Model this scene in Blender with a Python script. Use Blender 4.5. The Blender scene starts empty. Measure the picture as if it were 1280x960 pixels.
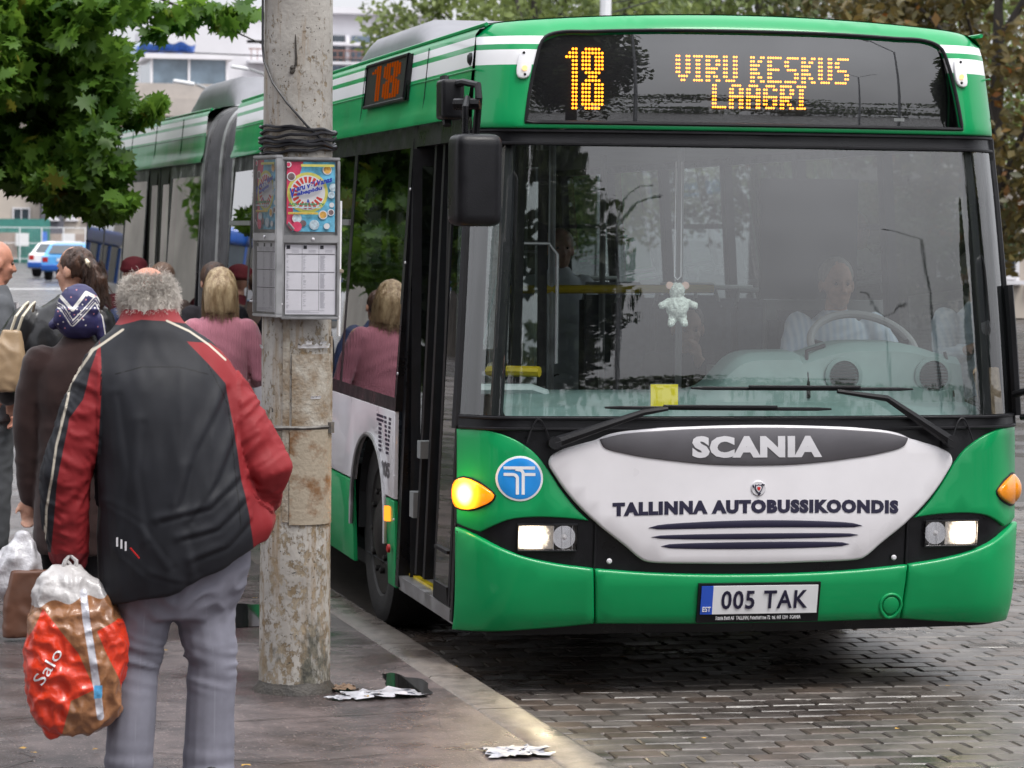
import bpy, bmesh, math, random
import numpy as np
from mathutils import Vector, Matrix, Euler, noise
from mathutils.geometry import delaunay_2d_cdt
random.seed(7)
SC = bpy.context.scene
COL = SC.collection
R = math.radians
PI = math.pi

# ------------------------------------------------------------------ camera
cam = bpy.data.cameras.new('camera')
cam_o = bpy.data.objects.new('camera', cam); COL.objects.link(cam_o)
cam.sensor_width = 36; cam.lens = 36*3924/1280.0
_yw, _pt, _rl = R(11.973), R(2.7696), R(0.541)
_f = Vector((math.sin(_yw)*math.cos(_pt), math.cos(_yw)*math.cos(_pt), -math.sin(_pt)))
_r0 = Vector((math.cos(_yw), -math.sin(_yw), 0)); _u0 = _r0.cross(_f)
_r = _r0*math.cos(_rl)+_u0*math.sin(_rl); _u = -_r0*math.sin(_rl)+_u0*math.cos(_rl)
_m = Matrix((( _r.x,_u.x,-_f.x),(_r.y,_u.y,-_f.y),(_r.z,_u.z,-_f.z))).to_4x4()
_m.translation = Vector((-3.842,-13.028,2.0))
cam_o.matrix_world = _m
cam.clip_start = 0.1; cam.clip_end = 1500
cam.dof.use_dof = True; cam.dof.focus_distance = 12.6; cam.dof.aperture_fstop = 9.0
SC.camera = cam_o

# ------------------------------------------------------------------ sky and sun (overcast, wet)
W = bpy.data.worlds.new('World'); SC.world = W; W.use_nodes = True
nt = W.node_tree; nt.nodes.clear()
n_out = nt.nodes.new('ShaderNodeOutputWorld'); n_bg = nt.nodes.new('ShaderNodeBackground')
n_sky = nt.nodes.new('ShaderNodeTexSky'); n_sky.sky_type = 'NISHITA'; n_sky.sun_disc = False
SUN_EL, SUN_AZ = R(60), R(145)          # azimuth clockwise from +Y
n_sky.sun_elevation = SUN_EL; n_sky.sun_rotation = SUN_AZ; n_sky.dust_density = 6
n_hs = nt.nodes.new('ShaderNodeHueSaturation'); n_hs.inputs['Saturation'].default_value = 0.25
n_mix = nt.nodes.new('ShaderNodeMix'); n_mix.data_type = 'RGBA'; n_mix.inputs[0].default_value = 0.8
n_tc = nt.nodes.new('ShaderNodeTexCoord'); n_sep = nt.nodes.new('ShaderNodeSeparateXYZ')
n_mr = nt.nodes.new('ShaderNodeMapRange'); n_mr.inputs[1].default_value = 0; n_mr.inputs[2].default_value = 1
n_mr.inputs[3].default_value = 0.58; n_mr.inputs[4].default_value = 1.55
n_cl = nt.nodes.new('ShaderNodeTexNoise'); n_cl.inputs['Scale'].default_value = 2.2; n_cl.inputs['Detail'].default_value = 5
n_cm = nt.nodes.new('ShaderNodeMapRange'); n_cm.inputs[1].default_value = .3; n_cm.inputs[2].default_value = .7
n_cm.inputs[3].default_value = 0.74; n_cm.inputs[4].default_value = 1.26
n_mu = nt.nodes.new('ShaderNodeMath'); n_mu.operation = 'MULTIPLY'
n_vm = nt.nodes.new('ShaderNodeVectorMath'); n_vm.operation = 'SCALE'; n_vm.inputs[0].default_value = (9.6, 9.75, 10.3)
L = nt.links.new
L(n_tc.outputs['Generated'], n_sep.inputs[0]); L(n_sep.outputs['Z'], n_mr.inputs[0])
L(n_tc.outputs['Generated'], n_cl.inputs['Vector']); L(n_cl.outputs['Fac'], n_cm.inputs[0])
L(n_mr.outputs[0], n_mu.inputs[0]); L(n_cm.outputs[0], n_mu.inputs[1]); L(n_mu.outputs[0], n_vm.inputs['Scale'])
L(n_sky.outputs[0], n_hs.inputs['Color']); L(n_hs.outputs[0], n_mix.inputs[6]); L(n_vm.outputs[0], n_mix.inputs[7])
L(n_mix.outputs[2], n_bg.inputs[0]); L(n_bg.outputs[0], n_out.inputs[0])
n_bg.inputs[1].default_value = 0.12
sl = bpy.data.lights.new('sun', 'SUN'); sl.energy = 1.5; sl.angle = R(20); sl.color = (1, .96, .9)
so = bpy.data.objects.new('sun', sl); COL.objects.link(so)
so.rotation_euler = Vector((math.sin(SUN_AZ)*math.cos(SUN_EL), math.cos(SUN_AZ)*math.cos(SUN_EL), math.sin(SUN_EL))).to_track_quat('Z', 'Y').to_euler()
SC.view_settings.view_transform = 'Standard'; SC.view_settings.look = 'None'
SC.view_settings.gamma = 1; SC.view_settings.use_curve_mapping = False
SC.view_settings.exposure = 0.56
SC.render.engine = 'CYCLES'
SC.cycles.max_bounces = 8; SC.cycles.transparent_max_bounces = 24; SC.cycles.caustics_reflective = False
SC.cycles.caustics_refractive = False; SC.cycles.sample_clamp_indirect = 6

# ------------------------------------------------------------------ helpers
def link(o, parent=None):
    COL.objects.link(o)
    if parent is not None: o.parent = parent
    return o
def tag(o, label=None, cat=None, group=None, kind=None):
    if label: o['label'] = label
    if cat: o['category'] = cat
    if group: o['group'] = group
    if kind: o['kind'] = kind
    return o
def empty(name, loc=(0,0,0), rz=0.0, label=None, cat=None, group=None):
    o = bpy.data.objects.new(name, None); o.empty_display_size = .2
    o.location = loc; o.rotation_euler = (0,0,rz); COL.objects.link(o)
    return tag(o, label, cat, group)
class MB:
    """collects faces, builds ONE mesh"""
    def __init__(s): s.v=[]; s.f=[]; s.m=[]; s.s=[]
    def add(s, vs, fs, mi=0, smooth=False):
        b=len(s.v); s.v += [tuple(v) for v in vs]
        for f in fs: s.f.append(tuple(b+i for i in f)); s.m.append(mi); s.s.append(smooth)
    def box(s, c, d, rz=0, mi=0, M=None, bev=0.0):
        hx,hy,hz=d[0]/2,d[1]/2,d[2]/2
        if bev<=0:
            vs=[Vector((x*hx,y*hy,z*hz)) for x in(-1,1) for y in(-1,1) for z in(-1,1)]
            fs=[(0,1,3,2),(4,6,7,5),(0,4,5,1),(2,3,7,6),(0,2,6,4),(1,5,7,3)]
        else:
            bm=bmesh.new(); bmesh.ops.create_cube(bm,size=1)
            for v in bm.verts: v.co=Vector((v.co.x*2*hx,v.co.y*2*hy,v.co.z*2*hz))
            bmesh.ops.bevel(bm,geom=bm.edges[:],offset=min(bev,hx*.9,hy*.9,hz*.9),segments=2,affect='EDGES')
            bm.verts.index_update()
            vs=[v.co.copy() for v in bm.verts]; fs=[tuple(v.index for v in f.verts) for f in bm.faces]; bm.free()
        T=Matrix.Rotation(rz,4,'Z') if M is None else M
        s.add([T@v+Vector(c) for v in vs],fs,mi,bev>0)
    def tube(s, pts, r, n=8, mi=0, cap=True, closed=False):
        pts=[Vector(p) for p in pts]; m=len(pts)
        rs=r if isinstance(r,(list,tuple)) else [r]*m
        rings=[]; up=None
        for i,p in enumerate(pts):
            a=pts[i-1] if (i>0 or closed) else p; b=pts[(i+1)%m] if (i<m-1 or closed) else p
            t=(b-a).normalized() if (b-a).length>1e-9 else Vector((0,0,1))
            if up is None:
                up=Vector((0,0,1)) if abs(t.z)<.9 else Vector((1,0,0))
            up=(up-t*up.dot(t)).normalized(); w=t.cross(up)
            rings.append([p+(up*math.cos(2*PI*k/n)+w*math.sin(2*PI*k/n))*rs[i] for k in range(n)])
        vs=[v for g in rings for v in g]; fs=[]
        for i in range(m if closed else m-1):
            j=(i+1)%m
            for k in range(n): fs.append((i*n+k,i*n+(k+1)%n,j*n+(k+1)%n,j*n+k))
        if cap and not closed: fs.append(tuple(range(n))[::-1]); fs.append(tuple((m-1)*n+k for k in range(n)))
        s.add(vs,fs,mi,True)
    def lathe(s, prof, c=(0,0,0), n=24, axis='Z', mi=0, cap=True):
        """prof: [(r,h)]"""
        vs=[];fs=[];c=Vector(c)
        for r,h in prof:
            for k in range(n):
                a=2*PI*k/n; u,w=r*math.cos(a),r*math.sin(a)
                vs.append(c+(Vector((u,w,h)) if axis=='Z' else Vector((h,u,w)) if axis=='X' else Vector((w,h,u))))
        for i in range(len(prof)-1):
            for k in range(n): fs.append((i*n+k,i*n+(k+1)%n,(i+1)*n+(k+1)%n,(i+1)*n+k))
        if cap: fs.append(tuple(range(n))[::-1]); fs.append(tuple((len(prof)-1)*n+k for k in range(n)))
        s.add(vs,fs,mi,True)
    def grid(s, fn, nu, nv, mi=0, smooth=True):
        vs=[fn(i/(nu),j/(nv)) for j in range(nv+1) for i in range(nu+1)]
        fs=[(j*(nu+1)+i,j*(nu+1)+i+1,(j+1)*(nu+1)+i+1,(j+1)*(nu+1)+i) for j in range(nv) for i in range(nu)]
        s.add(vs,fs,mi,smooth)
    def mesh(s, name, mats, tf=None):
        me=bpy.data.meshes.new(name)
        vs=s.v if tf is None else [tuple(tf(Vector(v))) for v in s.v]
        me.from_pydata(vs,[],s.f)
        for m in (mats if isinstance(mats,(list,tuple)) else [mats]): me.materials.append(m)
        me.polygons.foreach_set('material_index',s.m); me.polygons.foreach_set('use_smooth',s.s)
        me.update(); return me
    def build(s, name, mats, parent=None, sharp=35, tf=None):
        me=s.mesh(name,mats,tf)
        if sharp and any(s.s):
            try: me.set_sharp_from_angle(angle=R(sharp))
            except Exception: pass
        o=bpy.data.objects.new(name,me); return link(o,parent)
def copy_tree(o, parent=None):
    c=o.copy(); COL.objects.link(c)
    if parent is not None: c.parent=parent
    for ch in list(o.children): copy_tree(ch,c)
    return c

# ------------------------------------------------------------------ materials
def mat(name, base=(.5,.5,.5), rough=.5, metal=0, coat=0, var=.0, vscale=4, bump=0, bscale=30, spec=.5, base2=None, emit=None, estr=0, coatr=.03, alpha=1, stretch=(1,1,1), detail=4, rvar=0, trans=0, fac=(.35,.65)):
    m=bpy.data.materials.new(name); m.use_nodes=True; t=m.node_tree; b=t.nodes['Principled BSDF']
    b.inputs['Base Color'].default_value=(*base,1); b.inputs['Roughness'].default_value=rough; b.inputs['Metallic'].default_value=metal
    b.inputs['Coat Weight'].default_value=coat; b.inputs['Coat Roughness'].default_value=coatr; b.inputs['Specular IOR Level'].default_value=spec
    if trans: b.inputs['Transmission Weight'].default_value=trans
    if alpha<1: b.inputs['Alpha'].default_value=alpha
    if emit: b.inputs['Emission Color'].default_value=(*emit,1); b.inputs['Emission Strength'].default_value=estr
    if var or base2 or bump or rvar:
        tc=t.nodes.new('ShaderNodeTexCoord'); mp=t.nodes.new('ShaderNodeMapping'); mp.inputs['Scale'].default_value=stretch
        t.links.new(tc.outputs['Object'],mp.inputs[0])
    if var or base2 or rvar:
        nz=t.nodes.new('ShaderNodeTexNoise'); nz.inputs['Scale'].default_value=vscale; nz.inputs['Detail'].default_value=detail; nz.inputs['Roughness'].default_value=.6
        t.links.new(mp.outputs[0],nz.inputs['Vector'])
        mr=t.nodes.new('ShaderNodeMapRange'); mr.inputs[1].default_value=fac[0]; mr.inputs[2].default_value=fac[1]; t.links.new(nz.outputs['Fac'],mr.inputs[0])
        if var or base2:
            mx=t.nodes.new('ShaderNodeMix'); mx.data_type='RGBA'; t.links.new(mr.outputs[0],mx.inputs[0])
            c1=base if base2 is not None else tuple(x*(1-var) for x in base); c2=base2 if base2 is not None else tuple(min(1,x*(1+var)) for x in base)
            mx.inputs[6].default_value=(*c1,1); mx.inputs[7].default_value=(*c2,1)
            t.links.new(mx.outputs[2],b.inputs['Base Color'])
        if rvar:
            m2=t.nodes.new('ShaderNodeMapRange'); m2.inputs[3].default_value=max(0,rough-rvar); m2.inputs[4].default_value=min(1,rough+rvar)
            t.links.new(mr.outputs[0],m2.inputs[0]); t.links.new(m2.outputs[0],b.inputs['Roughness'])
    if bump:
        n2=t.nodes.new('ShaderNodeTexNoise'); n2.inputs['Scale'].default_value=bscale; n2.inputs['Detail'].default_value=4; t.links.new(mp.outputs[0],n2.inputs['Vector'])
        bp=t.nodes.new('ShaderNodeBump'); bp.inputs['Strength'].default_value=bump; bp.inputs['Distance'].default_value=.01
        t.links.new(n2.outputs['Fac'],bp.inputs['Height']); t.links.new(bp.outputs[0],b.inputs['Normal'])
    return m
def glass(name, tint=(.8,.85,.85), refl=.06, rough=.0, streak=0.0, grow=.9):
    """thin sheet: transparent + mirror by angle"""
    m=bpy.data.materials.new(name); m.use_nodes=True; t=m.node_tree; t.nodes.clear(); n=t.nodes.new; l=t.links.new
    o=n('ShaderNodeOutputMaterial'); mx=n('ShaderNodeMixShader'); tr=n('ShaderNodeBsdfTransparent'); gl=n('ShaderNodeBsdfGlossy')
    tr.inputs[0].default_value=(*tint,1); gl.inputs['Roughness'].default_value=rough; gl.inputs[0].default_value=(1,1,1,1)
    lw0=n('ShaderNodeLayerWeight'); lw0.inputs[0].default_value=.5; lw=n('ShaderNodeMath'); lw.operation='POWER'; lw.inputs[1].default_value=4.0; l(lw0.outputs['Facing'],lw.inputs[0])
    mr=n('ShaderNodeMapRange'); mr.inputs[1].default_value=0; mr.inputs[2].default_value=1; mr.inputs[3].default_value=refl; mr.inputs[4].default_value=grow
    l(lw.outputs[0],mr.inputs[0]); l(mr.outputs[0],mx.inputs[0]); l(tr.outputs[0],mx.inputs[1]); l(gl.outputs[0],mx.inputs[2])
    last=mx.outputs[0]
    if streak:
        tc=n('ShaderNodeTexCoord'); mp=n('ShaderNodeMapping'); mp.inputs['Scale'].default_value=(14,1,1.2); l(tc.outputs['Object'],mp.inputs[0])
        nz=n('ShaderNodeTexNoise'); nz.inputs['Scale'].default_value=2.0; nz.inputs['Detail'].default_value=6; l(mp.outputs[0],nz.inputs['Vector'])
        bp=n('ShaderNodeBump'); bp.inputs['Strength'].default_value=.006; bp.inputs['Distance'].default_value=.01; l(nz.outputs['Fac'],bp.inputs['Height']); l(bp.outputs[0],gl.inputs['Normal'])
        df=n('ShaderNodeBsdfDiffuse'); df.inputs[0].default_value=(.55,.56,.58,1); m2=n('ShaderNodeMixShader')
        mr2=n('ShaderNodeMapRange'); mr2.inputs[1].default_value=.45; mr2.inputs[2].default_value=.75; mr2.inputs[3].default_value=streak*.5; mr2.inputs[4].default_value=streak*2.2; l(nz.outputs['Fac'],mr2.inputs[0])
        l(mr2.outputs[0],m2.inputs[0]); l(mx.outputs[0],m2.inputs[1]); l(df.outputs[0],m2.inputs[2]); last=m2.outputs[0]
    l(last,o.inputs[0]); return m
def flat(name, c, rough=.5, spec=.4): return mat(name,c,rough,spec=spec)
def emis(name,c,s):
    m=bpy.data.materials.new(name); m.use_nodes=True; t=m.node_tree; t.nodes.clear()
    o=t.nodes.new('ShaderNodeOutputMaterial'); e=t.nodes.new('ShaderNodeEmission'); e.inputs[0].default_value=(*c,1); e.inputs[1].default_value=s
    t.links.new(e.outputs[0],o.inputs[0]); return m
M={}
M['green']=mat('green_paint',(.001,.29,.088),.4,spec=.3,coat=.3,var=.08,vscale=1.5,bump=.015,bscale=6,rvar=.08)
M['white']=mat('white_paint',(.74,.72,.75),.35,coat=.5,var=.04,vscale=2.5,bump=.01,bscale=6,rvar=.1)
M['black']=mat('black_plastic',(.007,.007,.009),.38,spec=.3,var=.3,vscale=6,bump=.1,bscale=180,rvar=.12)
M['rubber']=mat('black_rubber',(.008,.008,.010),.5,spec=.3,var=.3,vscale=9,bump=.1,bscale=90)
M['dark']=mat('dark_interior',(.02,.022,.024),.6,var=.25,vscale=3)
M['greyplate']=mat('grey_plate',(.10,.095,.105),.38,metal=.3,bump=.1,bscale=300,var=.1)
M['silver']=mat('silver_letter',(.62,.61,.64),.4,var=.05)
M['navy']=mat('navy_print',(.012,.010,.035),.4,var=.1)
M['ledback']=mat('display_back',(.004,.004,.005),.5,var=.2)
M['led']=emis('amber_led',(1,.27,.015),5.0)
M['ledfaint']=emis('amber_led_side',(1,.17,.008),.16)
M['ws']=glass('windscreen_glass',(.90,.95,.94),.115,streak=.006,grow=1.0)
M['dispglass']=glass('display_glass',(.8,.8,.82),.15,grow=.9)
M['sideglass']=glass('tinted_side_glass',(.30,.34,.34),.22,grow=1.0)
M['doorglass']=glass('door_glass',(.5,.56,.56),.24,grow=1.0)
M['lens']=glass('clear_lens',(.95,.95,.95),.06)
M['chrome']=mat('chrome_reflector',(.75,.75,.78),.12,metal=1,var=.1,vscale=20)
M['alu']=mat('aluminium',(.42,.42,.43),.4,metal=.8,var=.15,vscale=8,rvar=.1)
M['yellow']=mat('yellow_enamel',(.75,.55,.01),.35,coat=.3,var=.1)
M['bellows']=mat('bellows_fabric',(.085,.085,.09),.6,var=.25,vscale=5,bump=.2,bscale=60)
M['tyre']=mat('tyre_rubber',(.014,.013,.013),.7,var=.35,vscale=14,bump=.3,bscale=80)
M['rim']=mat('dirty_steel_rim',(.022,.020,.019),.5,metal=.5,var=.4,vscale=12,bump=.2)
M['dash']=mat('greygreen_dashboard',(.14,.215,.205),.5,var=.1,vscale=5,bump=.1,bscale=200)
M['seat']=mat('blue_grey_seat_cloth',(.03,.035,.05),.8,var=.3,vscale=30)
M['greyin']=mat('interior_grey',(.22,.23,.23),.6,var=.12)
M['blueprint']=mat('bright_blue_print',(.01,.27,.75),.35,coat=.4,var=.04)
M['whiteprint']=mat('white_print',(.82,.82,.84),.35,coat=.3,var=.03)
M['eublue']=mat('plate_blue',(.02,.09,.55),.35,coat=.3,var=.05)
M['redprint']=mat('red_print',(.5,.02,.02),.35,var=.1)
M['amberlit']=None
# ------------------------------------------------------------------ curved panels
def smooth(pts, step=.03):
    n=len(pts); P=[Vector((p[0],p[1])) for p in pts]; cor=[len(p)>2 for p in pts]; out=[]
    for i in range(n):
        j=(i+1)%n; a,b=P[i],P[j]
        p0=P[i-1] if not cor[i] else a-(b-a)*.5; p3=P[(j+1)%n] if not cor[j] else b+(b-a)*.5
        k=max(1,int((b-a).length/step)) if (cor[i] and cor[j]) else max(2,int((b-a).length/(step*.6)))
        for q in range(k):
            t=q/k
            if cor[i] and cor[j]: out.append(a.lerp(b,t)); continue
            # centripetal-ish tangents
            l1=(b-a).length; l0=max(1e-5,(a-p0).length); l2=max(1e-5,(p3-b).length)
            m1=((a-p0)/l0*l1+(b-a))*.5*min(1,2*l0/l1+.3); m2=((b-a)+(p3-b)/l2*l1)*.5*min(1,2*l2/l1+.3)
            if cor[i]: m1=b-a
            if cor[j]: m2=b-a
            t2,t3=t*t,t*t*t
            out.append(a*(2*t3-3*t2+1)+m1*(t3-2*t2+t)+b*(-2*t3+3*t2)+m2*(t3-t2))
    return out
def area(P): return sum(P[i].x*P[(i+1)%len(P)].y-P[(i+1)%len(P)].x*P[i].y for i in range(len(P)))/2
def inset(P, d):
    n=len(P); s=1 if area(P)>0 else -1; out=[]
    for i in range(n):
        e1=(P[i]-P[i-1]); e2=(P[(i+1)%n]-P[i])
        if e1.length<1e-7: e1=e2
        if e2.length<1e-7: e2=e1
        n1=Vector((-e1.y,e1.x)).normalized()*s; n2=Vector((-e2.y,e2.x)).normalized()*s
        b=n1+n2
        if b.length<.2: b=n1
        b.normalize(); c=max(.45,b.dot(n1)); out.append(P[i]+b*(d/c))
    return out
def inside(p, P):
    c=False; n=len(P); j=n-1
    for i in range(n):
        if (P[i].y>p[1])!=(P[j].y>p[1]) and p[0]<(P[j].x-P[i].x)*(p[1]-P[i].y)/(P[j].y-P[i].y)+P[i].x: c=not c
        j=i
    return c
def fill(outer, holes=(), step=.05):
    """2D fill with interior points -> verts, tris ; keeps loops first"""
    loops=[outer]+list(holes); vs=[];ed=[]
    for Lp in loops:
        b=len(vs); vs+= [Vector((p.x,p.y)) for p in Lp]; ed+=[(b+i,b+(i+1)%len(Lp)) for i in range(len(Lp))]
    x0=min(p.x for p in outer);x1=max(p.x for p in outer);y0=min(p.y for p in outer);y1=max(p.y for p in outer)
    allp=[p for Lp in loops for p in Lp]
    arr=np.array([(p.x,p.y) for p in allp])
    x=x0+step*.5
    while x<x1:
        y=y0+step*.5
        while y<y1:
            if inside((x,y),outer) and not any(inside((x,y),h) for h in holes) and ((arr[:,0]-x)**2+(arr[:,1]-y)**2).min()>(step*.4)**2: vs.append(Vector((x,y)))
            y+=step
        x+=step
    v,e,f,ov,oe,of=delaunay_2d_cdt(vs,ed,[],0,1e-6)
    keep=[]
    for t in f:
        c=((v[t[0]].x+v[t[1]].x+v[t[2]].x)/3,(v[t[0]].y+v[t[1]].y+v[t[2]].y)/3)
        if inside(c,outer) and not any(inside(c,h) for h in holes): keep.append(tuple(t))
    return v,keep
def panel(name, pts, mats, parent, surf, off=.01, thick=.02, bev=.006, step=.06, holes=(), raw=False, es=.03):
    """solid curved panel that follows surf(u,w,off); rounded edge, real thickness"""
    O=smooth(pts,es) if not raw else [Vector(p[:2]) for p in pts]
    H=[(smooth(h,es) if not raw else [Vector(p[:2]) for p in h]) for h in holes]
    I=inset(O,bev); HI=[inset(h,-bev) for h in H]
    v,f=fill(I,HI,step); mb=MB()
    mb.add([surf(p.x,p.y,off) for p in v],f,0,True)
    for A,B in [(O,I)]+list(zip(H,HI)):
        n=len(A)
        mid=[surf((A[i].x*.7+B[i].x*.3),(A[i].y*.7+B[i].y*.3),off-bev*.3) for i in range(n)]
        out=[surf(A[i].x,A[i].y,off-bev) for i in range(n)]; bk=[surf(A[i].x,A[i].y,off-thick) for i in range(n)]
        inn=[surf(B[i].x,B[i].y,off) for i in range(n)]
        vs=inn+mid+out+bk; fs=[]
        for k in range(3):
            for i in range(n): fs.append((k*n+i,k*n+(i+1)%n,(k+1)*n+(i+1)%n,(k+1)*n+i))
        mb.add(vs,fs,0,True)
    me=mb.mesh(name,mats); bm=bmesh.new(); bm.from_mesh(me); bmesh.ops.remove_doubles(bm,verts=bm.verts,dist=1e-5)
    bmesh.ops.recalc_face_normals(bm,faces=bm.faces)
    # make sure the outside faces outwards
    big=max(bm.faces,key=lambda q:q.calc_area()) if bm.faces else None
    if big is not None:
        c=big.calc_center_median(); a=surf(O[0].x,O[0].y,0.1)-surf(O[0].x,O[0].y,0)
        if big.normal.dot(a)<0: bmesh.ops.reverse_faces(bm,faces=bm.faces)
    bm.to_mesh(me); bm.free(); me.set_sharp_from_angle(angle=R(50))
    return link(bpy.data.objects.new(name,me),parent)
def mir(pts): return [(-p[0],)+tuple(p[1:]) for p in pts][::-1]

# ------------------------------------------------------------------ bus shape
ZS=[.22,.27,.35,.5,.75,1.1,1.2,1.4,1.6,1.8,2.0,2.2,2.42,2.47,2.75,2.85,2.90,2.93,2.945,2.96]
YS=[.13,.09,.05,.02,0,.01,.02,.0286,.0424,.0614,.0856,.115,.155,.15,.19,.21,.245,.29,.34,.40]
HZ=[.2,.27,.4,1.15,2.42,2.5,2.86,2.92]; HX=[1.24,1.257,1.275,1.27,1.192,1.182,1.15,1.12]
def hw(z): return float(np.interp(z,HZ,HX))
def arch(x,z): return .055*(x/1.15)**2*min(1,max(0,(z-2.55)/.3))
def yf(x,z):
    t=min(1.0,abs(x)/hw(z))
    return float(np.interp(z+arch(x,z),ZS,YS))+.09*t*t+.15*max(0,(t-.80)/.20)**2.6
def F(x,z,off=0.0):
    h=.004; yx=(yf(x+h,z)-yf(x-h,z))/(2*h); yz=(yf(x,z+h)-yf(x,z-h))/(2*h)
    n=Vector((yx,-1,yz)).normalized()
    return Vector((x,yf(x,z),z))+n*off
JX,JY=0.0,9.7; BEND=R(2.6)
def ident(v): return v
def rear(v):
    # trailer part turns a little to the left about the joint
    c,s=math.cos(BEND),math.sin(BEND); x,y=v[0]-JX,v[1]-JY
    return Vector((JX+x*c-y*s, JY+x*s+y*c, v[2]))
def side_surf(side, tf=ident):
    def S(y,z,off=0.0): return tf(Vector((side*(hw(z)+off),y,z)))
    return S
def text_obj(body, mats, parent, bbox, surf, name='lettering', off=.014, bold=.0, shear=0.0, space=1.0, wave=None, spacing_word=1.0, thick=.002, res=3):
    cu=bpy.data.curves.new('t','FONT'); cu.body=body; cu.size=1; cu.offset=bold; cu.shear=shear; cu.space_character=space; cu.space_word=spacing_word; cu.resolution_u=res
    cu.fill_mode='FRONT'
    o=bpy.data.objects.new('t',cu); COL.objects.link(o); dg=bpy.context.evaluated_depsgraph_get()
    me=bpy.data.meshes.new_from_object(o.evaluated_get(dg)); bpy.data.objects.remove(o); 
    bm=bmesh.new(); bm.from_mesh(me); bmesh.ops.triangulate(bm,faces=bm.faces)
    for f_ in bm.faces: f_.smooth=False
    for _ in range(1):
        long=[e for e in bm.edges if e.calc_length()>.5]
        if long: bmesh.ops.subdivide_edges(bm,edges=long,cuts=1); bmesh.ops.triangulate(bm,faces=bm.faces)
    xs=[v.co.x for v in bm.verts]; ys=[v.co.y for v in bm.verts]; a0,a1,b0,b1=min(xs),max(xs),min(ys),max(ys)
    (x0,z0),(x1,z1)=bbox
    ext=bmesh.ops.extrude_face_region(bm,geom=bm.faces[:]); lift={v for v in ext['geom'] if isinstance(v,bmesh.types.BMVert)}
    for v in bm.verts:
        u=(v.co.x-a0)/(a1-a0); w=(v.co.y-b0)/(b1-b0); x=x0+(x1-x0)*u; z=z0+(z1-z0)*w+(wave(u) if wave else 0)
        v.co=surf(x,z,off+(thick if v in lift else 0))
    bmesh.ops.recalc_face_normals(bm,faces=bm.faces); bm.to_mesh(me); bm.free(); me.materials.clear(); me.materials.append(mats)
    me.name=name; return link(bpy.data.objects.new(name,me),parent)

bus=empty('articulated_bus',(0,0,0),0,'green and white articulated city bus standing at the kerb','bus')

# ---- black front shell under the coloured panels
mb=MB()
mb.grid(lambda u,v:F((u*2-1)*hw(.27+v*.93)*.995,.27+v*.93,.0),60,24)
mb.grid(lambda u,v:F((u*2-1)*hw(2.395)*.998,2.375+v*.07,.006),60,3)          # header strip over the windscreen
mb.grid(lambda u,v:F((u*2-1)*hw(1.19),1.165+v*.05,.012),60,4)           # rubber under the windscreen
mb.box((0,.62,.29),(2.3,.9,.02))
mb.build('front_shell',M['black'],bus)
# windscreen seal lines
mb=MB()
for zz,oo in ((1.158,.018),(1.205,.018),(2.38,.012),(2.438,.014)):
    mb.tube([F((i/40*2-1)*hw(zz)*.985,zz,oo) for i in range(41)],.007,6)
for sd in (-1,1):
    mb.tube([F(sd*hw(z)*.998,z,.004) for z in np.linspace(1.16,2.44,20)],.016,6)
mb.build('windscreen_seal',M['rubber'],bus)
# windscreen
mb=MB(); mb.grid(lambda u,v:F((u*2-1)*hw(1.2+v*1.18)*.992,1.2+v*1.18,.004),64,28)
mb.build('windscreen',M['ws'],bus)
# A pillars behind the glass
for sd in (-1,1):
    mb=MB()
    mb.tube([F(sd*(hw(z)-.155),z,0)+Vector((0,.07,0)) for z in np.linspace(1.15,2.42,14)],.030,6)
    mb.tube([F(sd*(hw(z)-.012),z,0)+Vector((0,.035,0)) for z in np.linspace(1.15,2.42,14)],.030,6)
    mb.build('pillar',M['black'],bus)

greenL=[(-1.262,1.15,1),(-1.21,1.154),(-1.15,1.149),(-1.09,1.132),(-1.025,1.10),(-.965,1.056),(-.907,.983),(-.855,.904),(-.786,.818),(-.732,.767,1),(-.803,.776),(-.889,.782),(-.992,.782),(-1.077,.77),(-1.134,.744),(-1.18,.716,1),(-1.221,.728),(-1.262,.745,1)]
g1=panel('corner_panel',greenL,M['green'],bus,F,.016,.03)
g2=panel('corner_panel',mir(greenL),M['green'],bus,F,.016,.03)
bumL=[(-1.262,.728,1),(-1.238,.722),(-1.185,.696),(-1.11,.655),(-1.015,.618),(-.884,.587),(-.708,.562,1),(-.692,.327,1),(-.83,.313),(-1.03,.297),(-1.15,.288),(-1.255,.28,1)]
panel('bumper_corner',bumL,M['green'],bus,F,.03,.045,.012)
panel('bumper_corner',mir(bumL),M['green'],bus,F,.03,.045,.012)
bm_=[(-.703,.561,1),(-.501,.545),(-.254,.534),(0,.531),(.254,.534),(.501,.545),(.703,.561,1),(.688,.327,1),(.3,.322),(0,.322),(-.3,.322),(-.688,.327,1)]
bmid=panel('bumper_centre',bm_,M['green'],bus,F,.03,.045,.012)
# tow eye cover
cx,cz=.633,.388
tc=[(cx+.056*math.cos(a),cz+.056*math.sin(a)) for a in np.linspace(0,2*PI,24,endpoint=False)]
c1=[(cx+.042*math.cos(a),cz+.042*math.sin(a)) for a in np.linspace(0,2*PI,24,endpoint=False)]
panel('tow_eye_ring',tc,M['green'],bmid,F,.038,.01,.006,holes=[c1],raw=True)
panel('tow_eye_cover',[(cx+.038*math.cos(a),cz+.038*math.sin(a)) for a in np.linspace(0,2*PI,24,endpoint=False)],M['green'],bmid,F,.037,.008,.005,raw=True)
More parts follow.
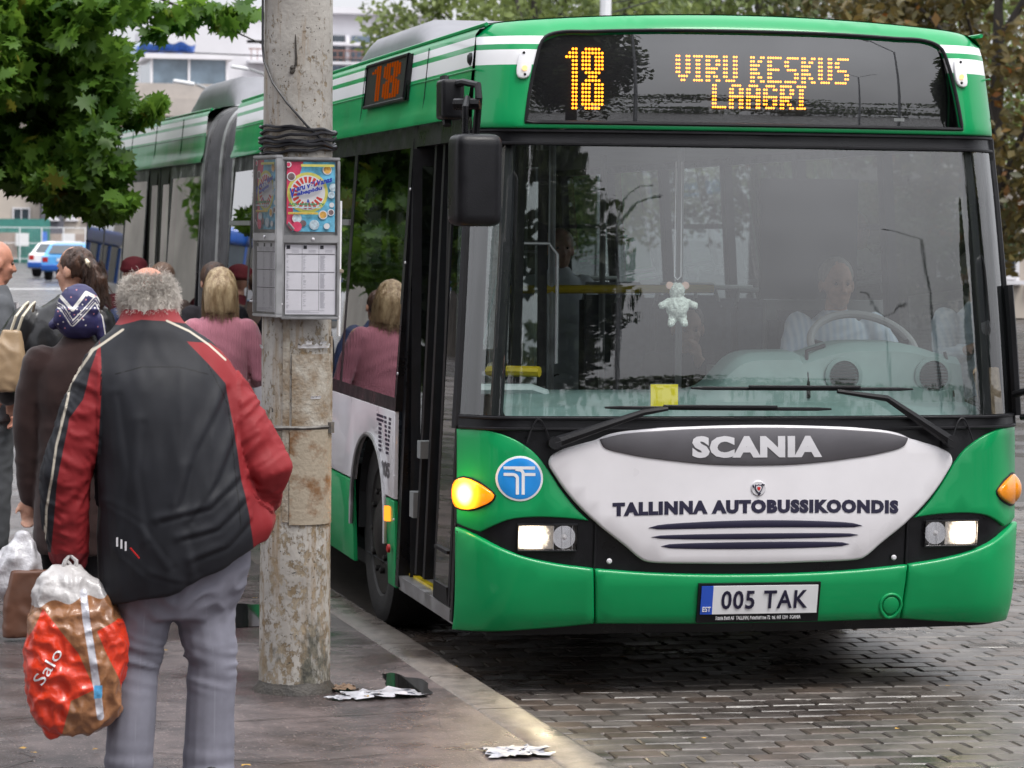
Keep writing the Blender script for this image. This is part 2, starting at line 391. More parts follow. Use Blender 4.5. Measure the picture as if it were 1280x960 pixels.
# white grille cover
wh=[(-.906,1.012),(-.897,1.043),(-.856,1.068),(-.794,1.089),(-.705,1.113,1),(-.648,1.137),(-.509,1.158),(-.262,1.171),(0,1.176)]
wl=[(-.88,.962),(-.81,.866),(-.722,.777),(-.577,.662),(-.49,.595),(-.455,.588),(-.235,.581),(0,.578)]
whole=wh+mir(wh)[1:]+[(-p[0],p[1]) for p in wl]+wl[::-1][1:]
wp=panel('grille_cover',whole,M['white'],bus,F,.034,.045,.012,es=.025)
gp=[(-.69,1.115,1),(-.596,1.137),(-.439,1.151),(-.262,1.161),(0,1.165)]; gq=[(-.675,1.086),(-.573,1.054),(-.387,1.026),(-.2,1.008),(0,1.003)]
gplate=panel('name_plate',gp+mir(gp)[1:]+[(-p[0],p[1]) for p in gq]+gq[::-1][1:],M['greyplate'],wp,F,.040,.012,.004,es=.025)
text_obj('SCANIA',M['silver'],wp,((-.29,1.037),(.29,1.128)),F,off=.0405,bold=.062,space=1.10,thick=.002)
text_obj('TALLINNA AUTOBUSSIKOONDIS',M['navy'],wp,((-.634,.787),(.646,.846)),F,off=.0345,bold=.070,space=1.16,wave=lambda u:.010*(1-(2*u-1)**2),thick=.0015)
for (a,b,zc,h) in ((-.478,.480,.741,.0150),(-.463,.463,.701,.0135),(-.42,.424,.661,.0165)):
    n=24; bow=.012 if zc>.72 else 0
    up=[(a+(b-a)*i/n, zc+h*math.sin(PI*min(1,max(0,i/n)))**.28*(.95 if i not in(0,n) else .3)+bow*math.sin(PI*i/n)) for i in range(n+1)]
    dn=[(a+(b-a)*i/n, zc-h*math.sin(PI*i/n)**.28*.95+bow*math.sin(PI*i/n)) for i in range(n-1,0,-1)]
    panel('air_slot',up+dn,M['navy'],wp,F,.0365,.004,.002,raw=True,step=.08)
# crest
cr=MB(); e0=F(0.005,.905,.036)
def shield(s,o,mi):
    P=[(-.5,.55),(-.2,.45),(0,.6),(.2,.45),(.5,.55),(.62,.1),(.4,-.45),(0,-.85),(-.4,-.45),(-.62,.1)]
    v=[F(.005+p[0]*s,.905+p[1]*s,o) for p in P]+[F(.005+p[0]*s,.905+p[1]*s,o-.004) for p in P]; n=len(P)
    cr.add(v,[tuple(range(n))]+[(i,(i+1)%n,n+(i+1)%n,n+i) for i in range(n)],mi)
cr.lathe([(.034,0),(.034,-.003),(.03,-.006)],F(.005,.905,.034),20,'Y',0)
shield(.030,.0425,1); shield(.021,.0445,2); shield(.012,.0465,3)
for a in range(3): cr.tube([F(.005+.03*math.cos(a*2.09+.5),.905+.03*math.sin(a*2.09+.5),.042),F(.005+.022*math.cos(a*2.09+.9),.905+.022*math.sin(a*2.09+.9),.043)],.003,5,1)
cr.build('crest_badge',[M['silver'],M['navy'],M['silver'],M['redprint']],wp)
# round TT logo
lx,lz=-1.027,.948
def disc(r,n=36,cx=lx,cz=lz): return [(cx+r*math.cos(a),cz+r*math.sin(a)) for a in np.linspace(0,2*PI,n,endpoint=False)]
lg=panel('round_logo',disc(.097),M['whiteprint'],bus,F,.0185,.004,.001,raw=True)
panel('logo_disc',disc(.088),M['blueprint'],lg,F,.0195,.002,.0005,raw=True)
def strokes(paths,w,off,parent,m,name='logo_mark'):
    mb=MB()
    for P in paths:
        P=[tuple(Vector(P[i]).lerp(Vector(P[i+1]),k/8)) for i in range(len(P)-1) for k in range(8)]+[P[-1]]
        L_=[];R_=[]
        for i,p in enumerate(P):
            a=Vector(P[max(0,i-1)]);b=Vector(P[min(len(P)-1,i+1)]);d=(b-a).normalized();nn=Vector((-d.y,d.x))*w/2
            L_.append(F(p[0]+nn.x,p[1]+nn.y,off));R_.append(F(p[0]-nn.x,p[1]-nn.y,off))
        n=len(P); mb.add(L_+R_,[(i,i+1,n+i+1,n+i) for i in range(n-1)])
    return mb.build(name,m,parent)
def arc(cx,cz,r,a0,a1,n=8): return [(cx+r*math.cos(R(a0+(a1-a0)*i/n)),cz+r*math.sin(R(a0+(a1-a0)*i/n))) for i in range(n+1)]
P1=[(lx-.062,lz+.030),(lx-.02,lz+.030)]+arc(lx-.02,lz+.008,.022,90,0)+[(lx+.002-.0,lz-.07)]
P2=[(lx-.066,lz+.012),(lx-.036,lz+.012)]+arc(lx-.036,lz-.004,.016,90,0)+[(lx-.020,lz-.07)]
P3=[(lx-.045+.0,lz+.047),(lx+.0,lz+.047)]
strokes([[(lx-.066,lz+.046),(lx+.062,lz+.046)],[(lx-.066,lz+.018),(lx-.03,lz+.018)]+arc(lx-.03,lz+.0,.018,90,0,6)+[(lx-.012,lz-.068)],
 [(lx-.02,lz+.040)]+arc(lx-.006,lz+.020,.018,80,0,6)+[(lx+.012,lz-.068)],[(lx+.016,lz+.018),(lx+.064,lz+.018)]],.013,.0205,lg,M['whiteprint'])
# licence plate
px0,px1,pz0,pz1=-.238,.284,.368,.492
pfr=MB()
def pbox(mb,x0,z0,x1,z1,o0,o1,mi=0):
    vs=[F(x0,z0,o1),F(x1,z0,o1),F(x1,z1,o1),F(x0,z1,o1),F(x0,z0,o0),F(x1,z0,o0),F(x1,z1,o0),F(x0,z1,o0)]
    mb.add(vs,[(0,1,2,3),(0,4,5,1),(1,5,6,2),(2,6,7,3),(3,7,4,0)],mi)
pbox(pfr,px0-.012,pz0-.028,px1+.012,pz1+.008,.02,.046)
lp=pfr.build('licence_plate',M['black'],bus)
q=MB(); pbox(q,px0+.052,pz0,px1,pz1,.04,.050); q.build('plate_face',M['whiteprint'],lp)
q=MB(); pbox(q,px0,pz0,px0+.052,pz1,.04,.050); q.build('plate_band',M['eublue'],lp)
text_obj('005 TAK',M['navy'],lp,((px0+.09,pz0+.022),(px1-.045,pz1-.020)),F,off=.0505,bold=.018,space=1.1,thick=.001)
text_obj('EST',M['whiteprint'],lp,((px0+.008,pz0+.012),(px0+.045,pz0+.034)),F,off=.0505,bold=.02)
text_obj('Scania Eesti AS  TALLINN, Peterburi tee 72  tel. 665 1200  SCANIA',M['whiteprint'],lp,((px0+.07,pz0-.021),(px1-.07,pz0-.010)),F,off=.0465,bold=.03,thick=.0006,res=1)
# bolts
for x,z in ((-.640,.594),(.640,.594)):
    q=MB(); q.lathe([(.012,0),(.012,-.004),(.007,-.008)],F(x,z,.014),12,'Y'); q.build('bolt',M['silver'],bus)
# centre seams on black recess
for x in (-.702,.702): q=MB(); q.tube([F(x,z,.006) for z in np.linspace(.56,.78,6)],.006,6); q.build('recess_seam',M['rubber'],bus)

# ---- headlights
def beam(c):
    m=bpy.data.materials.new('dipped_beam_glow'); m.use_nodes=True; t=m.node_tree; n=t.nodes.new; l=t.links.new; b=t.nodes['Principled BSDF']
    tc=n('ShaderNodeTexCoord'); vm=n('ShaderNodeVectorMath'); vm.operation='DISTANCE'; vm.inputs[1].default_value=c; l(tc.outputs['Object'],vm.inputs[0])
    w=n('ShaderNodeTexNoise'); w.inputs['Scale'].default_value=70; l(tc.outputs['Object'],w.inputs['Vector']); ad=n('ShaderNodeMath'); ad.operation='MULTIPLY_ADD'; ad.inputs[1].default_value=.035; l(w.outputs['Fac'],ad.inputs[0]); l(vm.outputs['Value'],ad.inputs[2])
    r=n('ShaderNodeMapRange'); r.inputs[1].default_value=.040; r.inputs[2].default_value=.108; r.inputs[3].default_value=4; r.inputs[4].default_value=.08; r.interpolation_type='SMOOTHERSTEP'; l(ad.outputs[0],r.inputs[0]); l(r.outputs[0],b.inputs['Emission Strength'])
    b.inputs['Emission Color'].default_value=(1,.80,.58,1); b.inputs['Base Color'].default_value=(.6,.6,.6,1); b.inputs['Metallic'].default_value=.8; b.inputs['Roughness'].default_value=.25; return m
M['bulb']=emis('headlamp_beam',(1,.86,.66),16)
for sd in (-1,1):
    x0,x1=(.782,1.036)
    q=MB(); X=lambda t:sd*(x0+(x1-x0)*t)
    z0,z1=.640,.752
    # reflector box: open frame + back
    q.add([F(X(0),z0,.012),F(X(1),z0,.012),F(X(1),z1,.012),F(X(0),z1,.012),F(X(.04),z0+.01,-.06),F(X(.96),z0+.01,-.06),F(X(.96),z1-.01,-.06),F(X(.04),z1-.01,-.06)],[(0,1,5,4),(1,2,6,5),(2,3,7,6),(3,0,4,7),(4,5,6,7)],0)
    hl=q.build('headlight',M['chrome'],bus)
    # dipped beam half glows, the other half is bare reflector
    for (t,rr,lit) in ((.22,.050,False),):
        c=F(X(t),.696,-.012); q=MB()
        q.lathe([(rr,-.018),(rr*.9,0),(rr*.6,.022),(rr*.25,.034)],c,24,'Y'); q.build('reflector_bowl',M['chrome'],hl)
        q=MB(); q.lathe([(.001,-.024),(rr*.25,-.018),(rr*.25,0)],c,20,'Y'); q.build('bulb',M['silver'],hl)
    q=MB(); t0,t1=.40,.985; q.grid(lambda u,v:F(X(t0+(t1-t0)*u),z0+.006+(z1-z0-.012)*v,.004),10,6); q.build('beam_diffuser',beam(F(X(.76),.700,.004)),hl)
    q=MB(); q.grid(lambda u,v:F(X(u),z0+(z1-z0)*v,.018),8,4); q.build('lens',M['lens'],hl)
    q=MB(); fr=[F(X(0),z0,.018),F(X(1),z0,.018),F(X(1),z1,.018),F(X(0),z1,.018)]
    q.tube(fr,.006,6,closed=True); q.build('lamp_frame',M['black'],hl)
    q=MB()
    for k in range(6): q.tube([F(X(.08+.16*k),z0+.004,.0195),F(X(.08+.16*k),z1-.004,.0195)],.0009,4)
    q.build('lens_rib',M['silver'],hl)

# ---- indicators (wrap round the corner)
def amber(name,lit):
    m=bpy.data.materials.new(name); m.use_nodes=True; t=m.node_tree; b=t.nodes['Principled BSDF']
    b.inputs['Base Color'].default_value=(.85,.28,.01,1); b.inputs['Roughness'].default_value=.12; b.inputs['Coat Weight'].default_value=.6
    if lit:
        # glow of the bulb through the amber lens, falling off from the bulb
        tc=t.nodes.new('ShaderNodeTexCoord'); vm=t.nodes.new('ShaderNodeVectorMath'); vm.operation='DISTANCE'; vm.inputs[1].default_value=F(-1.222,.875,.03)
        t.links.new(tc.outputs['Object'],vm.inputs[0]); cr_=t.nodes.new('ShaderNodeValToRGB'); t.links.new(vm.outputs['Value'],cr_.inputs[0])
        e=cr_.color_ramp.elements; e[0].position=.022; e[0].color=(1,.72,.3,1); e[1].position=.10; e[1].color=(.75,.16,.0,1)
        n_=e.new(.055); n_.color=(1,.36,.015,1)
        t.links.new(cr_.outputs[0],b.inputs['Emission Color'])
        mr=t.nodes.new('ShaderNodeMapRange'); mr.inputs[1].default_value=.015; mr.inputs[2].default_value=.09; mr.inputs[3].default_value=4.5; mr.inputs[4].default_value=.8
        t.links.new(vm.outputs['Value'],mr.inputs[0]); t.links.new(mr.outputs[0],b.inputs['Emission Strength'])
    return m
indL=[(-1.262,.93),(-1.235,.944),(-1.19,.928),(-1.152,.902),(-1.128,.876),(-1.137,.852),(-1.175,.826),(-1.22,.808),(-1.262,.815),(-1.268,.87)]
def Fbulge(pts_c):
    def S(x,z,off): 
        d=math.hypot((abs(x)-1.2)/.09,(z-.875)/.075); return F(x,z,off+.022*max(0,1-d*d))
    return S
for sd in (-1,1):
    o=panel('indicator',indL if sd<0 else mir(indL),amber('amber_lens',sd<0),bus,Fbulge(0),.024,.02,.004,step=.02)
    q=panel('indicator_gasket',[(p[0]*1.0+(.006 if p[0]>-1.2 else 0),.875+(p[1]-.875)*1.1) for p in indL] if sd<0 else mir([(p[0]+(.006 if p[0]>-1.2 else 0),.875+(p[1]-.875)*1.1) for p in indL]),M['rubber'],o,F,.0185,.01,.002)
# right indicator lens bulges past the corner
q=MB(); 
def lensb(u,v):
    a=PI*(u-.5); b=PI*(v-.5)
    return Vector((1.235+.058*math.cos(a)*math.cos(b), .20+.075*math.sin(a)*math.cos(b), .876+.072*math.sin(b)))
q.grid(lensb,14,12); q.build('indicator_side_bulge',amber('amber_lens_unlit',False),bus)

# the lit lamps throw their own light on the kerb
for (x,en,cl,nm,tx_) in ((-.95,10,(1,.80,.52),'headlamp_light',-1.35),(.95,2,(1,.80,.52),'headlamp_light',.7)):
    ld=bpy.data.lights.new(nm,'SPOT'); ld.energy=en; ld.color=cl; ld.spot_size=R(70); ld.spot_blend=.8; ld.shadow_soft_size=.05
    lo_=bpy.data.objects.new(nm,ld); link(lo_,bus); lo_.location=(x,yf(x,.7)-.06,.695); d_=Vector((tx_-x,-1.5,-.55)); lo_.rotation_euler=d_.to_track_quat('-Z','Y').to_euler()
ld=bpy.data.lights.new('indicator_light','POINT'); ld.energy=1.4; ld.color=(1,.42,.05); ld.shadow_soft_size=.04; lo_=bpy.data.objects.new('indicator_light',ld); link(lo_,bus); lo_.location=F(-1.23,.875,.10)
# ---- roof cap with destination display
zt=lambda x:2.945-.055*(x/1.15)**2
topedge=[(x,zt(x)) for x in np.linspace(-1.088,1.088,40)]
capo=[(-1.178,2.447)]+[(-hw(z)*.996,z) for z in np.linspace(2.5,2.845,8)]+topedge+[(hw(z)*.996,z) for z in np.linspace(2.845,2.5,8)]+[(1.178,2.447)]+[(x,2.447) for x in np.linspace(1.15,-1.15,60)]
dsp=[(-.985,2.472,1),(-.965,2.60),(-.930,2.752),(-.905,2.818),(-.85,2.848),(-.68,2.859),(-.4,2.869),(-.1,2.872)]
dspf=dsp+mir(dsp)
def stripemat(name,lines,ax):
    m=M['green'].copy(); m.name=name; t=m.node_tree; b=t.nodes['Principled BSDF']; old=b.inputs['Base Color'].links[0].from_socket
    tc=t.nodes.new('ShaderNodeTexCoord'); sp=t.nodes.new('ShaderNodeSeparateXYZ'); t.links.new(tc.outputs['Object'],sp.inputs[0])
    acc=None
    for z0,z1 in lines:
        g=t.nodes.new('ShaderNodeMath'); g.operation='COMPARE'; g.inputs[1].default_value=(z0+z1)/2; g.inputs[2].default_value=(z1-z0)/2; t.links.new(sp.outputs['Z'],g.inputs[0])
        if acc is None: acc=g.outputs[0]
        else:
            a=t.nodes.new('ShaderNodeMath'); a.operation='MAXIMUM'; t.links.new(acc,a.inputs[0]); t.links.new(g.outputs[0],a.inputs[1]); acc=a.outputs[0]
    if ax:   # only outside the display
        ab=t.nodes.new('ShaderNodeMath'); ab.operation='ABSOLUTE'; t.links.new(sp.outputs['X'],ab.inputs[0])
        gt=t.nodes.new('ShaderNodeMath'); gt.operation='GREATER_THAN'; gt.inputs[1].default_value=ax; t.links.new(ab.outputs[0],gt.inputs[0])
        a=t.nodes.new('ShaderNodeMath'); a.operation='MULTIPLY'; t.links.new(acc,a.inputs[0]); t.links.new(gt.outputs[0],a.inputs[1]); acc=a.outputs[0]
    mx=t.nodes.new('ShaderNodeMix'); mx.data_type='RGBA'; t.links.new(acc,mx.inputs[0]); t.links.new(old,mx.inputs[6]); mx.inputs[7].default_value=(.78,.78,.80,1)
    t.links.new(mx.outputs[2],b.inputs['Base Color']); return m
STR=[(2.812,2.848),(2.722,2.788)]
M['cap']=stripemat('green_paint_striped_front',STR,.90)
M['cove']=stripemat('green_paint_striped_side',STR,0)
cap=panel('roof_cap',[(p[0],p[1]) for p in capo],M['cap'],bus,F,.02,.028,.009,holes=[dspf_ for dspf_ in [[(p.x,p.y) for p in smooth(dspf,.03)]]],raw=True,step=.04)
# roll from the cap to the roof
def caproll(u,v):
    x=-1.088+2.176*u; p0=F(x,zt(x),.02); a=v*PI/2
    zend=2.965-.055*(x/1.15)**2; yend=p0.y+.5
    return Vector((x*(1+.0*v),p0.y+(.5)*(1-math.cos(a)) if 0 else p0.y+.5*v**1.5,p0.z+(zend-p0.z)*math.sin(a)))
q=MB(); q.grid(caproll,50,8); q.build('roof_lip',M['green'],cap)
# display: box, glass, LED dots
def G_(x,z,back=0.0):
    s=(z-2.472)/.40; dz=2.872-z; return Vector((x, yf(x,2.80)+.004-(.115*dz-.21*dz*dz)+back+.02*0, z))
db=MB(); inner=inset(smooth(dspf,.03),.0)
v,f=fill(inner,[],.08)
db.add([G_(p.x,p.y,.03) for p in v],f,0,True)
n=len(inner); db.add([F(p.x,p.y,.016) for p in inner]+[G_(p.x,p.y,.03) for p in inner],[(i,(i+1)%n,n+(i+1)%n,n+i) for i in range(n)],0)
disp=db.build('destination_display',M['ledback'],bus)
q=MB(); v,f=fill(inset(inner,.006),[],.05); q.add([G_(p.x,p.y) for p in v],f,0,True); q.build('display_glass',M['dispglass'],disp)
q=MB(); q.tube([F(p.x,p.y,.020) for p in inner],.008,6,closed=True); q.build('display_seal',M['rubber'],disp)
q=MB(); q.add([G_(.68,2.505,-.002),G_(.73,2.505,-.002),G_(.73,2.519,-.002),G_(.68,2.519,-.002)],[(0,1,2,3)]); q.build('sticker',M['greyin'],disp)
FONT={'V':['10001','10001','10001','10001','10001','01010','00100'],'I':['111','010','010','010','010','010','111'],'R':['11110','10001','10001','11110','10100','10010','10001'],'U':['10001','10001','10001','10001','10001','10001','01110'],
'K':['10001','10010','10100','11000','10100','10010','10001'],'E':['11111','10000','10000','11110','10000','10000','11111'],'S':['01111','10000','10000','01110','00001','00001','11110'],'L':['10000','10000','10000','10000','10000','10000','11111'],
'A':['01110','10001','10001','11111','10001','10001','10001'],'G':['01110','10001','10000','10111','10001','10001','01110'],' ':['00','00','00','00','00','00','00'],
'1':['0011','0111','1111','0011','0011','0011','0011','0011','0011','0011','0011','0011','0011','0011','0011','0011'],
'8':['0111110','1111111','1110111','1110111','1110111','1110111','0111110','0011100','0111110','1110111','1110111','1110111','1110111','1110111','1111111','0111110']}
def dots(txt,bold):
    rows=None; x=0; pts=[]
    for ch in txt:
        g=FONT[ch]; h=len(g)
        cells=set()
        for r_,row in enumerate(g):
            for c_,k in enumerate(row):
                if k=='1':
                    cells.add((c_,r_))
                    if bold and ch!=' ': cells.add((c_+1,r_))
        for c_,r_ in cells: pts.append((x+c_,r_))
        x+=len(g[0])+(1 if bold else 0)+1
    return pts,x-1,h
sdp_=None
def ledblock(txt,bold,x0,x1,z0,z1,par,mat_,surf,r,slant=0):
    pts,w,h=dots(txt,bold); mb=MB()
    dx=(x1-x0)/(w-1); dz=(z1-z0)/(h-1)
    for c_,r_ in pts:
        c=surf(x0+dx*c_,z1-dz*r_)
        k=6; vs=[c+Vector((math.cos(a)*r,0,math.sin(a)*r)) if par is not sdp_ else c+Vector((0,math.cos(a)*r*2.4,math.sin(a)*r*.62)) for a in np.linspace(0,2*PI,k,endpoint=False)]
        mb.add(vs,[tuple(range(k))])
    o_=mb.build('led_text',mat_,par); o_['kind']='stuff'; return o_
DS=lambda x,z:G_(x,z,.026)
ledblock('18',False,-.795,-.640,2.540,2.795,disp,M['led'],DS,.0060)
ledblock('VIRU KESKUS',True,-.313,.468,2.668,2.772,disp,M['led'],DS,.0050)
ledblock('LAAGRI',True,-.15,.268,2.553,2.648,disp,M['led'],DS,.0050)
# marker lamps
for sd in (-1,1):
    pts=[(-1.008,2.662),(-.986,2.655),(-.965,2.668),(-.955,2.765),(-.965,2.779),(-.985,2.779),(-.996,2.765)]
    o=panel('marker_lamp',pts if sd<0 else mir(pts),M['whiteprint'],bus,F,.034,.014,.005,step=.03)
    q=MB(); q.lathe([(.011,0),(.011,-.006),(.005,-.010)],F(sd*.981,2.700,.035),12,'Y'); q.build('lamp_bulb',emis('warm_marker',(1,.55,.2),1.5),o)
    for zz in (2.765,2.673): 
        q=MB(); q.lathe([(.006,0),(.006,-.003),(.003,-.005)],F(sd*.981,zz,.034),8,'Y'); q.build('screw',M['black'],o)

# ---- wipers
def wiper(pv,el,tipc,b0,b1):
    q=MB(); A=F(*pv,.05); B=F(*el,.075); C_=F(*tipc,.06)
    q.tube([A,A.lerp(B,.25),B,C_],[.026,.022,.014,.009],8); q.tube([F(*pv,.0),F(*pv,.075)],.028,10)
    o=q.build('wiper',M['rubber'],bus)
    q=MB(); n=16; q.tube([F(b0[0]+(b1[0]-b0[0])*i/n,b0[1]+(b1[1]-b0[1])*i/n,.018) for i in range(n+1)],[.004]+[.008]*(n-1)+[.004],6)
    q.tube([F(b0[0]+(b1[0]-b0[0])*i/n,b0[1]+(b1[1]-b0[1])*i/n+.008,.034) for i in range(4,13)],.007,6); q.build('blade',M['rubber'],o)
    # washer hose loop
    return o
w1=wiper((-.885,1.100),(-.508,1.232),(-.40,1.248),(-.664,1.252),(.342,1.244))
w2=wiper((.885,1.100),(.577,1.290),(.354,1.322),(-.288,1.336),(.721,1.329))
for sd,par in ((-1,w1),(1,w2)):
    q=MB(); q.tube([F(sd*(.90+.10*t)-.0,1.10+.10*math.sin(PI*t)*1.0 if True else 0,.03) for t in np.linspace(0,1,12)],.004,5); q.build('washer_hose',M['rubber'],par)
# ------------------------------------------------------------------ bus sides
def rect(a,b,c,d): return [(a,c,1),(b,c,1),(b,d,1),(a,d,1)]
def archn(y0,y1,z0,z1,cy,ry,rz,n=16,cz=.48):
    """rectangle with a wheel arch cut from its lower edge (or the part of it that reaches in)"""
    P=[(y0,z0,1)]
    k=[]
    for i in range(n+1):
        a=PI-PI*i/n; yy=cy+ry*math.cos(a); zz=cz+rz*max(0,math.sin(a))**.75
        if zz>z0+.001: k.append((yy,zz))
    if k: 
        if z0<cz: k=[(k[0][0],z0)]+k+[(k[-1][0],z0)]
        else: k=[(k[0][0],z0)]+k+[(k[-1][0],z0)]
        P+= [(a,b,1) for a,b in k]
    P+=[(y1,z0,1),(y1,z1,1),(y0,z1,1)]
    return P
def wheel(par,x,y,side,label=None):
    # side: -1 outward to the left
    r=empty('wheel',(0,0,0)); r.parent=par
    q=MB(); s=side; c=(x,y,.478)
    q.lathe([(.30,-.02*s),(.33,.02*s),(.43,.035*s),(.468,.02*s),(.478,-.02*s),(.478,-.24*s),(.45,-.28*s),(.30,-.28*s)],c,40,'X'); q.build('tyre',M['tyre'],r)
    q=MB(); q.lathe([(.315,.012*s),(.31,-.02*s),(.27,-.05*s),(.20,-.035*s),(.17,.01*s),(.13,.035*s),(.07,.05*s),(.01,.055*s)],c,32,'X')
    for k in range(10):
        a=2*PI*k/10; q.lathe([(.016,.0*s),(.016,.035*s),(.008,.04*s)],(x-.005*s*0,y+.205*math.cos(a),.478+.205*math.sin(a)),8,'X')
    q.build('rim',M['rim'],r); return r
def tfbox(q,y0,y1,z0,z1,sd,tf,o0=-.03,o1=.0,mi=0):
    S=side_surf(sd,tf); vs=[S(y0,z0,o1),S(y1,z0,o1),S(y1,z1,o1),S(y0,z1,o1),S(y0,z0,o0),S(y1,z0,o0),S(y1,z1,o0),S(y0,z1,o0)]
    q.add(vs,[(0,1,2,3),(0,4,5,1),(1,5,6,2),(2,6,7,3),(3,7,4,0),(4,7,6,5)],mi)
def side(sd,tf,y0,y1,wheels,doors,ys,first=False):
    S=side_surf(sd,tf)
    # solid spans between doors
    edges=[y0]+[e for d in doors for e in d]+[y1]; spans=[(edges[i],edges[i+1]) for i in range(0,len(edges),2)]
    for a,b in spans:
        if b-a<.12: continue
        w=[c for c in wheels if a-.3<c<b+.3]
        # break at wheels so every panel holds at most one arch
        cuts=[a]+[ (w[i]+w[i+1])/2 for i in range(len(w)-1)]+[b]
        L_=[]
        for i in range(len(cuts)-1):
            u0,u1=cuts[i]+.004,cuts[i+1]-.004
            cw=[c for c in w if u0<c<u1]
            if cw:
                c=cw[0]
                for (z0_,z1_,mt,nm) in ((.715,1.135,'white','side_panel'),(.285,.705,'green','skirt_panel')):
                    if z0_<.5:
                        for (p,q_) in ((u0,c-.53),(c+.53,u1)):
                            if q_-p>.08: panel(nm,rect(p,q_,z0_,z1_),M[mt],bus,S,.004,.02,.004,step=.5,es=.4)
                    else: panel(nm,archn(u0,u1,z0_,z1_,c,.53,.50),M[mt],bus,S,.004,.02,.004,step=.5,es=.4)
            else:
                m=max(1,round((u1-u0)/1.6))
                for j in range(m):
                    p=u0+(u1-u0)*j/m+.003;q_=u0+(u1-u0)*(j+1)/m-.003
                    panel('side_panel',rect(p,q_,.715,1.135),M['white'],bus,S,.004,.02,.004,step=.5,es=.4)
                    panel('skirt_panel',rect(p,q_,.285,.705),M['green'],bus,S,.004,.02,.004,step=.5,es=.4)
        # windows
        m=max(1,round((b-a)/1.45)); q=MB()
        tfbox(q,a,b,1.135,1.215,sd,tf,-.05,.002); tfbox(q,a,b,2.40,2.53,sd,tf,-.05,.002)
        for j in range(m+1):
            yy=a+(b-a)*j/m; lo,hi=(yy,yy+.07) if j==0 else (yy-.07,yy) if j==m else (yy-.045,yy+.045)
            tfbox(q,lo,hi,1.215,2.40,sd,tf,-.05,.001)
        q.build('window_posts' if 0 else 'window_frame',M['black'],bus)
        for j in range(m):
            p=a+(b-a)*j/m+.04;q_=a+(b-a)*(j+1)/m-.04
            g=MB(); g.add([S(p,1.20,.003),S(q_,1.20,.003),S(q_,2.53,.003),S(p,2.53,.003)],[(0,1,2,3)])
            wo=g.build('window',M['sideglass'],bus)
            if j%2==1 or (ys and j==0 and 0):
                g=MB(); tfbox(g,p,q_,2.03,2.06,sd,tf,-.0,.012); g.build('transom',M['alu'],wo)
    # cove above doors and windows
    q=MB(); prof=[(2.500,-.02),(2.500,.030),(2.515,.034),(2.56,.018),(2.62,.012),(2.86,.010),(2.885,.004),(2.905,-.03),(2.91,-.06)]
    yy=np.linspace(max(y0,.452),y1,14)
    vs=[];fs=[]
    for y in yy:
        for z,o in prof: vs.append(S(y,z,o))
    k=len(prof)
    for i in range(len(yy)-1):
        for j in range(k-1): fs.append((i*k+j,(i+1)*k+j,(i+1)*k+j+1,i*k+j+1))
    q.add(vs,fs,0,True); cv=q.build('cove_panel',M['cove'],bus)
    q=MB(); q.tube([S(y0,2.898,.0),S(y1,2.898,.0)],.010,6); q.tube([S(y0,2.705,.012),S(y1,2.705,.012)],.004,5); q.build('gutter',M['green'],cv)
    for y in np.linspace(y0+1.2,y1,5)[:-1]: q=MB(); q.tube([S(y,2.53,.0155),S(y,2.62,.0135),S(y,2.86,.0115)],.0025,4); q.build('panel_joint',M['rubber'],cv)
    return S
FY0,FY1,RY0,RY1=.45,8.95,10.55,17.6
DF=(.36,1.76)
Sl=side(-1,ident,FY0,FY1,[2.53,8.3],[DF,(5.0,6.3)],True,True) if 0 else None
def side_any(sd,tf,y0,y1,wheels,doors): return side(sd,tf,y0,y1,wheels,doors,False)
# left side, front part (door to the pavement is open), then the trailer part
side(-1,ident,.36,FY1,[2.53],[(.361,1.78),(5.2,6.5)],False)
side(1,ident,.36,FY1,[2.53],[],False)
side(-1,rear,RY0,RY1,[15.3],[(12.2,13.5)],False)
side(1,rear,RY0,RY1,[15.3],[],False)
# roofs
def roofz(x): 
    a=abs(x)/1.12
    return 2.965-.055*(x/1.15)**2-.02*max(0,(a-.9)/.1)**2
M['roofm']=mat('roof_paint',(.25,.27,.27),.5,var=.2,vscale=3,bump=.1)
for tf,a,b in ((ident,.0,FY1),(rear,RY0,RY1)):
    q=MB()
    def rf(u,v):
        x=-1.12+2.24*u; ya=(F(x*.985,zt(x*.985),.02).y+.5) if tf is ident else a
        return tf(Vector((x,ya+(b-ya)*v,roofz(x))))
    q.grid(rf,40,6); q.build('roof',M['green'],bus)
    for dy,(u0,u1),hh in (((0,(2.9,5.4),.20),) if tf is ident else ((0,(10.75,13.1),.26),)):
        q=MB()
        def pod(u,v):
            a_=u*PI; x=-.92*math.cos(a_); e=min(1,math.sin(a_)*2.2)**.6; y=u0+(u1-u0)*v; t=min(1,min(v,1-v)*5)**.6
            return tf(Vector((x,y,2.92+hh*e*t+.0*x)))
        q.grid(pod,24,20); q.build('roof_pod',M['podgrey'] if 'podgrey' in M else M.setdefault('podgrey',mat('pod_grey',(.20,.20,.22),.5,var=.1)),bus)
# closed ends / interior structure
q=MB()
for tf,a,b in ((ident,.5,FY1),(rear,RY0,RY1)):
    S1,S2=side_surf(-1,tf),side_surf(1,tf)
    for z,nm in ((.34,0),(2.44,1)):
        mi=0 if nm==0 else 1
        q.add([S1(a,z,-.06),S2(a,z,-.06),S2(b,z,-.06),S1(b,z,-.06)],[(0,1,2,3)],mi)
q.build('floor_and_ceiling' if 0 else 'floor_and_headliner',[M['dark'],M['greyin']],bus)
q=MB(); S1,S2=side_surf(-1,rear),side_surf(1,rear)
q.add([S1(RY1,.28),S2(RY1,.28),S2(RY1,2.9),S1(RY1,2.9)],[(0,1,2,3)],0); q.build('rear_wall',M['green'],bus)
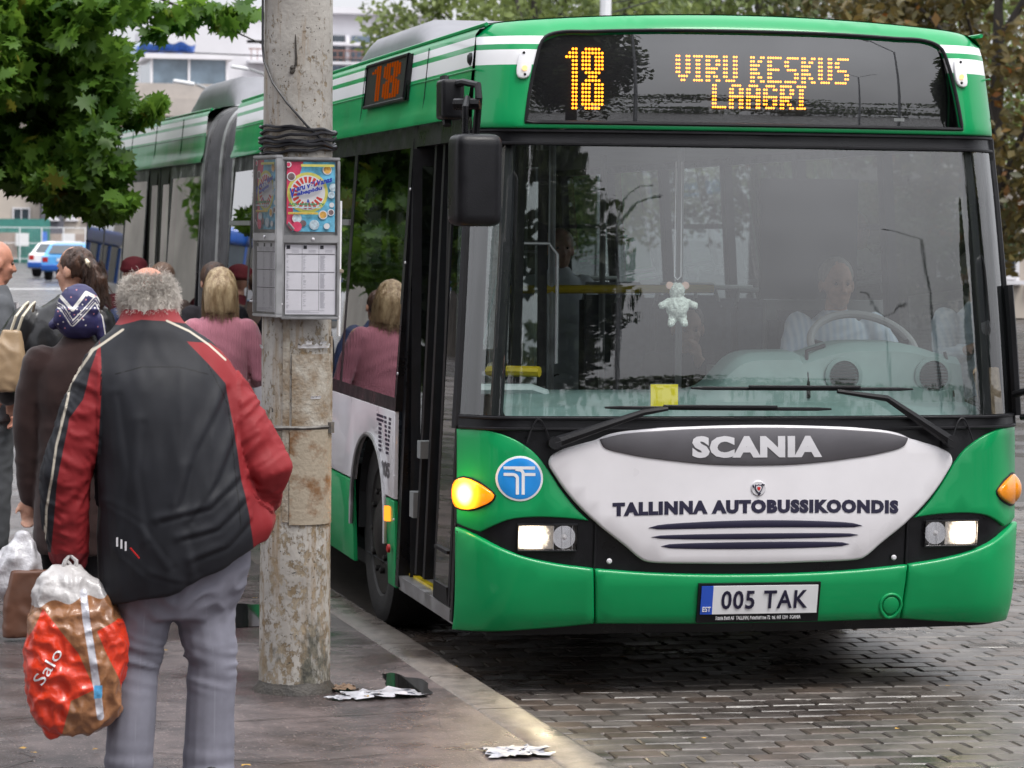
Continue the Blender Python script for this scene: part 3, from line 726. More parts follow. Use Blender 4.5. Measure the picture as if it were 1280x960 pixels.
# underbody; the low front slab is added to deepen shade under the bumper
q=MB()
q.box((0,4.9,.30),(2.2,8.2,.08)); q.box((0,14,.30),(2.2,6.8,.08)); q.box((.2,1.2,.24),(.5,.5,.1)); q.box((-.45,.9,.255),(1.3,1.0,.05)); q.box((0,3.9,.22),(2.1,1.6,.1))
q.box((0,2.53,.45),(2.1,.16,.16)); q.box((0,1.8,.26),(1.6,.6,.06)); q.build('underbody',M['dark'],bus)
for c in (2.53,):
    for sd in (-1,1): wheel(bus,sd*1.17,c+.12,sd)
    q=MB()
    for sd in (-1,1):
        q.add([Vector((sd*(1.24),c+.53*math.cos(a),.46+.52*max(0,math.sin(a))**.75)) for a in np.linspace(0,PI,13)]+[Vector((sd*.75,c+.53*math.cos(a),.46+.52*max(0,math.sin(a))**.75)) for a in np.linspace(0,PI,13)],[(i,i+1,14+i,13+i) for i in range(12)])
        q.add([Vector((sd*.74,c-.53,.25)),Vector((sd*.74,c+.53,.25)),Vector((sd*.74,c+.53,1.0)),Vector((sd*.74,c-.53,1.0))],[(0,1,2,3)])
    q.build('wheel_well',M['dark'],bus)['kind']='stuff'
    q=MB(); S=side_surf(-1); q.tube([S(c+.53*math.cos(a),.48+.50*max(0,math.sin(a))**.75,.006) for a in np.linspace(0,PI,24)],.012,6); q.build('arch_trim',M['alu'],bus)
for sd in (-1,1):
    for c in (7.7,): wheel(bus,sd*1.2,c,sd)
w=wheel(bus,-1.2,15.3,-1); w.matrix_local=Matrix.Translation(rear(Vector((0,0,0))))@Matrix.Rotation(BEND,4,'Z')
# bellows
q=MB(); npl=22
def bel(u,v):
    a=u*2*PI; y=FY1-.02+(RY0-FY1+.04)*v
    hx,hz=1.20,1.27; e=.24
    ca,sa=math.cos(a),math.sin(a); x=hx*math.copysign(abs(ca)**e,ca); z=1.65+hz*math.copysign(abs(sa)**e,sa); x*=1-.055*max(0,(z-1.2)/1.7)
    pl=1+.022*math.cos(v*npl*2*PI)-.0*v
    p=Vector((x*pl,y,1.65+(z-1.65)*(.5+.5*pl))); t=max(0,(y-JY)); 
    w_=v*v*(3-2*v); r_=rear(p); return p.lerp(r_,w_)
q.grid(bel,64,npl*6); q.build('bellows',M['bellows'],bus)
q=MB()
for v in (.0,.5,1.0): q.tube([bel(u,v)*1 for u in np.linspace(0,1,65)[:-1]],.028,6,closed=True)
q.build('bellows_frame',M['alu'],bus)

# ---- side number display in the cove, above the door
q=MB(); S=side_surf(-1); tfbox(q,1.98,3.22,2.635,2.858,-1,ident,-.02,.030)
sdp=q.build('side_display',M['ledback'],bus)
q=MB(); q.tube([S(1.98,2.64,.032),S(3.22,2.64,.032),S(3.22,2.855,.032),S(1.98,2.855,.032)],.009,6,closed=True); q.tube([S(2.02,2.64,.033),S(2.0,2.86,.033)],.008,5,mi=0); q.build('display_seal',M['rubber'],sdp)
sdp_=sdp; ledblock('18',False,3.02,2.22,2.668,2.832,sdp,M['ledfaint'],lambda y,z:S(y,z,.0315),.014); sdp_=None
# ---- front door
dr=empty('front_door',(0,0,0)); dr.parent=bus
q=MB()
tfbox(q,.34,.40,.30,2.50,-1,ident,-.08,.004); tfbox(q,1.70,1.785,.30,2.50,-1,ident,-.08,.006); tfbox(q,.40,1.70,2.40,2.50,-1,ident,-.08,.003)
q.build('door_frame',M['black'],dr)
# near leaf: glass in a rubber frame; far leaf folded inwards
def leaf(y0,y1,tf2):
    q=MB(); f_=.045
    for (a,b,c,d) in ((y0,y0+f_,.36,2.39),(y1-f_,y1,.36,2.39),(y0+f_,y1-f_,.36,.44),(y0+f_,y1-f_,2.31,2.39),(y0+f_,y1-f_,.585,.60)): tfbox(q,a,b,c,d,-1,tf2,-.03,-.004)
    o=q.build('door_leaf',M['rubber'],dr)
    S=side_surf(-1,tf2); g=MB(); g.add([S(y0+f_,.44,-.012),S(y1-f_,.44,-.012),S(y1-f_,2.31,-.012),S(y0+f_,2.31,-.012)],[(0,1,2,3)]); g.build('door_glass',M['doorglass'],o); return o
leaf(.405,.80,ident)
def fold(v):  # far leaf swung inward about its hinge
    a=R(80); hx,hy=-1.20,1.64; x,y=v[0]-hx,v[1]-hy; c,s=math.cos(a),math.sin(a); return Vector((hx+x*c-y*s,hy+x*s+y*c,v[2]))
leaf(1.02,1.66,fold)
def fold2(v):
    a=R(-78); hx,hy=-1.20,.82; x,y=v[0]-hx,v[1]-hy; c,s=math.cos(a),math.sin(a); return Vector((hx+x*c-y*s,hy+x*s+y*c,v[2]))
leaf(.81,1.18,fold2)
q=MB()
for yy in (1.12,1.33): tfbox(q,yy,yy+.05,.40,2.40,-1,ident,-.09,-.03)
q.build('door_post',M['rubber'],dr)
q=MB(); tfbox(q,.37,1.74,.285,.355,-1,ident,-.5,-.005); q.build('door_sill',M['alu'],dr)
q=MB(); q.box((-1.20,1.04,.362),(.03,1.30,.012)); q.build('sill_edge',M['yellow'],dr)
q=MB()
for z in (.62,.83,1.32,1.85,2.2): q.lathe([(.007,0),(.006,-.006)],side_surf(-1)(1.735,z,.008),8,'X')
q.build('door_screw',M['whiteprint'],dr)
for a_ in ((1.215,1.30,.95,1.03),(1.38,1.48,.66,.78)): q=MB(); tfbox(q,*a_,-1,ident,-.1,-.02); q.build('door_button_box',M['greyin'],dr)
# other doors: black frames with glass
for tf,a,b in ((ident,5.2,6.5),(rear,12.2,13.5)):
    d2=empty('passenger_door',(0,0,0)); d2.parent=bus
    for y0_,y1_ in ((a+.02,(a+b)/2-.02),((a+b)/2+.02,b-.02)):
        q=MB()
        for (p,q_,c,d) in ((y0_,y0_+.13,.30,2.5),(y1_-.13,y1_,.30,2.5),(y0_+.13,y1_-.13,.30,.42),(y0_+.13,y1_-.13,2.36,2.5)): tfbox(q,p,q_,c,d,-1,tf,-.03,.0)
        o=q.build('door_leaf',M['rubber'],d2); S=side_surf(-1,tf)
        g=MB(); g.add([S(y0_+.13,.42,-.01),S(y1_-.13,.42,-.01),S(y1_-.13,2.36,-.01),S(y0_+.13,2.36,-.01)],[(0,1,2,3)]); g.build('door_glass',M['sideglass'],o)
# side marker lamps near the wheel, side lettering
S=side_surf(-1)
q=MB(); tfbox(q,1.93,2.0,.62,.67,-1,ident,-.01,.022); 
q=MB(); tfbox(q,1.88,1.935,.60,.67,-1,ident,-.0,.024); q.build('side_marker',emis('side_marker_amber',(1,.25,.02),1.6),bus)
q=MB(); q.lathe([(.022,.0),(.02,-.012),(.008,-.016)],side_surf(-1)(1.86,.47,.006),12,'X'); q.build('side_reflector',M['redprint'],bus)
# striped side logo, vertical number
def sidetext(body,y0,y1,z0,z1,m,par=bus,bold=.05,name='lettering'):
    S=side_surf(-1); return text_obj(body,m,par,((0,z0),(1,z1)),lambda u,z,off:S(y0+(y1-y0)*u,z,off),name=name,off=.005,bold=bold,thick=.0008,res=2)
q=MB()
for (ya,yb,kind) in ((2.30,2.10,'T'),(2.08,1.88,'V')):
    for k in range(9):
        z=1.085-k*.021; t=k/8
        if kind=='T': segs=[(0,1)] if k<2 else [(.30,.72)]
        else: segs=[(.0+.30*t,.32+.22*t),(1-.32-.22*t,1-.30*t)]
        for s0,s1 in segs:
            y0_,y1_=ya+(yb-ya)*s0,ya+(yb-ya)*s1; tfbox(q,y1_,y0_,z,z+.013,-1,ident,.0035,.0055)
q.build('side_logo',M['navy'],bus)
sidetext('005',2.15,1.90,.80,.88,M['greyplate'])
# cove badge
q=MB(); q.lathe([(.028,0),(.028,-.012),(.018,-.02)],Vector((-1.165,.50,2.755)),12,'X'); q.build('camera_pod',M['black'],bus)

# ---- mirrors
def rbox(q,c,d,b,seg=4,M_=None,tap=0):
    bm=bmesh.new(); bmesh.ops.create_cube(bm,size=1)
    for v in bm.verts: v.co=Vector((v.co.x*d[0],v.co.y*d[1],v.co.z*d[2]))
    bmesh.ops.bevel(bm,geom=bm.edges[:],offset=b,segments=seg,affect='EDGES',profile=.6)
    bm.verts.index_update(); T=M_ or Matrix.Identity(4)
    q.add([T@Vector((v.co.x*(1-tap*(v.co.z/d[2]+.5)),v.co.y,v.co.z))+Vector(c) for v in bm.verts],[tuple(v.index for v in f.verts) for f in bm.faces],0,True); bm.free()
mr_=empty('mirror_assembly',(0,0,0)); mr_.parent=bus; mr_.location=(-.095,0,0)
q=MB(); rbox(q,(-1.185,-.16,2.215),(.205,.16,.385),.05,M_=Matrix.Rotation(R(8),4,'Z')); 
mh=q.build('mirror_housing',M['black'],mr_)
q=MB(); q.add([Vector((-1.27,-.085,2.05)),Vector((-1.10,-.085,2.05)),Vector((-1.10,-.085,2.38)),Vector((-1.27,-.085,2.38))],[(0,1,2,3)]); q.build('mirror_glass',M['chrome'],mr_)
q=MB()
q.tube([(-1.22,-.12,2.39),(-1.22,-.12,2.52),(-1.20,-.06,2.56)],.014,8)
q.tube([(-1.25,-.03,2.535),(-1.15,-.09,2.535)],.024,8)
q.tube([(-1.155,-.02,2.40),(-1.155,-.06,2.50),(-1.155,-.08,2.56),(-1.155,-.06,2.615),(-1.20,.02,2.63),(-1.24,.16,2.62)],.016,8)
rbox(q,(-1.235,.14,2.56),(.10,.14,.17),.02)
q.tube([(-1.25,.12,2.45),(-1.25,.2,2.66)],.02,8)
q.build('mirror_arm',M['black'],mr_)
# right-hand mirror on its low bracket
mr2=empty('mirror_assembly',(0,0,0)); mr2.parent=bus
q=MB(); rbox(q,(1.415,.02,1.80),(.24,.16,.34),.05); o_=q.build('mirror_housing',M['black'],mr2)
q=MB(); rbox(q,(1.40,.02,1.66),(.2,.15,.12),.04); q.build('mirror_cover',M['whiteprint'],mr2)
q=MB(); q.tube([(1.24,.16,1.30),(1.30,.04,1.335),(1.48,.0,1.36)],.016,8); q.tube([(1.26,.12,1.20),(1.31,.04,1.215),(1.50,.0,1.20)],.014,8); rbox(q,(1.285,.06,1.275),(.05,.06,.15),.012); q.tube([(1.45,0,1.36),(1.45,0,1.7)],.016,8)
q.tube([(1.30,.0,1.21),(1.285,-.01,1.17),(1.26,0,1.12)],.003,5)
q.build('mirror_arm',M['black'],mr2)
# rain strip right pillar
q=MB(); q.tube([F(hw(z)*.99,z,.03) for z in np.linspace(1.2,1.78,8)],.022,6); q.build('pillar_strip',M['rubber'],bus)

# ------------------------------------------------------------------ inside the bus
# dashboard
def dash(u,v):
    x=-1.05+2.18*u; # profile along depth
    rise=0.185*(1/(1+math.exp(-(x-.02)*26)))+.045*math.exp(-((x-.72)/.26)**4)
    prof=[(.24,1.05),(.22,1.20),(.30,1.235),(.44,1.25),(.50,1.27+rise*.9),(.56,1.285+rise),(.75,1.29+rise),(.80,1.20+rise*.6),(.82,.95)]
    t=v*(len(prof)-1); i=min(int(t),len(prof)-2); f_=t-i; y=prof[i][0]*(1-f_)+prof[i+1][0]*f_; z=prof[i][1]*(1-f_)+prof[i+1][1]*f_
    if x>.36: z-= .03*max(0,abs((x-.75)/.42))**3*(1 if v>.45 else 0)
    return Vector((x,y+.05+ .14*max(0,abs(x)/1.1-.75)*3*0,z))
q=MB(); q.grid(dash,70,32); dsh=q.build('dashboard',M['dash'],bus)
for x in (.56,.985):
    q=MB(); q.lathe([(.088,.005),(.088,-.012),(.070,-.016),(.066,.0)],(x,.520,1.365),28,'Y'); o_=q.build('air_vent',M['dash'],dsh)
    q=MB()
    for k in range(-4,5):
        w_=math.sqrt(max(0,.064**2-(k*.014)**2)); q.box((x,.505,1.365+k*.014),(2*w_,.01,.005))
    q.lathe([(.064,.006),(.002,.008)],(x,.517,1.365),20,'Y'); q.build('vent_slat',M['dark'],o_)
q=MB(); q.tube([(.39,.49,1.27),(.40,.545,1.38),(.41,.60,1.475),(.50,.61,1.50)],.009,6); q.tube([(1.08,.50,1.27),(1.08,.55,1.38),(1.07,.60,1.47)],.008,6); q.build('dashboard_seam',M['black'],dsh)
# steering wheel
sw=empty('steering_wheel',(0,0,0)); sw.parent=bus
T=Matrix.Translation((.79,.93,1.475))@Matrix.Rotation(R(38),4,'X')
q=MB(); q.tube([T@Vector((.25*math.cos(a),.25*math.sin(a),0)) for a in np.linspace(0,2*PI,48,endpoint=False)],.019,8,closed=True); q.build('wheel_rim',mat('pale_grey_wheel',(.38,.38,.38),.5),sw)
q=MB()
for a in (0.2,PI-.2,-PI/2): q.tube([T@Vector((.24*math.cos(a),.24*math.sin(a),0)),T@Vector((.05*math.cos(a),.05*math.sin(a),-.04))],.014,6)
q.tube([T@Vector((0,0,-.04)),T@Vector((0,0,-.35))],.03,8); q.lathe([(.07,-.05),(.06,-.02),(.02,-.01)],T@Vector((0,0,0)),16); q.build('wheel_spokes' if 0 else 'spoke',M['black'],sw)
# cab partition, bulkhead behind the driver, rails
q=MB(); q.box((.95,2.05,1.0),(.62,.04,1.35)); q.box((.36,1.55,.85),(.03,1.0,1.0)); q.build('cab_partition',M['greyin'],bus)
q=MB(); q.box((.85,2.0,1.98),(.5,.03,.6)); q.build('partition_upper',M['dark'],bus)
q=MB(); q.box((.86,1.95,1.25),(.46,.14,.75),bev=.05); q.box((.86,1.75,.86),(.46,.45,.14),bev=.05); q.build('driver_seat',M['seat'],bus)
q=MB(); q.tube([(-.62,2.5,1.71),(.50,2.5,1.72)],.022,8); q.build('yellow_rail',M['yellow'],bus)
q=MB(); q.tube([(-1.0,.9,1.37),(-.92,.8,1.375),(-.80,.72,1.375)],.024,8); q.build('yellow_grip',M['yellow'],bus)
q=MB(); q.tube([(-1.12,.62,1.30),(-.86,.62,1.30),(-.80,.62,1.28),(-.765,.62,1.22),(-.76,.62,1.1)],.026,8); q.tube([(-1.08,.62,1.5),(-1.0,.62,1.9)],.004,5); q.build('grab_rail',mat('pale_grey_tube',(.35,.42,.42),.4),bus)
pole_pts=[(-.97,.95),(-.35,2.5),(.32,2.5),(-.35,4.3),(.35,4.3),(.35,6.4),(-.35,7.6),(-.55,1.9)]
for x,y in pole_pts:
    q=MB(); q.tube([(x,y,.34),(x,y,2.44)],.018,8); q.build('hand_pole',M['greyin'] if x<-.9 or y>3 else M['alu'],bus)
# front passenger grab frame
q=MB(); q.tube([(-.99,1.0,1.95),(-.70,1.0,1.95),(-.66,1.0,1.90),(-.66,1.0,1.4)],.008,6); q.build('door_handrail',M['alu'],bus)
def seat(x,y,rot=0,tf=ident):
    s=empty('passenger_seat',(0,0,0)); s.parent=bus
    q=MB(); q.box((0,0,.45),(.42,.42,.09),bev=.03); q.build('seat_cushion',M['seat'],s)
    q=MB(); q.box((0,.22,.80),(.42,.07,.68),bev=.03); q.build('seat_back',M['seat'],s)
    q=MB(); q.tube([(-.12,.1,.0),(-.12,.1,.42)],.025,6); q.tube([(.12,.1,.0),(.12,.1,.42)],.025,6); q.tube([(-.18,.24,1.1),(-.16,.25,1.2),(.16,.25,1.2),(.18,.24,1.1)],.015,6); q.build('seat_leg',M['greyin'],s)
    s.location=tf(Vector((x,y,.50))); s.rotation_euler=(0,0,rot); return s
for y in (2.95,3.8,4.6): 
    for x in (.55,1.0): seat(x,y)
for y in (3.2,4.0):
    for x in (-1.0,-.58): seat(x,y)
for y in (7.0,7.8):
    for x in (-1.0,-.58,.58,1.0): seat(x,y)
for y in (11.3,12.1,14.2,15.0):
    for x in (.58,1.0): seat(x,y,BEND,rear)
# things in the windscreen
q=MB(); q.add([F(x,z,-.006) for x,z in ((-.46,1.258),(-.34,1.258),(-.34,1.352),(-.46,1.352))],[(0,1,2,3)]); card=q.build('yellow_card',mat('yellow_card',(.85,.72,.02),.5,var=.05),None)
q=MB(); ins=[F(x,z,-.008) for x,z in ((-.462,1.253),(-.338,1.253),(-.338,1.354),(-.462,1.354))]; q.add(ins,[(0,1,2,3)]); 
q2=q.build('card_back',M['greyin'],card)
tag(card,'small bright yellow card standing inside the lower edge of the windscreen','card')
# plush toy on a loop of string
toy=empty('plush_toy',(-.225,.50,1.70),0,'pale furry soft toy hanging on a string inside the windscreen','soft toy')
fur=mat('pale_plush',(.72,.78,.72),.95,var=.2,vscale=60,bump=.8,bscale=160)
def blobmesh(prims,vox,sm=6,name='b',mats=None):
    mb=MB()
    for p in prims:
        if p[0]=='e':
            _,c,r_,*rot=p; E_=Euler(rot[0]).to_matrix() if rot else Matrix.Identity(3); n1,n2=16,10
            vs=[Vector(c)+E_@Vector((r_[0]*math.cos(2*PI*i/n1)*math.sin(PI*j/n2),r_[1]*math.sin(2*PI*i/n1)*math.sin(PI*j/n2),r_[2]*math.cos(PI*j/n2))) for j in range(1,n2) for i in range(n1)]
            vs+=[Vector(c)+E_@Vector((0,0,r_[2])),Vector(c)+E_@Vector((0,0,-r_[2]))]; t,b=len(vs)-2,len(vs)-1
            fs=[(j*n1+i,(j+1)*n1+i,(j+1)*n1+(i+1)%n1,j*n1+(i+1)%n1) for j in range(n2-2) for i in range(n1)]
            fs+=[(t,i,(i+1)%n1) for i in range(n1)]+[(b,(n2-2)*n1+(i+1)%n1,(n2-2)*n1+i) for i in range(n1)]
            mb.add(vs,fs)
        elif p[0]=='c':   # chain of (point,radius)
            ch=p[1]; pts=[Vector(a) for a,_ in ch]; rs=[r for _,r in ch]
            d0=(pts[0]-pts[1]).normalized(); d1=(pts[-1]-pts[-2]).normalized()
            P=[pts[0]+d0*rs[0]*.95,pts[0]+d0*rs[0]*.6]+pts+[pts[-1]+d1*rs[-1]*.6,pts[-1]+d1*rs[-1]*.95]; RR=[rs[0]*.3,rs[0]*.8]+rs+[rs[-1]*.8,rs[-1]*.3]
            mb.tube(P,RR,14)
        elif p[0]=='l':   # loft of ellipses (cx,cy,z,rx,ry[,power])
            ch=[tuple(e) if len(e)>5 else tuple(e)+(.85,) for e in p[1]]; n=28; vs=[];fs=[]; ch2=[]
            for i in range(len(ch)-1):
                e0=ch[max(0,i-1)];e1=ch[i];e2=ch[i+1];e3=ch[min(len(ch)-1,i+2)]
                for k in range(5):
                    t=k/5; ch2.append(tuple(.5*(2*b_+(c_-a_)*t+(2*a_-5*b_+4*c_-d_)*t*t+(3*b_-a_-3*c_+d_)*t**3) for a_,b_,c_,d_ in zip(e0,e1,e2,e3)))
            ch=ch2+[ch[-1]]
            for e in ch:
                cx,cy,z,rx,ry=e[:5]; pw=e[5] if len(e)>5 else .85
                for k in range(n):
                    a=2*PI*k/n; ca,sa=math.cos(a),math.sin(a); vs.append(Vector((cx+rx*math.copysign(abs(ca)**pw,ca),cy+ry*math.copysign(abs(sa)**pw,sa),z)))
            for i in range(len(ch)-1):
                for k in range(n): fs.append((i*n+k,i*n+(k+1)%n,(i+1)*n+(k+1)%n,(i+1)*n+k))
            fs.append(tuple(range(n))[::-1]); fs.append(tuple((len(ch)-1)*n+k for k in range(n)))
            # follow winding
            if ch[-1][2]<ch[0][2]: fs=[f[::-1] for f in fs]
            mb.add(vs,fs)
    me=mb.mesh(name,mats or []); o=bpy.data.objects.new(name,me); COL.objects.link(o)
    r=o.modifiers.new('r','REMESH'); r.mode='VOXEL'; r.voxel_size=vox; r.use_smooth_shade=True
    if sm: s=o.modifiers.new('s','SMOOTH'); s.iterations=sm; s.factor=.5
    dg=bpy.context.evaluated_depsgraph_get(); me2=bpy.data.meshes.new_from_object(o.evaluated_get(dg)); bpy.data.objects.remove(o); bpy.data.meshes.remove(me)
    for p in me2.polygons: p.use_smooth=True
    me2.materials.clear()
    for m in (mats or []): me2.materials.append(m)
    me2.name=name; return me2
def meshobj(name,me,parent=None): return link(bpy.data.objects.new(name,me),parent)
tm=blobmesh([('e',(0,0,.045),(.036,.034,.040)),('e',(0,0,-.03),(.05,.045,.055)),('c',[((.03,0,0),.018),((.08,-.01,-.02),.016)]),('c',[((-.03,0,0),.018),((-.075,-.01,-.02),.016)]),('c',[((.02,0,-.06),.02),((.03,-.02,-.10),.017)]),('c',[((-.02,0,-.06),.02),((-.03,-.02,-.10),.017)])],.006,2,'toy_body',[fur])
for v in tm.vertices:
    v.co+=v.normal*.006*noise.noise(v.co*90)
meshobj('toy_body',tm,toy)
q=MB()
for sd in (-1,1): q.lathe([(.002,0),(.017,.005),(.017,-.005),(.002,-.006)],(sd*.036,-.003,.07),14,'Y')
q.build('toy_ear',mat('pink_plush',(.75,.5,.42),.9),toy)
q=MB(); q.tube([(-.012,0,.62),(-.014,0,.11),(0,0,.095),(.016,0,.11),(.014,0,.62)],.0028,5); q.build('toy_string',M['whiteprint'],toy)
# rolled cloth in the corner
q=MB(); T=Matrix.Translation((1.165,.27,1.30))@Matrix.Rotation(R(-12),4,'Y')@Matrix.Rotation(R(6),4,'X')
def roll(u,v):
    a=u*5.2*PI; r=.012+.045*u; return T@Vector((r*math.cos(a)*(1+.2*v),r*math.sin(a)*1.0-.01,-.11+.22*v+.012*math.sin(a*2+v*4)))
q.grid(roll,90,8); 
def cloth_r(u,v):
    a=u*2*PI; r=.045+.008*math.sin(3*a+v*5); return T@Vector((r*math.cos(a)*1.0,r*1.05*math.sin(a),-.11+.22*v+.012*math.sin(a+v*3)))
q.grid(cloth_r,30,8)
rc=q.build('rolled_blind',mat('tan_cloth',(.42,.31,.22),.9,var=.25,vscale=20,bump=.5,bscale=60),None)
tag(rc,'rolled tan cloth stuffed in the lower corner of the windscreen','cloth')
# ------------------------------------------------------------------ ground
def wet(name,c1,c2,scale,rough,rv,bump=.3,bscale=120,speck=None,puddle=(.45,.62)):
    """wet ground: colour grain, aggregate specks, glossy film that comes and goes"""
    m=bpy.data.materials.new(name); m.use_nodes=True; t=m.node_tree; n=t.nodes.new; l=t.links.new; b=t.nodes['Principled BSDF']
    g=n('ShaderNodeNewGeometry'); pos=g.outputs['Position']
    def nz(s,d=4,r=.6):
        q=n('ShaderNodeTexNoise'); q.inputs['Scale'].default_value=s; q.inputs['Detail'].default_value=d; q.inputs['Roughness'].default_value=r; l(pos,q.inputs['Vector']); return q.outputs['Fac']
    def mr(s,a,b_,c,d):
        q=n('ShaderNodeMapRange'); l(s,q.inputs[0])
        for i,v in enumerate((a,b_,c,d)): q.inputs[i+1].default_value=v
        return q.outputs[0]
    def mix(f,a,b_):
        q=n('ShaderNodeMix'); q.data_type='RGBA'; l(f,q.inputs[0])
        for k,v in ((6,a),(7,b_)):
            if isinstance(v,tuple): q.inputs[k].default_value=(*v,1)
            else: l(v,q.inputs[k])
        return q.outputs[2]
    col=mix(mr(nz(scale),.35,.65,0,1),c1,c2)
    if speck:
        v=n('ShaderNodeTexVoronoi'); v.inputs['Scale'].default_value=62; l(pos,v.inputs['Vector'])
        f1=mr(v.outputs['Distance'],.12,.30,1,0); sepc=n('ShaderNodeSeparateColor'); l(v.outputs['Color'],sepc.inputs[0])
        f2=mr(sepc.outputs[0],.55,.75,0,1); mu=n('ShaderNodeMath'); mu.operation='MULTIPLY'; l(f1,mu.inputs[0]); l(f2,mu.inputs[1]); col=mix(mu.outputs[0],col,speck)
    big=mr(nz(1.1,5),puddle[0],puddle[1],0,1)
    q=n('ShaderNodeMix'); q.data_type='RGBA'; q.blend_type='MULTIPLY'; q.inputs[0].default_value=1; l(col,q.inputs[6]); l(mix(big,(1,1,1),(.62,.6,.6)),q.inputs[7]); col=q.outputs[2]
    l(col,b.inputs['Base Color']); l(mr(big,0,1,rough,max(.06,rough-rv)),b.inputs['Roughness'])
    bp=n('ShaderNodeBump'); bp.inputs['Distance'].default_value=.006; l(nz(bscale,5,.7),bp.inputs['Height']); l(mr(big,0,1,bump,bump*.25),bp.inputs['Strength']); l(bp.outputs[0],b.inputs['Normal'])
    return m
M['pave']=wet('wet_pavement_asphalt',(.055,.044,.045),(.135,.106,.104),6,.33,.22,.8,80,speck=(.42,.33,.30))
M['sett']=wet('wet_setts',(.050,.042,.037),(.125,.108,.096),4,.40,.20,.45,70,speck=(.20,.17,.15))
M['far']=wet('wet_road_asphalt',(.055,.052,.054),(.085,.08,.082),2,.30,.12,.25,60)
M['kerbm']=wet('wet_granite_kerb',(.10,.085,.075),(.19,.165,.145),14,.38,.18,.4,110,speck=(.35,.30,.26))
M['joint']=mat('dark_wet_joint',(.022,.019,.016),.6,base2=(.05,.042,.034),vscale=14,bump=.5,bscale=80)
M['sett2']=wet('wet_setts_brown',(.055,.042,.034),(.13,.10,.082),4,.40,.18,.45,70,speck=(.20,.17,.15))
M['sett3']=wet('wet_setts_pale',(.062,.053,.048),(.140,.123,.112),4,.40,.18,.45,70,speck=(.25,.22,.20))
def kx(y): return -1.245-.030*y          # outer kerb line
q=MB(); q.add([(-400,-120,-.030),(400,-120,-.030),(400,900,-.030),(-400,900,-.030)],[(0,1,2,3)]); road=tag(q.build('road',M['far']),kind='structure')
q=MB(); q.add([(kx(-6),-6,-.0095),(8,-6,-.0095),(8,14,-.0095),(kx(14),14,-.0095)],[(0,1,2,3)]); q.build('road_bed',M['joint'],road)
# pavement slab with a slightly uneven top
q=MB()
def pv(u,v):
    y=-40+80*(.5+ (v-.5)*1.0); x1=kx(y)-.20; x=-14+(x1+14)*u
    z=.118+.0015*noise.noise(Vector((x*1.3,y*1.3,0)))
    return Vector((x,y,z))
q.grid(pv,60,220,smooth=True); pav=tag(q.build('pavement',M['pave']),kind='structure')
q=MB(); 
for i in range(1): q.add([(kx(-40)-.2,-40,.1),(kx(40)-.2,40,.1),(kx(40)-.2,40,-.05),(kx(-40)-.2,-40,-.05)],[(0,1,2,3)])
q.build('pavement_edge',M['joint'],pav)
def crack(pts,w=.006):
    q=MB(); P=[]
    for i in range(len(pts)-1):
        a,b=Vector(pts[i]),Vector(pts[i+1])
        for k in range(10): P.append(a.lerp(b,k/10))
    L1=[];L2=[]
    for i,p in enumerate(P):
        j_=.02*noise.noise(Vector((p.x*9,p.y*9,4))); ww=w*(.4+abs(noise.noise(Vector((p.x*13,p.y*13,8)))))
        L1.append((p.x+j_,p.y+ww+j_,.1212)); L2.append((p.x+j_,p.y-ww+j_,.1212))
    n=len(P); q.add(L1+L2,[(i,i+1,n+i+1,n+i) for i in range(n-1)]); q.build('crack',M['joint'],pav)
for c_ in ([(-3.9,-1.2),(-3.1,-.9),(-2.5,-1.15),(-1.46,-.95)],[(-2.75,-1.8),(-2.35,-2.1),(-1.9,-1.95)],[(-3.4,1.0),(-2.6,.7),(-2.2,1.1),(-1.5,.9)],[(-2.4,-2.6),(-2.1,-2.3),(-1.5,-2.5)],[(-2.6,3.2),(-1.5,3.0)],[(-3.6,-2.4),(-3.2,-1.9),(-3.3,-1.1)],[(-1.62,-2.9),(-1.66,-1.8),(-1.60,-1.0)]): crack(c_)
# kerb stones
kerb=empty('kerb',(0,0,0)); kerb['kind']='structure'
rnd=random.Random(3); y=-6.0; kms=[]
while y<34:
    Ls=rnd.uniform(.85,1.25); q=MB()
    a,b=y+.004,y+Ls-.004; dz=rnd.uniform(-.003,.003); dx=rnd.uniform(-.004,.004)
    nseg=6; vs=[];prof=[(-.205,.0),(-.205,.112),(-.190,.122),(-.03,.124),(-.012,.118),(0,.10),(.004,-.05)]
    for i in range(nseg+1):
        yy=a+(b-a)*i/nseg
        for (px_,pz_) in prof: vs.append((kx(yy)+px_+dx+.003*noise.noise(Vector((yy*6,px_*20,1))),yy,pz_+dz+.003*noise.noise(Vector((yy*7,px_*20,5)))))
    k=len(prof); fs=[(i*k+j,i*k+j+1,(i+1)*k+j+1,(i+1)*k+j) for i in range(nseg) for j in range(k-1)]
    q.add(vs,fs,0,True); q.add([vs[j] for j in range(k)],[tuple(range(k))]); q.add([vs[nseg*k+j] for j in range(k)],[tuple(range(k))[::-1]])
    q.build('kerb_stone',M['kerbm'],kerb,sharp=40); y+=Ls
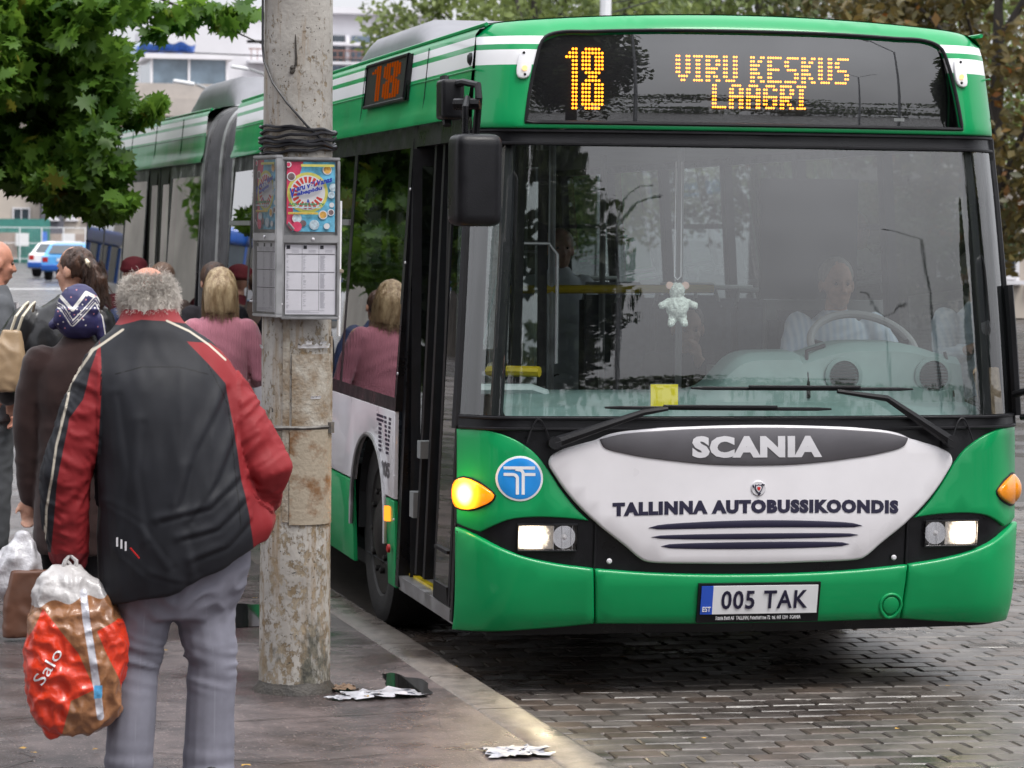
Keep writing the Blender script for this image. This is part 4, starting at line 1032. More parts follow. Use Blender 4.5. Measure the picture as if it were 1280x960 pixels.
# setts
PX,PY=.205,.150
brk=[]
for s_ in range(8):
    r_=random.Random(50+s_); w,d=PX-.006-r_.uniform(0,.004),PY-.009-r_.uniform(0,.004); q=MB()
    h=.0; o=.007
    T=[(-w/2+o,-d/2+o),(w/2-o,-d/2+o),(w/2-o,d/2-o),(-w/2+o,d/2-o)]
    j=lambda p,z:(p[0]+r_.uniform(-.003,.003),p[1]+r_.uniform(-.003,.003),z+r_.uniform(-.0012,.0012))
    top=[j(p,0) for p in T]; mid=[j((p[0]*w/(w-2*o),p[1]*d/(d-2*o)),-.006) for p in T]; bot=[(m_[0],m_[1],-.03) for m_ in mid]; c=[(0,0,.0004)]
    q.add(top+mid+bot+c,[(0,1,12),(1,2,12),(2,3,12),(3,0,12),(0,4,5,1),(1,5,6,2),(2,6,7,3),(3,7,4,0),(4,8,9,5),(5,9,10,6),(6,10,11,7),(7,11,8,4)],0,False)
    brk.append(q.mesh('sett',[M['sett'],M['sett2'],M['sett3']][(s_*5)%3]))
def proj(p):
    d=Vector(p)-Vector((-3.842,-13.028,2.0)); c=d.dot(_f); return (640+3924*d.dot(_r)/c,480-3924*d.dot(_u)/c,c)
rnd=random.Random(11); cells=[]
for j in range(int(15/PY)):
    yy=-5.6+j*PY+.0; off=(j%2)*.5*PX+rnd.uniform(-.01,.01)
    i=0
    while True:
        x=kx(yy)+.12+off+i*PX; i+=1
        if x>7.6: break
        if yy>3 and x<1.4: continue
        cells.append((x,yy+rnd.uniform(-.003,.003),-.0+rnd.uniform(-.002,.0015)+.006*noise.noise(Vector((x*.9,yy*.9,3))),R(rnd.uniform(-1.2,1.2)),rnd.uniform(-.006,.006),rnd.uniform(-.006,.006),rnd.randrange(8)))
vis=[]
for c_ in cells:
    u,v,dd=proj(c_[:3])
    if -20<u<1300 and v<975 and v>0 and (c_[1]<1.2 or c_[0]>1.3): vis.append((dd,c_))
vis.sort(key=lambda t:t[0]); near={id(c_) for _,c_ in vis[:295]}
bulk=MB()
for c_ in cells:
    Mx=Matrix.Translation(c_[:3])@Euler((c_[4],c_[5],c_[3])).to_matrix().to_4x4()
    if id(c_) in near:
        o=bpy.data.objects.new('sett',brk[c_[6]]); o.matrix_local=Mx; link(o,road)
    else:
        me=brk[c_[6]]; bulk.add([Mx@v.co for v in me.vertices],[tuple(p.vertices) for p in me.polygons],(c_[6]*5)%3,False)
sb=bulk.build('sett_field',[M['sett'],M['sett2'],M['sett3']],road,sharp=0); sb['kind']='stuff'
# puddles
def puddle(cx,cy,rx,ry,z,label,seed,rot=0):
    q=MB(); P=[]
    for k in range(40):
        a=2*PI*k/40; r_=1+.35*noise.noise(Vector((math.cos(a)*1.5,math.sin(a)*1.5,seed)))+.12*noise.noise(Vector((math.cos(a)*5,math.sin(a)*5,seed)))
        x,y_=rx*r_*math.cos(a),ry*r_*math.sin(a); P.append((cx+x*math.cos(rot)-y_*math.sin(rot),cy+x*math.sin(rot)+y_*math.cos(rot),z))
    q.add(P,[tuple(range(40))]); return tag(q.build('puddle',M['water']),label,'puddle')
M['water']=mat('rain_water',(.012,.012,.012),.03,spec=.6)
puddle(-1.57,-.30,.085,.33,.1208,'dark rain puddle beside the kerb near the foot of the concrete pole',2)
puddle(-2.0,2.2,.35,.5,.1208,'rain puddle on the pavement behind the concrete pole',8)
puddle(3.1,1.0,.22,.16,.006,'brown shallow puddle on the setts beside the bus',5)

# ------------------------------------------------------------------ concrete pole
def polemat():
    m=bpy.data.materials.new('flaking_painted_concrete'); m.use_nodes=True; t=m.node_tree; n=t.nodes.new; l=t.links.new; b=t.nodes['Principled BSDF']
    tc=n('ShaderNodeTexCoord'); P=tc.outputs['Object']; sp=n('ShaderNodeSeparateXYZ'); l(P,sp.inputs[0])
    def nz(s,d=5,r=.65,st=(1,1,1)):
        mp=n('ShaderNodeMapping'); mp.inputs['Scale'].default_value=st; l(P,mp.inputs[0]); q=n('ShaderNodeTexNoise'); q.inputs['Scale'].default_value=s; q.inputs['Detail'].default_value=d; q.inputs['Roughness'].default_value=r; l(mp.outputs[0],q.inputs['Vector']); return q.outputs['Fac']
    def mr(s,a,b_,c=0,d=1):
        q=n('ShaderNodeMapRange'); l(s,q.inputs[0])
        for i,v in enumerate((a,b_,c,d)):
            if isinstance(v,(int,float)): q.inputs[i+1].default_value=v
            else: l(v,q.inputs[i+1])
        return q.outputs[0]
    def mix(f,a,b_):
        q=n('ShaderNodeMix'); q.data_type='RGBA'; l(f,q.inputs[0])
        for k,v in ((6,a),(7,b_)):
            if isinstance(v,tuple): q.inputs[k].default_value=(*v,1)
            else: l(v,q.inputs[k])
        return q.outputs[2]
    paint=mix(mr(nz(3),.35,.65),(.30,.28,.255),(.47,.445,.41))
    ochre=mix(mr(nz(16),.4,.6),(.17,.125,.075),(.31,.26,.19))
    moss=mix(mr(nz(30),.4,.6),(.05,.05,.04),(.14,.13,.10))
    z=sp.outputs['Z']
    thr=mr(z,0,2.6,.50,.59)                      # flaking is heavier low down
    fl=n('ShaderNodeMath'); fl.operation='SUBTRACT'; l(nz(34,8,.72,(1,1,.65)),fl.inputs[0]); l(thr,fl.inputs[1]); f1=mr(fl.outputs[0],-.01,.03)
    col=mix(f1,paint,ochre)
    st=mr(nz(9,6,.7,(1.6,1.6,.14)),.52,.70); col=mix(st,col,(.25,.17,.09))
    low=mr(z,1.9,.2,0,1); s2=n('ShaderNodeMath'); s2.operation='MULTIPLY'; l(mr(nz(5,6,.7,(1,1,.4)),.52,.62),s2.inputs[0]); l(low,s2.inputs[1]); col=mix(s2.outputs[0],col,moss)
    cr=mr(nz(60,3,.6),.66,.70); col=mix(cr,col,(.04,.035,.03))
    l(col,b.inputs['Base Color']); b.inputs['Roughness'].default_value=.62
    bp=n('ShaderNodeBump'); bp.inputs['Strength'].default_value=.6; bp.inputs['Distance'].default_value=.006
    ad=n('ShaderNodeMath'); ad.operation='SUBTRACT'; l(nz(40,5),ad.inputs[0]); l(f1,ad.inputs[1]); l(ad.outputs[0],bp.inputs['Height']); l(bp.outputs[0],b.inputs['Normal']); return m
M['pole']=polemat()
M['rust']=mat('rusty_painted_sheet',(.32,.27,.205),.6,base2=(.17,.085,.035),vscale=9,bump=.4,bscale=50,fac=(.5,.62),detail=8)
M['oldpaper']=mat('torn_paper_glue',(.40,.37,.32),.8,base2=(.19,.13,.075),vscale=14,bump=.5,bscale=70,detail=8)
PXc,PYc=-2.05,-.34
pole=tag(empty('utility_pole',(PXc,PYc,.12)),'thick round concrete pole with flaking paint carrying the timetable frames at the kerb','pole')
pm=MB(); n_=40
rings=[]
for i in range(61):
    z=-.05+i*.155; vs=[]
    rr=.145-.0022*z
    for k in range(n_):
        a=2*PI*k/n_; r_=rr+.0022*noise.noise(Vector((math.cos(a)*2,math.sin(a)*2,z*3)))+.0012*noise.noise(Vector((math.cos(a)*9,math.sin(a)*9,z*9)))
        pm.v.append((r_*math.cos(a),r_*math.sin(a),z))
for i in range(60):
    for k in range(n_): pm.f.append((i*n_+k,i*n_+(k+1)%n_,(i+1)*n_+(k+1)%n_,(i+1)*n_+k)); pm.m.append(0); pm.s.append(True)
pm.build('pole_shaft',M['pole'],pole,sharp=0)
q=MB(); q.lathe([(.142,.05),(.150,.03),(.165,.012),(.172,-.02)],(0,0,0),36); q.build('pole_collar',M['joint'],pole)
def onpole(a,z,r): return Vector((r*math.sin(a),-r*math.cos(a),z))      # a=0 faces the camera side (-y)
q=MB(); q.tube([onpole(2*PI*i/48,1.082+.004*math.sin(i/7),.1465) for i in range(48)],.010,4,closed=True); q.box(onpole(R(58),1.08,.152),(.035,.02,.045),rz=R(58)); q.build('strap',mat('dull_steel_strap',(.16,.15,.14),.6,metal=.5,var=.3,vscale=20,bump=.3),pole)
# hatch cover plate, follows the shaft
def cyl(a0,a1,z0,z1,r0,r1,nu=10,nv=6,wob=0):
    q=MB(); q.grid(lambda u,v:onpole(a0+(a1-a0)*u,z0+(z1-z0)*v+wob*noise.noise(Vector((u*7,v*3,2)))*(v>.99),r1+.0015*noise.noise(Vector((u*3,v*6,z0)))),nu,nv)
    for (ua,ub) in (((0,0),(0,1)),((1,0),(1,1))):
        a=a0+(a1-a0)*ua[0]; q.add([onpole(a,z0,r0),onpole(a,z0,r1),onpole(a,z1,r1),onpole(a,z1,r0)],[(0,1,2,3)])
    q.add([onpole(a0+(a1-a0)*i/nu,z0,r) for r in (r0,r1) for i in range(nu+1)],[(i,i+1,nu+2+i,nu+1+i) for i in range(nu)])
    q.add([onpole(a0+(a1-a0)*i/nu,z1,r) for r in (r0,r1) for i in range(nu+1)],[(i,i+1,nu+2+i,nu+1+i) for i in range(nu)]); return q
cyl(R(-18),R(66),.69,1.075,.140,.1505).build('hatch_cover',M['rust'],pole)
cyl(R(-15),R(60),1.09,1.38,.140,.150).build('hatch_cover',M['oldpaper'],pole)
cyl(R(-30),R(-19),.70,1.6,.140,.1475).build('hatch_rail',M['oldpaper'],pole)
cyl(R(61),R(72),1.1,1.45,.140,.149).build('hatch_rail',M['oldpaper'],pole)
for a0,a1,z0,h in ((-6,52,1.405,.014),(6,16,1.42,.014),(30,44,1.42,.012),(-80,-70,1.40,.014),(14,32,1.20,.012)):
    q=MB(); nn=14
    q.grid(lambda u,v:onpole(R(a0+(a1-a0)*u),z0+h*v*(1+.9*noise.noise(Vector((u*9,v,a0)))),.152+.006*v*v),nn,2); q.build('torn_paper',M['whiteprint'],pole)
# hole and crack high up
q=MB(); pts_=[(-.028,2.66,.010),(-.022,2.655,.016),(-.016,2.63,.010),(-.018,2.605,.012),(-.010,2.585,.006)]
q=MB(); 
for (dx_,z_,w_) in ((-.036,2.575,.010),(-.028,2.590,.012),(-.020,2.58,.009)): q.lathe([(w_,-.001),(w_*.7,-.004),(.001,-.005)],onpole(R(-14)+dx_*2,z_-.12+.06,.139+.002),8,'Y')
q.tube([onpole(R(-14)+a_,z_,.1405) for a_,z_ in ((.03,2.54),(.045,2.57),(.03,2.60),(.02,2.64),(.02,2.665))],[.006,.005,.004,.004,.001],5)
q.build('crack',M['joint'],pole)
# wound cable
M['cable']=mat('black_cable',(.012,.012,.016),.4,var=.3,bump=.2)
cb=MB()
for k in range(8):
    z0=2.20+.017*k*.72; amp=.012; ph=k*1.3
    cb.tube([onpole(2*PI*i/40,z0+amp*math.sin(2*PI*i/40+ph)+.004*math.sin(5*i),.146+.004+.003*(k%3)) for i in range(40)],.0062,6,closed=True)
cb.tube([onpole(R(-84),3.4,.150),onpole(R(-82),2.62,.150),onpole(R(-75),2.56,.150),onpole(R(-50),2.47,.152),onpole(R(-25),2.39,.153),onpole(R(5),2.30,.155),onpole(R(35),2.235,.156),onpole(R(60),2.215,.158)],.005,6)
cab=cb.build('cable_coil',M['cable']); cab.location=(PXc,PYc,.12); tag(cab,'black cable wound many times round the concrete pole above the poster frame','cable')
# dark bar of the stop sign high on the left of the pole
sg=tag(empty('stop_sign',(0,0,0)),'dark round-ended sign arm sticking out to the left from the top of the concrete pole','sign')
q=MB(); rbox(q,(-2.47,-.36,2.985),(.56,.05,.07),.024); q.build('sign_arm',M['black'],sg)
q=MB(); rbox(q,(-2.47,-.36,3.25),(.50,.03,.46),.012); q.build('sign_board',M['yellow'],sg)

# timetable frames
def frame(loc,rz,label,dark=False,w=.236,h=.65):
    e=tag(empty('timetable_frame',loc,rz),label,'notice frame','notice frames on the concrete pole')
    zb=0; q=MB(); t_=.012
    for (x,z,ww,hh) in ((0,t_/2,w,t_),(0,h-t_/2,w,t_),(0,.322,w-.002,.032)): q.box((x,0,z),(ww,.032,hh),bev=.003)
    for x in (-w/2+t_/2,w/2-t_/2): q.box((x,0,h/2),(t_,.030,h-2*t_-.001),bev=.003)
    q.box((0,.012,h/2),(w-.004,.003,h-.004)); q.build('frame',M['alu'],e)
    q=MB(); q.lathe([(.007,0),(.006,-.004),(.002,-.006)],(0.01,-.017,.322),10,'Y'); q.lathe([(.005,0),(.004,-.01),(.001,-.012)],(-w/2+.004,-.016,.06),8,'Y'); q.build('frame_lock',M['silver'],e)
    # timetable
    tt=MB(); x0,x1,z0,z1=-w/2+.018,w/2-.016,.020,.300
    tt.add([(x0,-.003,z0),(x1,-.003,z0),(x1,-.003,z1),(x0,-.003,z1)],[(0,1,2,3)]); tto=tt.build('timetable_sheet',M['sheet'],e)
    ln=MB(); cw=(x1-x0)/3
    def fr(a,b,c,d,yy=-.0042,mi=0): ln.add([(a,yy,c),(b,yy,c),(b,yy,d),(a,yy,d)],[(0,1,2,3)],mi)
    for z_ in (.262,.190,.118): fr(x0+.004,x1-.004,z_-.0012,z_+.0012)
    for k in (1,2): fr(x0+cw*k-.0005,x0+cw*k+.0005,z0+.016,z1,-.0041)
    r_=random.Random(4)
    for k in range(3):
        xx=x0+cw*k+.005; fr(xx,xx+.014,.283,.297,-.0043)
        for (za,zb_) in ((.256,.196),(.184,.124),(.112,.044)):
            z_=za
            while z_>zb_:
                if r_.random()<(.95 if k==2 else .7): fr(xx,xx+(r_.uniform(.014,.022) if k==2 else r_.uniform(.004,.012)),z_-.0011,z_,-.0043,1)
                z_-=.0034
        for z_ in (.279,.274,.269): fr(xx+.02,xx+.05,z_-.001,z_,-.0043,1)
    for z_ in (.036,.032,.028): fr(x0+.005,x0+r_.uniform(.09,.16),z_-.001,z_,-.0043,1)
    ln.build('timetable_print',[M['ink'],M['inkgrey']],tto)
    # poster
    po=MB(); a0,a1,b0,b1=-w/2+.022,w/2-.020,.352,.632
    yy=-.003
    po.add([(a0+.02,yy,b0),(a1,yy,b0),(a1,yy,b1),(a0,yy,b1),(a0,yy,b0+.028)],[(0,1,2,3,4)]); pst=po.build('poster',M['p_cyan'],e)
    L_=[0]
    def lay(pts,m,nm='poster_print'):
        L_[0]+=1; g=MB(); y_=yy-.0004*L_[0]; g.add([(max(a0,min(a1,x)),y_,max(b0,min(b1,z))) for x,z in pts],[tuple(range(len(pts)))]); return g.build(nm,m,pst)
    lay([(a0,b0+.03),(a0+.02,b0),(a0+.03,b0+.03),(a0+.022,b0+.12),(a0+.05,b0+.22),(a0+.066,b1),(a0,b1)],M['p_pink'])
    def dsc(cx,cz,r,m,n=24): return lay([(cx+r*math.cos(2*PI*i/n),cz+r*math.sin(2*PI*i/n)) for i in range(n)],m)
    cx,cz=-.012,.508
    dsc(cx,cz,.082,M['p_yel'],32); dsc(cx,cz,.070,M['whiteprint'],32)
    g=MB(); L_[0]+=1
    for k in range(20):
        a=2*PI*(k+.5)/20; 
        if k in (0,19,1): continue
        da=PI/20*.62; y_=yy-.0004*L_[0]; g.add([(cx+r_2*math.cos(aa),y_,cz+r_2*math.sin(aa)) for r_2,aa in ((.040,a-da),(.065,a-da),(.065,a+da),(.040,a+da))],[(0,1,2,3)])
    g.build('poster_print',M['redprint2'],pst)
    rr=random.Random(9)
    for (x,z,r_1,m) in ((-.078,.572,.018,'whiteprint'),(-.078,.572,.014,'p_photo'),(.066,.60,.019,'whiteprint'),(.066,.60,.015,'p_org'),(.085,.46,.010,'whiteprint'),(.082,.43,.014,'whiteprint'),(.082,.43,.010,'p_photo'),(.050,.42,.018,'whiteprint'),(.050,.42,.014,'p_org'),(-.030,.385,.013,'p_photo'),(.015,.38,.020,'p_pale'),(-.055,.405,.019,'whiteprint'),(-.055,.405,.014,'p_pale'),(.065,.375,.012,'whiteprint'),(.09,.53,.016,'p_pale'),(.083,.50,.014,'p_pale'),(-.09,.62,.012,'whiteprint'),(-.09,.62,.008,'p_pink'),(-.055,.372,.02,'p_pink')): dsc(x,z,r_1,M[m],16)
    lay([(-.04,.622),(a1-.004,.622),(a1-.004,.612),(-.04,.612)],M['p_yel']); lay([(-.09,.430),(.03,.430),(.03,.421),(-.09,.421)],M['p_yel'])
    lay([(-.09,.452),(.04,.452),(.04,.447),(-.09,.447)],M['p_pale'])
    def tx(body,x0_,z0_,x1_,z1_,m,slant):
        S=lambda x,z,off:Vector((x,yy-.0115-off*.0,z+slant*(x-x0_)))
        return text_obj(body,m,pst,((x0_,z0_),(x1_,z1_)),lambda x,z,off:Vector((x,yy-.012-off,z+slant*(x-x0_))),name='lettering',off=0,bold=.05,thick=.0003,res=2)
    tx('V',-.086,.485,-.062,.525,M['p_blue'],.1); tx('aru või Vanas',-.058,.512,.085,.536,M['p_blue'],.28); tx('abapidu',-.056,.490,.045,.511,M['p_blue'],.26)
    tx('&',-.016,.468,-.004,.482,M['p_blue'],0); tx('AQUAREDEN TV',-.090,.455,.055,.467,M['p_grn'],0); tx('LOE LISAKS WWW',-.085,.4225,.025,.4285,M['p_org'],0)
    # curled lower corner
    g=MB(); g.grid(lambda u,v:Vector((a0+.002+.024*u+.006*v,yy-.012*math.sin(PI*.5*v)-.001,b0+.028-.028*u+.012*v*(1))),6,6); g.build('poster_curl',M['whiteprint'],pst)
    # glazing
    g=MB(); g.add([(-w/2+.012,-.0155,.012),(w/2-.012,-.0155,.012),(w/2-.012,-.0155,.306),(-w/2+.012,-.0155,.306)],[(0,1,2,3)]); g.add([(-w/2+.012,-.0155,.338),(w/2-.012,-.0155,.338),(w/2-.012,-.0155,.638),(-w/2+.012,-.0155,.638)],[(0,1,2,3)]); g.build('frame_glazing',M['greyglass'] if dark else M['lens2'],e)
    return e
M['sheet']=mat('timetable_paper',(.72,.71,.77),.6,var=.04,vscale=12); M['ink']=flat('black_ink',(.02,.02,.03)); M['inkgrey']=flat('grey_ink',(.33,.33,.38))
M['lens2']=glass('clear_sheet',(.97,.97,.97),.03); M['greyglass']=glass('dull_scratched_sheet',(.62,.62,.62),.09,rough=.25)
for k,c in dict(p_cyan=(.15,.50,.72),p_pink=(.75,.07,.16),p_yel=(.72,.68,.16),p_photo=(.22,.15,.16),p_org=(.75,.42,.10),p_pale=(.55,.68,.80),p_blue=(.03,.06,.42),p_grn=(.01,.30,.14),redprint2=(.68,.06,.05)).items():
    M[k]=mat('poster_'+k,c,.5,var=.35 if k in('p_photo','p_org','p_pale','p_cyan') else .08,vscale=60 if k!='p_cyan' else 25)
frame((-2.022,-.515,1.642),R(-4),'front timetable frame with a bright party poster above a white timetable sheet')
frame((-2.183,-.425,1.650),R(-74),'timetable frame turned edge-on with a dull grey sheet at the left of the pole',True)
# thin white pipe and rusty brackets on the right of the pole
q=MB(); q.tube([(PXc+.168,PYc-.03,1.57),(PXc+.172,PYc-.03,2.12)],.007,8); cond=q.build('conduit_pipe',M['whiteprint']); tag(cond,'short thin white pipe on the right side of the concrete pole beside the timetable','pipe')
q=MB(); q.box((PXc+.155,PYc-.05,1.835),(.055,.03,.016),bev=.003); q.box((PXc+.145,PYc-.05,1.73),(.03,.03,.022),bev=.003); q.build('bracket',M['rust'],cond)
# litter
def crumple(name,cx,cy,z,rx,ry,rot,m,label,seed,h=.03):
    h*=.55
    q=MB()
    def fn(u,v):
        a,b=(u*2-1),(v*2-1); n1=noise.noise(Vector((a*2.5,b*2.5,seed))); n2=noise.noise(Vector((a*5,b*5,seed+9)))
        x=rx*(a+.35*n1); y_=ry*(b+.5*n2); zz=z+.003+h*max(0,.5*abs(n1)+.5*abs(n2)+.12*(1-a*a-b*b))
        return Vector((cx+x*math.cos(rot)-y_*math.sin(rot),cy+x*math.sin(rot)+y_*math.cos(rot),zz))
    q.grid(fn,12,9,smooth=True); return tag(q.build(name,m),label,'litter')
M['foil']=mat('crumpled_wrapper',(.46,.46,.50),.4,base2=(.22,.22,.25),vscale=12,coat=.2,fac=(.45,.7)); M['leafdead']=mat('dead_leaf',(.42,.24,.04),.6,var=.4,vscale=20)
crumple('crumpled_wrapper',-1.72,-.55,.122,.15,.10,R(12),M['foil'],'crumpled silvery wrapper lying in the puddle beside the pole',3,.06)
crumple('paper_scrap',-1.90,-.62,.122,.05,.05,R(30),M['foil'],'small white paper scrap on the ground right at the pole foot',5,.02)
crumple('plastic_scrap',-1.49,-2.02,.122,.11,.10,R(5),M['foil'],'white plastic scrap lying on the pavement near the kerb',6,.05)
crumple('rag_scrap',-1.86,-.36,.122,.06,.07,0,mat('brown_rag',(.16,.10,.06),.7,var=.4,vscale=30),'brown rag scrap wedged against the pole foot',12,.05)
lf=MB(); rnd=random.Random(21)
for k in range(46):
    x=rnd.uniform(-3.6,-1.35); y_=rnd.uniform(-3.0,4); 
    if k>30: x=rnd.uniform(kx(0),3.5); y_=rnd.uniform(-3,3)
    z=.131 if x<-1.3 else .012; s=rnd.uniform(.010,.026); a=rnd.uniform(0,6.28)
    lf.add([(x+s*math.cos(a+t)*(1 if i%2==0 else .55),y_+s*math.sin(a+t)*(1 if i%2==0 else .55),z+rnd.uniform(0,.006)) for i,t in enumerate(np.linspace(0,2*PI,8,endpoint=False))],[tuple(range(8))])
tag(lf.build('fallen_leaves',M['leafdead']),'small yellow and brown fallen leaves and crumbs scattered over the wet ground','leaf litter',kind='stuff')
# ------------------------------------------------------------------ vegetation
def leafmat(name,c1,c2,c3=None,trans=.35):
    m=bpy.data.materials.new(name); m.use_nodes=True; t=m.node_tree; n=t.nodes.new; l=t.links.new; b=t.nodes['Principled BSDF']
    g=n('ShaderNodeNewGeometry'); at=n('ShaderNodeAttribute'); at.attribute_name='rnd'
    rp=n('ShaderNodeValToRGB'); l(at.outputs['Fac'],rp.inputs[0]); e=rp.color_ramp.elements; e[0].color=(*c1,1); e[1].color=(*c2,1); e[1].position=.85
    if c3: k=e.new(.97); k.color=(*c3,1)
    l(rp.outputs[0],b.inputs['Base Color']); b.inputs['Roughness'].default_value=.42; b.inputs['Specular IOR Level'].default_value=.4
    tr=n('ShaderNodeBsdfTranslucent'); hs=n('ShaderNodeHueSaturation'); hs.inputs['Value'].default_value=1.5; hs.inputs['Hue'].default_value=.485; l(rp.outputs[0],hs.inputs['Color']); l(hs.outputs[0],tr.inputs[0])
    mx=n('ShaderNodeMixShader'); mx.inputs[0].default_value=trans; o=t.nodes['Material Output']; l(b.outputs[0],mx.inputs[1]); l(tr.outputs[0],mx.inputs[2]); l(mx.outputs[0],o.inputs[0]); return m
def star(k=5):  # lobed maple leaf, unit size, tip along +y
    P=[(0,-.45),(.10,-.18),(.38,-.34),(.34,-.08),(.62,.06),(.36,.16),(.42,.46),(.16,.30),(0,.72),(-.16,.30),(-.42,.46),(-.36,.16),(-.62,.06),(-.34,-.08),(-.38,-.34),(-.10,-.18)]
    return [(x,y,-.18*abs(x)) for x,y in P],[(0,1,15),(1,2,3),(3,4,5),(5,6,7),(7,8,9),(9,10,11),(11,12,13),(13,14,15),(1,3,5,7,9,11,13,15)]
def oval(): return [(0,-.5,0),(.28,0,.06),(0,.5,0),(-.28,0,.06)],[(0,1,2),(0,2,3)]
def leaves(name,P,size,tmpl,mat_,parent,seed=1,droop=0,tone=None):
    tv,tf=tmpl; tv=np.array(tv,float); nv=len(tv); N=len(P); r=np.random.RandomState(seed)
    P=np.array(P,float); nrm=r.normal(size=(N,3)); nrm[:,2]=np.abs(nrm[:,2])*.9+.25; nrm[:,1]-=.0
    nrm/=np.linalg.norm(nrm,axis=1)[:,None]
    t=r.normal(size=(N,3)); t[:,2]-=droop; t-=nrm*(t*nrm).sum(1)[:,None]; t/=np.linalg.norm(t,axis=1)[:,None]; b=np.cross(t,nrm)
    s=size*r.uniform(.5,1.3,N)
    V=P[:,None,:]+(b[:,None,:]*tv[None,:,0,None]+t[:,None,:]*tv[None,:,1,None]+nrm[:,None,:]*tv[None,:,2,None])*s[:,None,None]
    V=V.reshape(-1,3); me=bpy.data.meshes.new(name)
    loops=np.concatenate([np.array(f) for f in tf]); lens=np.array([len(f) for f in tf]); nl=len(loops)
    LI=(loops[None,:]+(np.arange(N)*nv)[:,None]).ravel(); LT=np.tile(lens,N); LS=np.concatenate([[0],np.cumsum(LT)[:-1]])
    me.vertices.add(len(V)); me.vertices.foreach_set('co',V.ravel()); me.loops.add(len(LI)); me.loops.foreach_set('vertex_index',LI.astype(np.int32))
    me.polygons.add(len(LT)); me.polygons.foreach_set('loop_start',LS.astype(np.int32)); me.polygons.foreach_set('loop_total',LT.astype(np.int32))
    a=me.attributes.new('rnd','FLOAT','POINT'); base=(r.rand(N)*.6+.4*(tone if tone is not None else r.rand(N))); a.data.foreach_set('value',np.repeat(base,nv).astype(np.float32))
    me.update(calc_edges=True); me.validate(); me.materials.append(mat_); o=bpy.data.objects.new(name,me); return link(o,parent)
M['bark']=mat('dark_wet_bark',(.030,.024,.020),.7,var=.4,vscale=8,bump=.8,bscale=30,stretch=(1,1,.3))
def crownpts(c,rad,N,K,seed,flat=0,csz=.28,low=-1.0,cone=0):
    r=np.random.RandomState(seed); cs=[];
    while len(cs)<K:
        p=r.uniform(-1,1,3)
        d=np.linalg.norm(p)
        if d>1 or d<.35 or p[2]<low: continue
        if cone: 
            f=1-(p[2]+1)/2*cone; p[0]*=f; p[1]*=f
        cs.append(p)
    cs=np.array(cs); tone=r.rand(K); idx=r.randint(0,K,N); q=r.normal(size=(N,3)); q/=np.linalg.norm(q,axis=1)[:,None]; q*=(r.rand(N)**.45)[:,None]*csz*r.uniform(.6,1.3,K)[idx][:,None]
    P=cs[idx]+q*np.array([1,1,.75]); return P*np.array(rad)+np.array(c),tone[idx],cs*np.array(rad)+np.array(c)
def tree(name,x,y,H,r,trunk,seed,lm,label,N=9000,K=60,ls=.22,cz=None,group=None,csz=.28,cone=0,zr=None,tmpl=None,low=-1.0,lean=0,cat='tree'):
    e=tag(empty(name,(x,y,0)),label,cat,group); cz=cz or H*.62; zr=zr or H*.42
    P,tone,cs=crownpts((0,0,cz),(r,r,zr),N,K,seed,csz=csz,cone=cone,low=low)
    rn=random.Random(seed); q=MB(); top=Vector((lean,0,cz+zr*.4)); 
    q.tube([(0,0,-.1),(0.02,0,.3),(lean*.2,.05,cz-zr*.7),(lean*.6,-.05,cz),top],[trunk*1.35,trunk,trunk*.8,trunk*.5,trunk*.12],10)
    order=list(range(len(cs))); rn.shuffle(order)
    for k in order[:16]:
        c=Vector(cs[k]); s=Vector((lean*.4,0,max(cz-zr*.8,c.z-r*.8))); m_=s.lerp(c,.5)+Vector((0,0,.25)); q.tube([s,m_,c],[trunk*.38,trunk*.22,trunk*.06],6)
    q.build('trunk',M['bark'],e)
    leaves('crown',P,ls,tmpl or oval(),lm,e,seed,tone=tone); return e
ML=dict(maple=leafmat('maple_leaf',(.028,.085,.012),(.12,.235,.030),(.17,.14,.02),trans=.5), green=leafmat('linden_leaf',(.07,.105,.035),(.24,.30,.10)),
 dark=leafmat('dark_leaf',(.018,.032,.012),(.060,.085,.028)), autumn=leafmat('autumn_leaf',(.050,.055,.018),(.16,.12,.035),(.34,.13,.03)), olive=leafmat('olive_leaf',(.040,.05,.018),(.12,.14,.045),(.25,.12,.03)))
# maple on the pavement, its low branch hangs beside the bus
e=tag(empty('maple_tree',(-6.2,12.5,.12)),'leafy green maple on the left whose low branches hang down beside the bus','tree')
q=MB(); q.tube([(0,0,-.1),(0,0,.3),(.05,0,2.6),(.2,0,4.5),(.3,0,7.5)],[.30,.24,.2,.15,.04],12)
for a,b in (((.1,0,2.6),(3.9,-.4,3.9)),((.1,0,3.1),(3.6,-.9,4.6)),((.15,0,3.6),(4.6,.1,4.8)),((.2,0,4.0),(-2.5,1,6.5)),((.2,0,4),(.5,2.5,6.5)),((.2,0,4.4),(1.5,-2.6,6.2))):
    a,b=Vector(a),Vector(b); q.tube([a,a.lerp(b,.5)+Vector((0,0,.35)),b],[.09,.055,.015],7)
q.build('trunk',M['bark'],e)
r_=np.random.RandomState(5); pts=[];tn=[]
def clump(c,rad,N,shell=.55):
    t=r_.rand(); q_=r_.normal(size=(N,3)); q_/=np.linalg.norm(q_,axis=1)[:,None]; q_*=(shell+(1-shell)*r_.rand(N))[:,None]
    pts.append(np.array(c)+q_*np.array(rad)); tn.append(np.full(N,t))
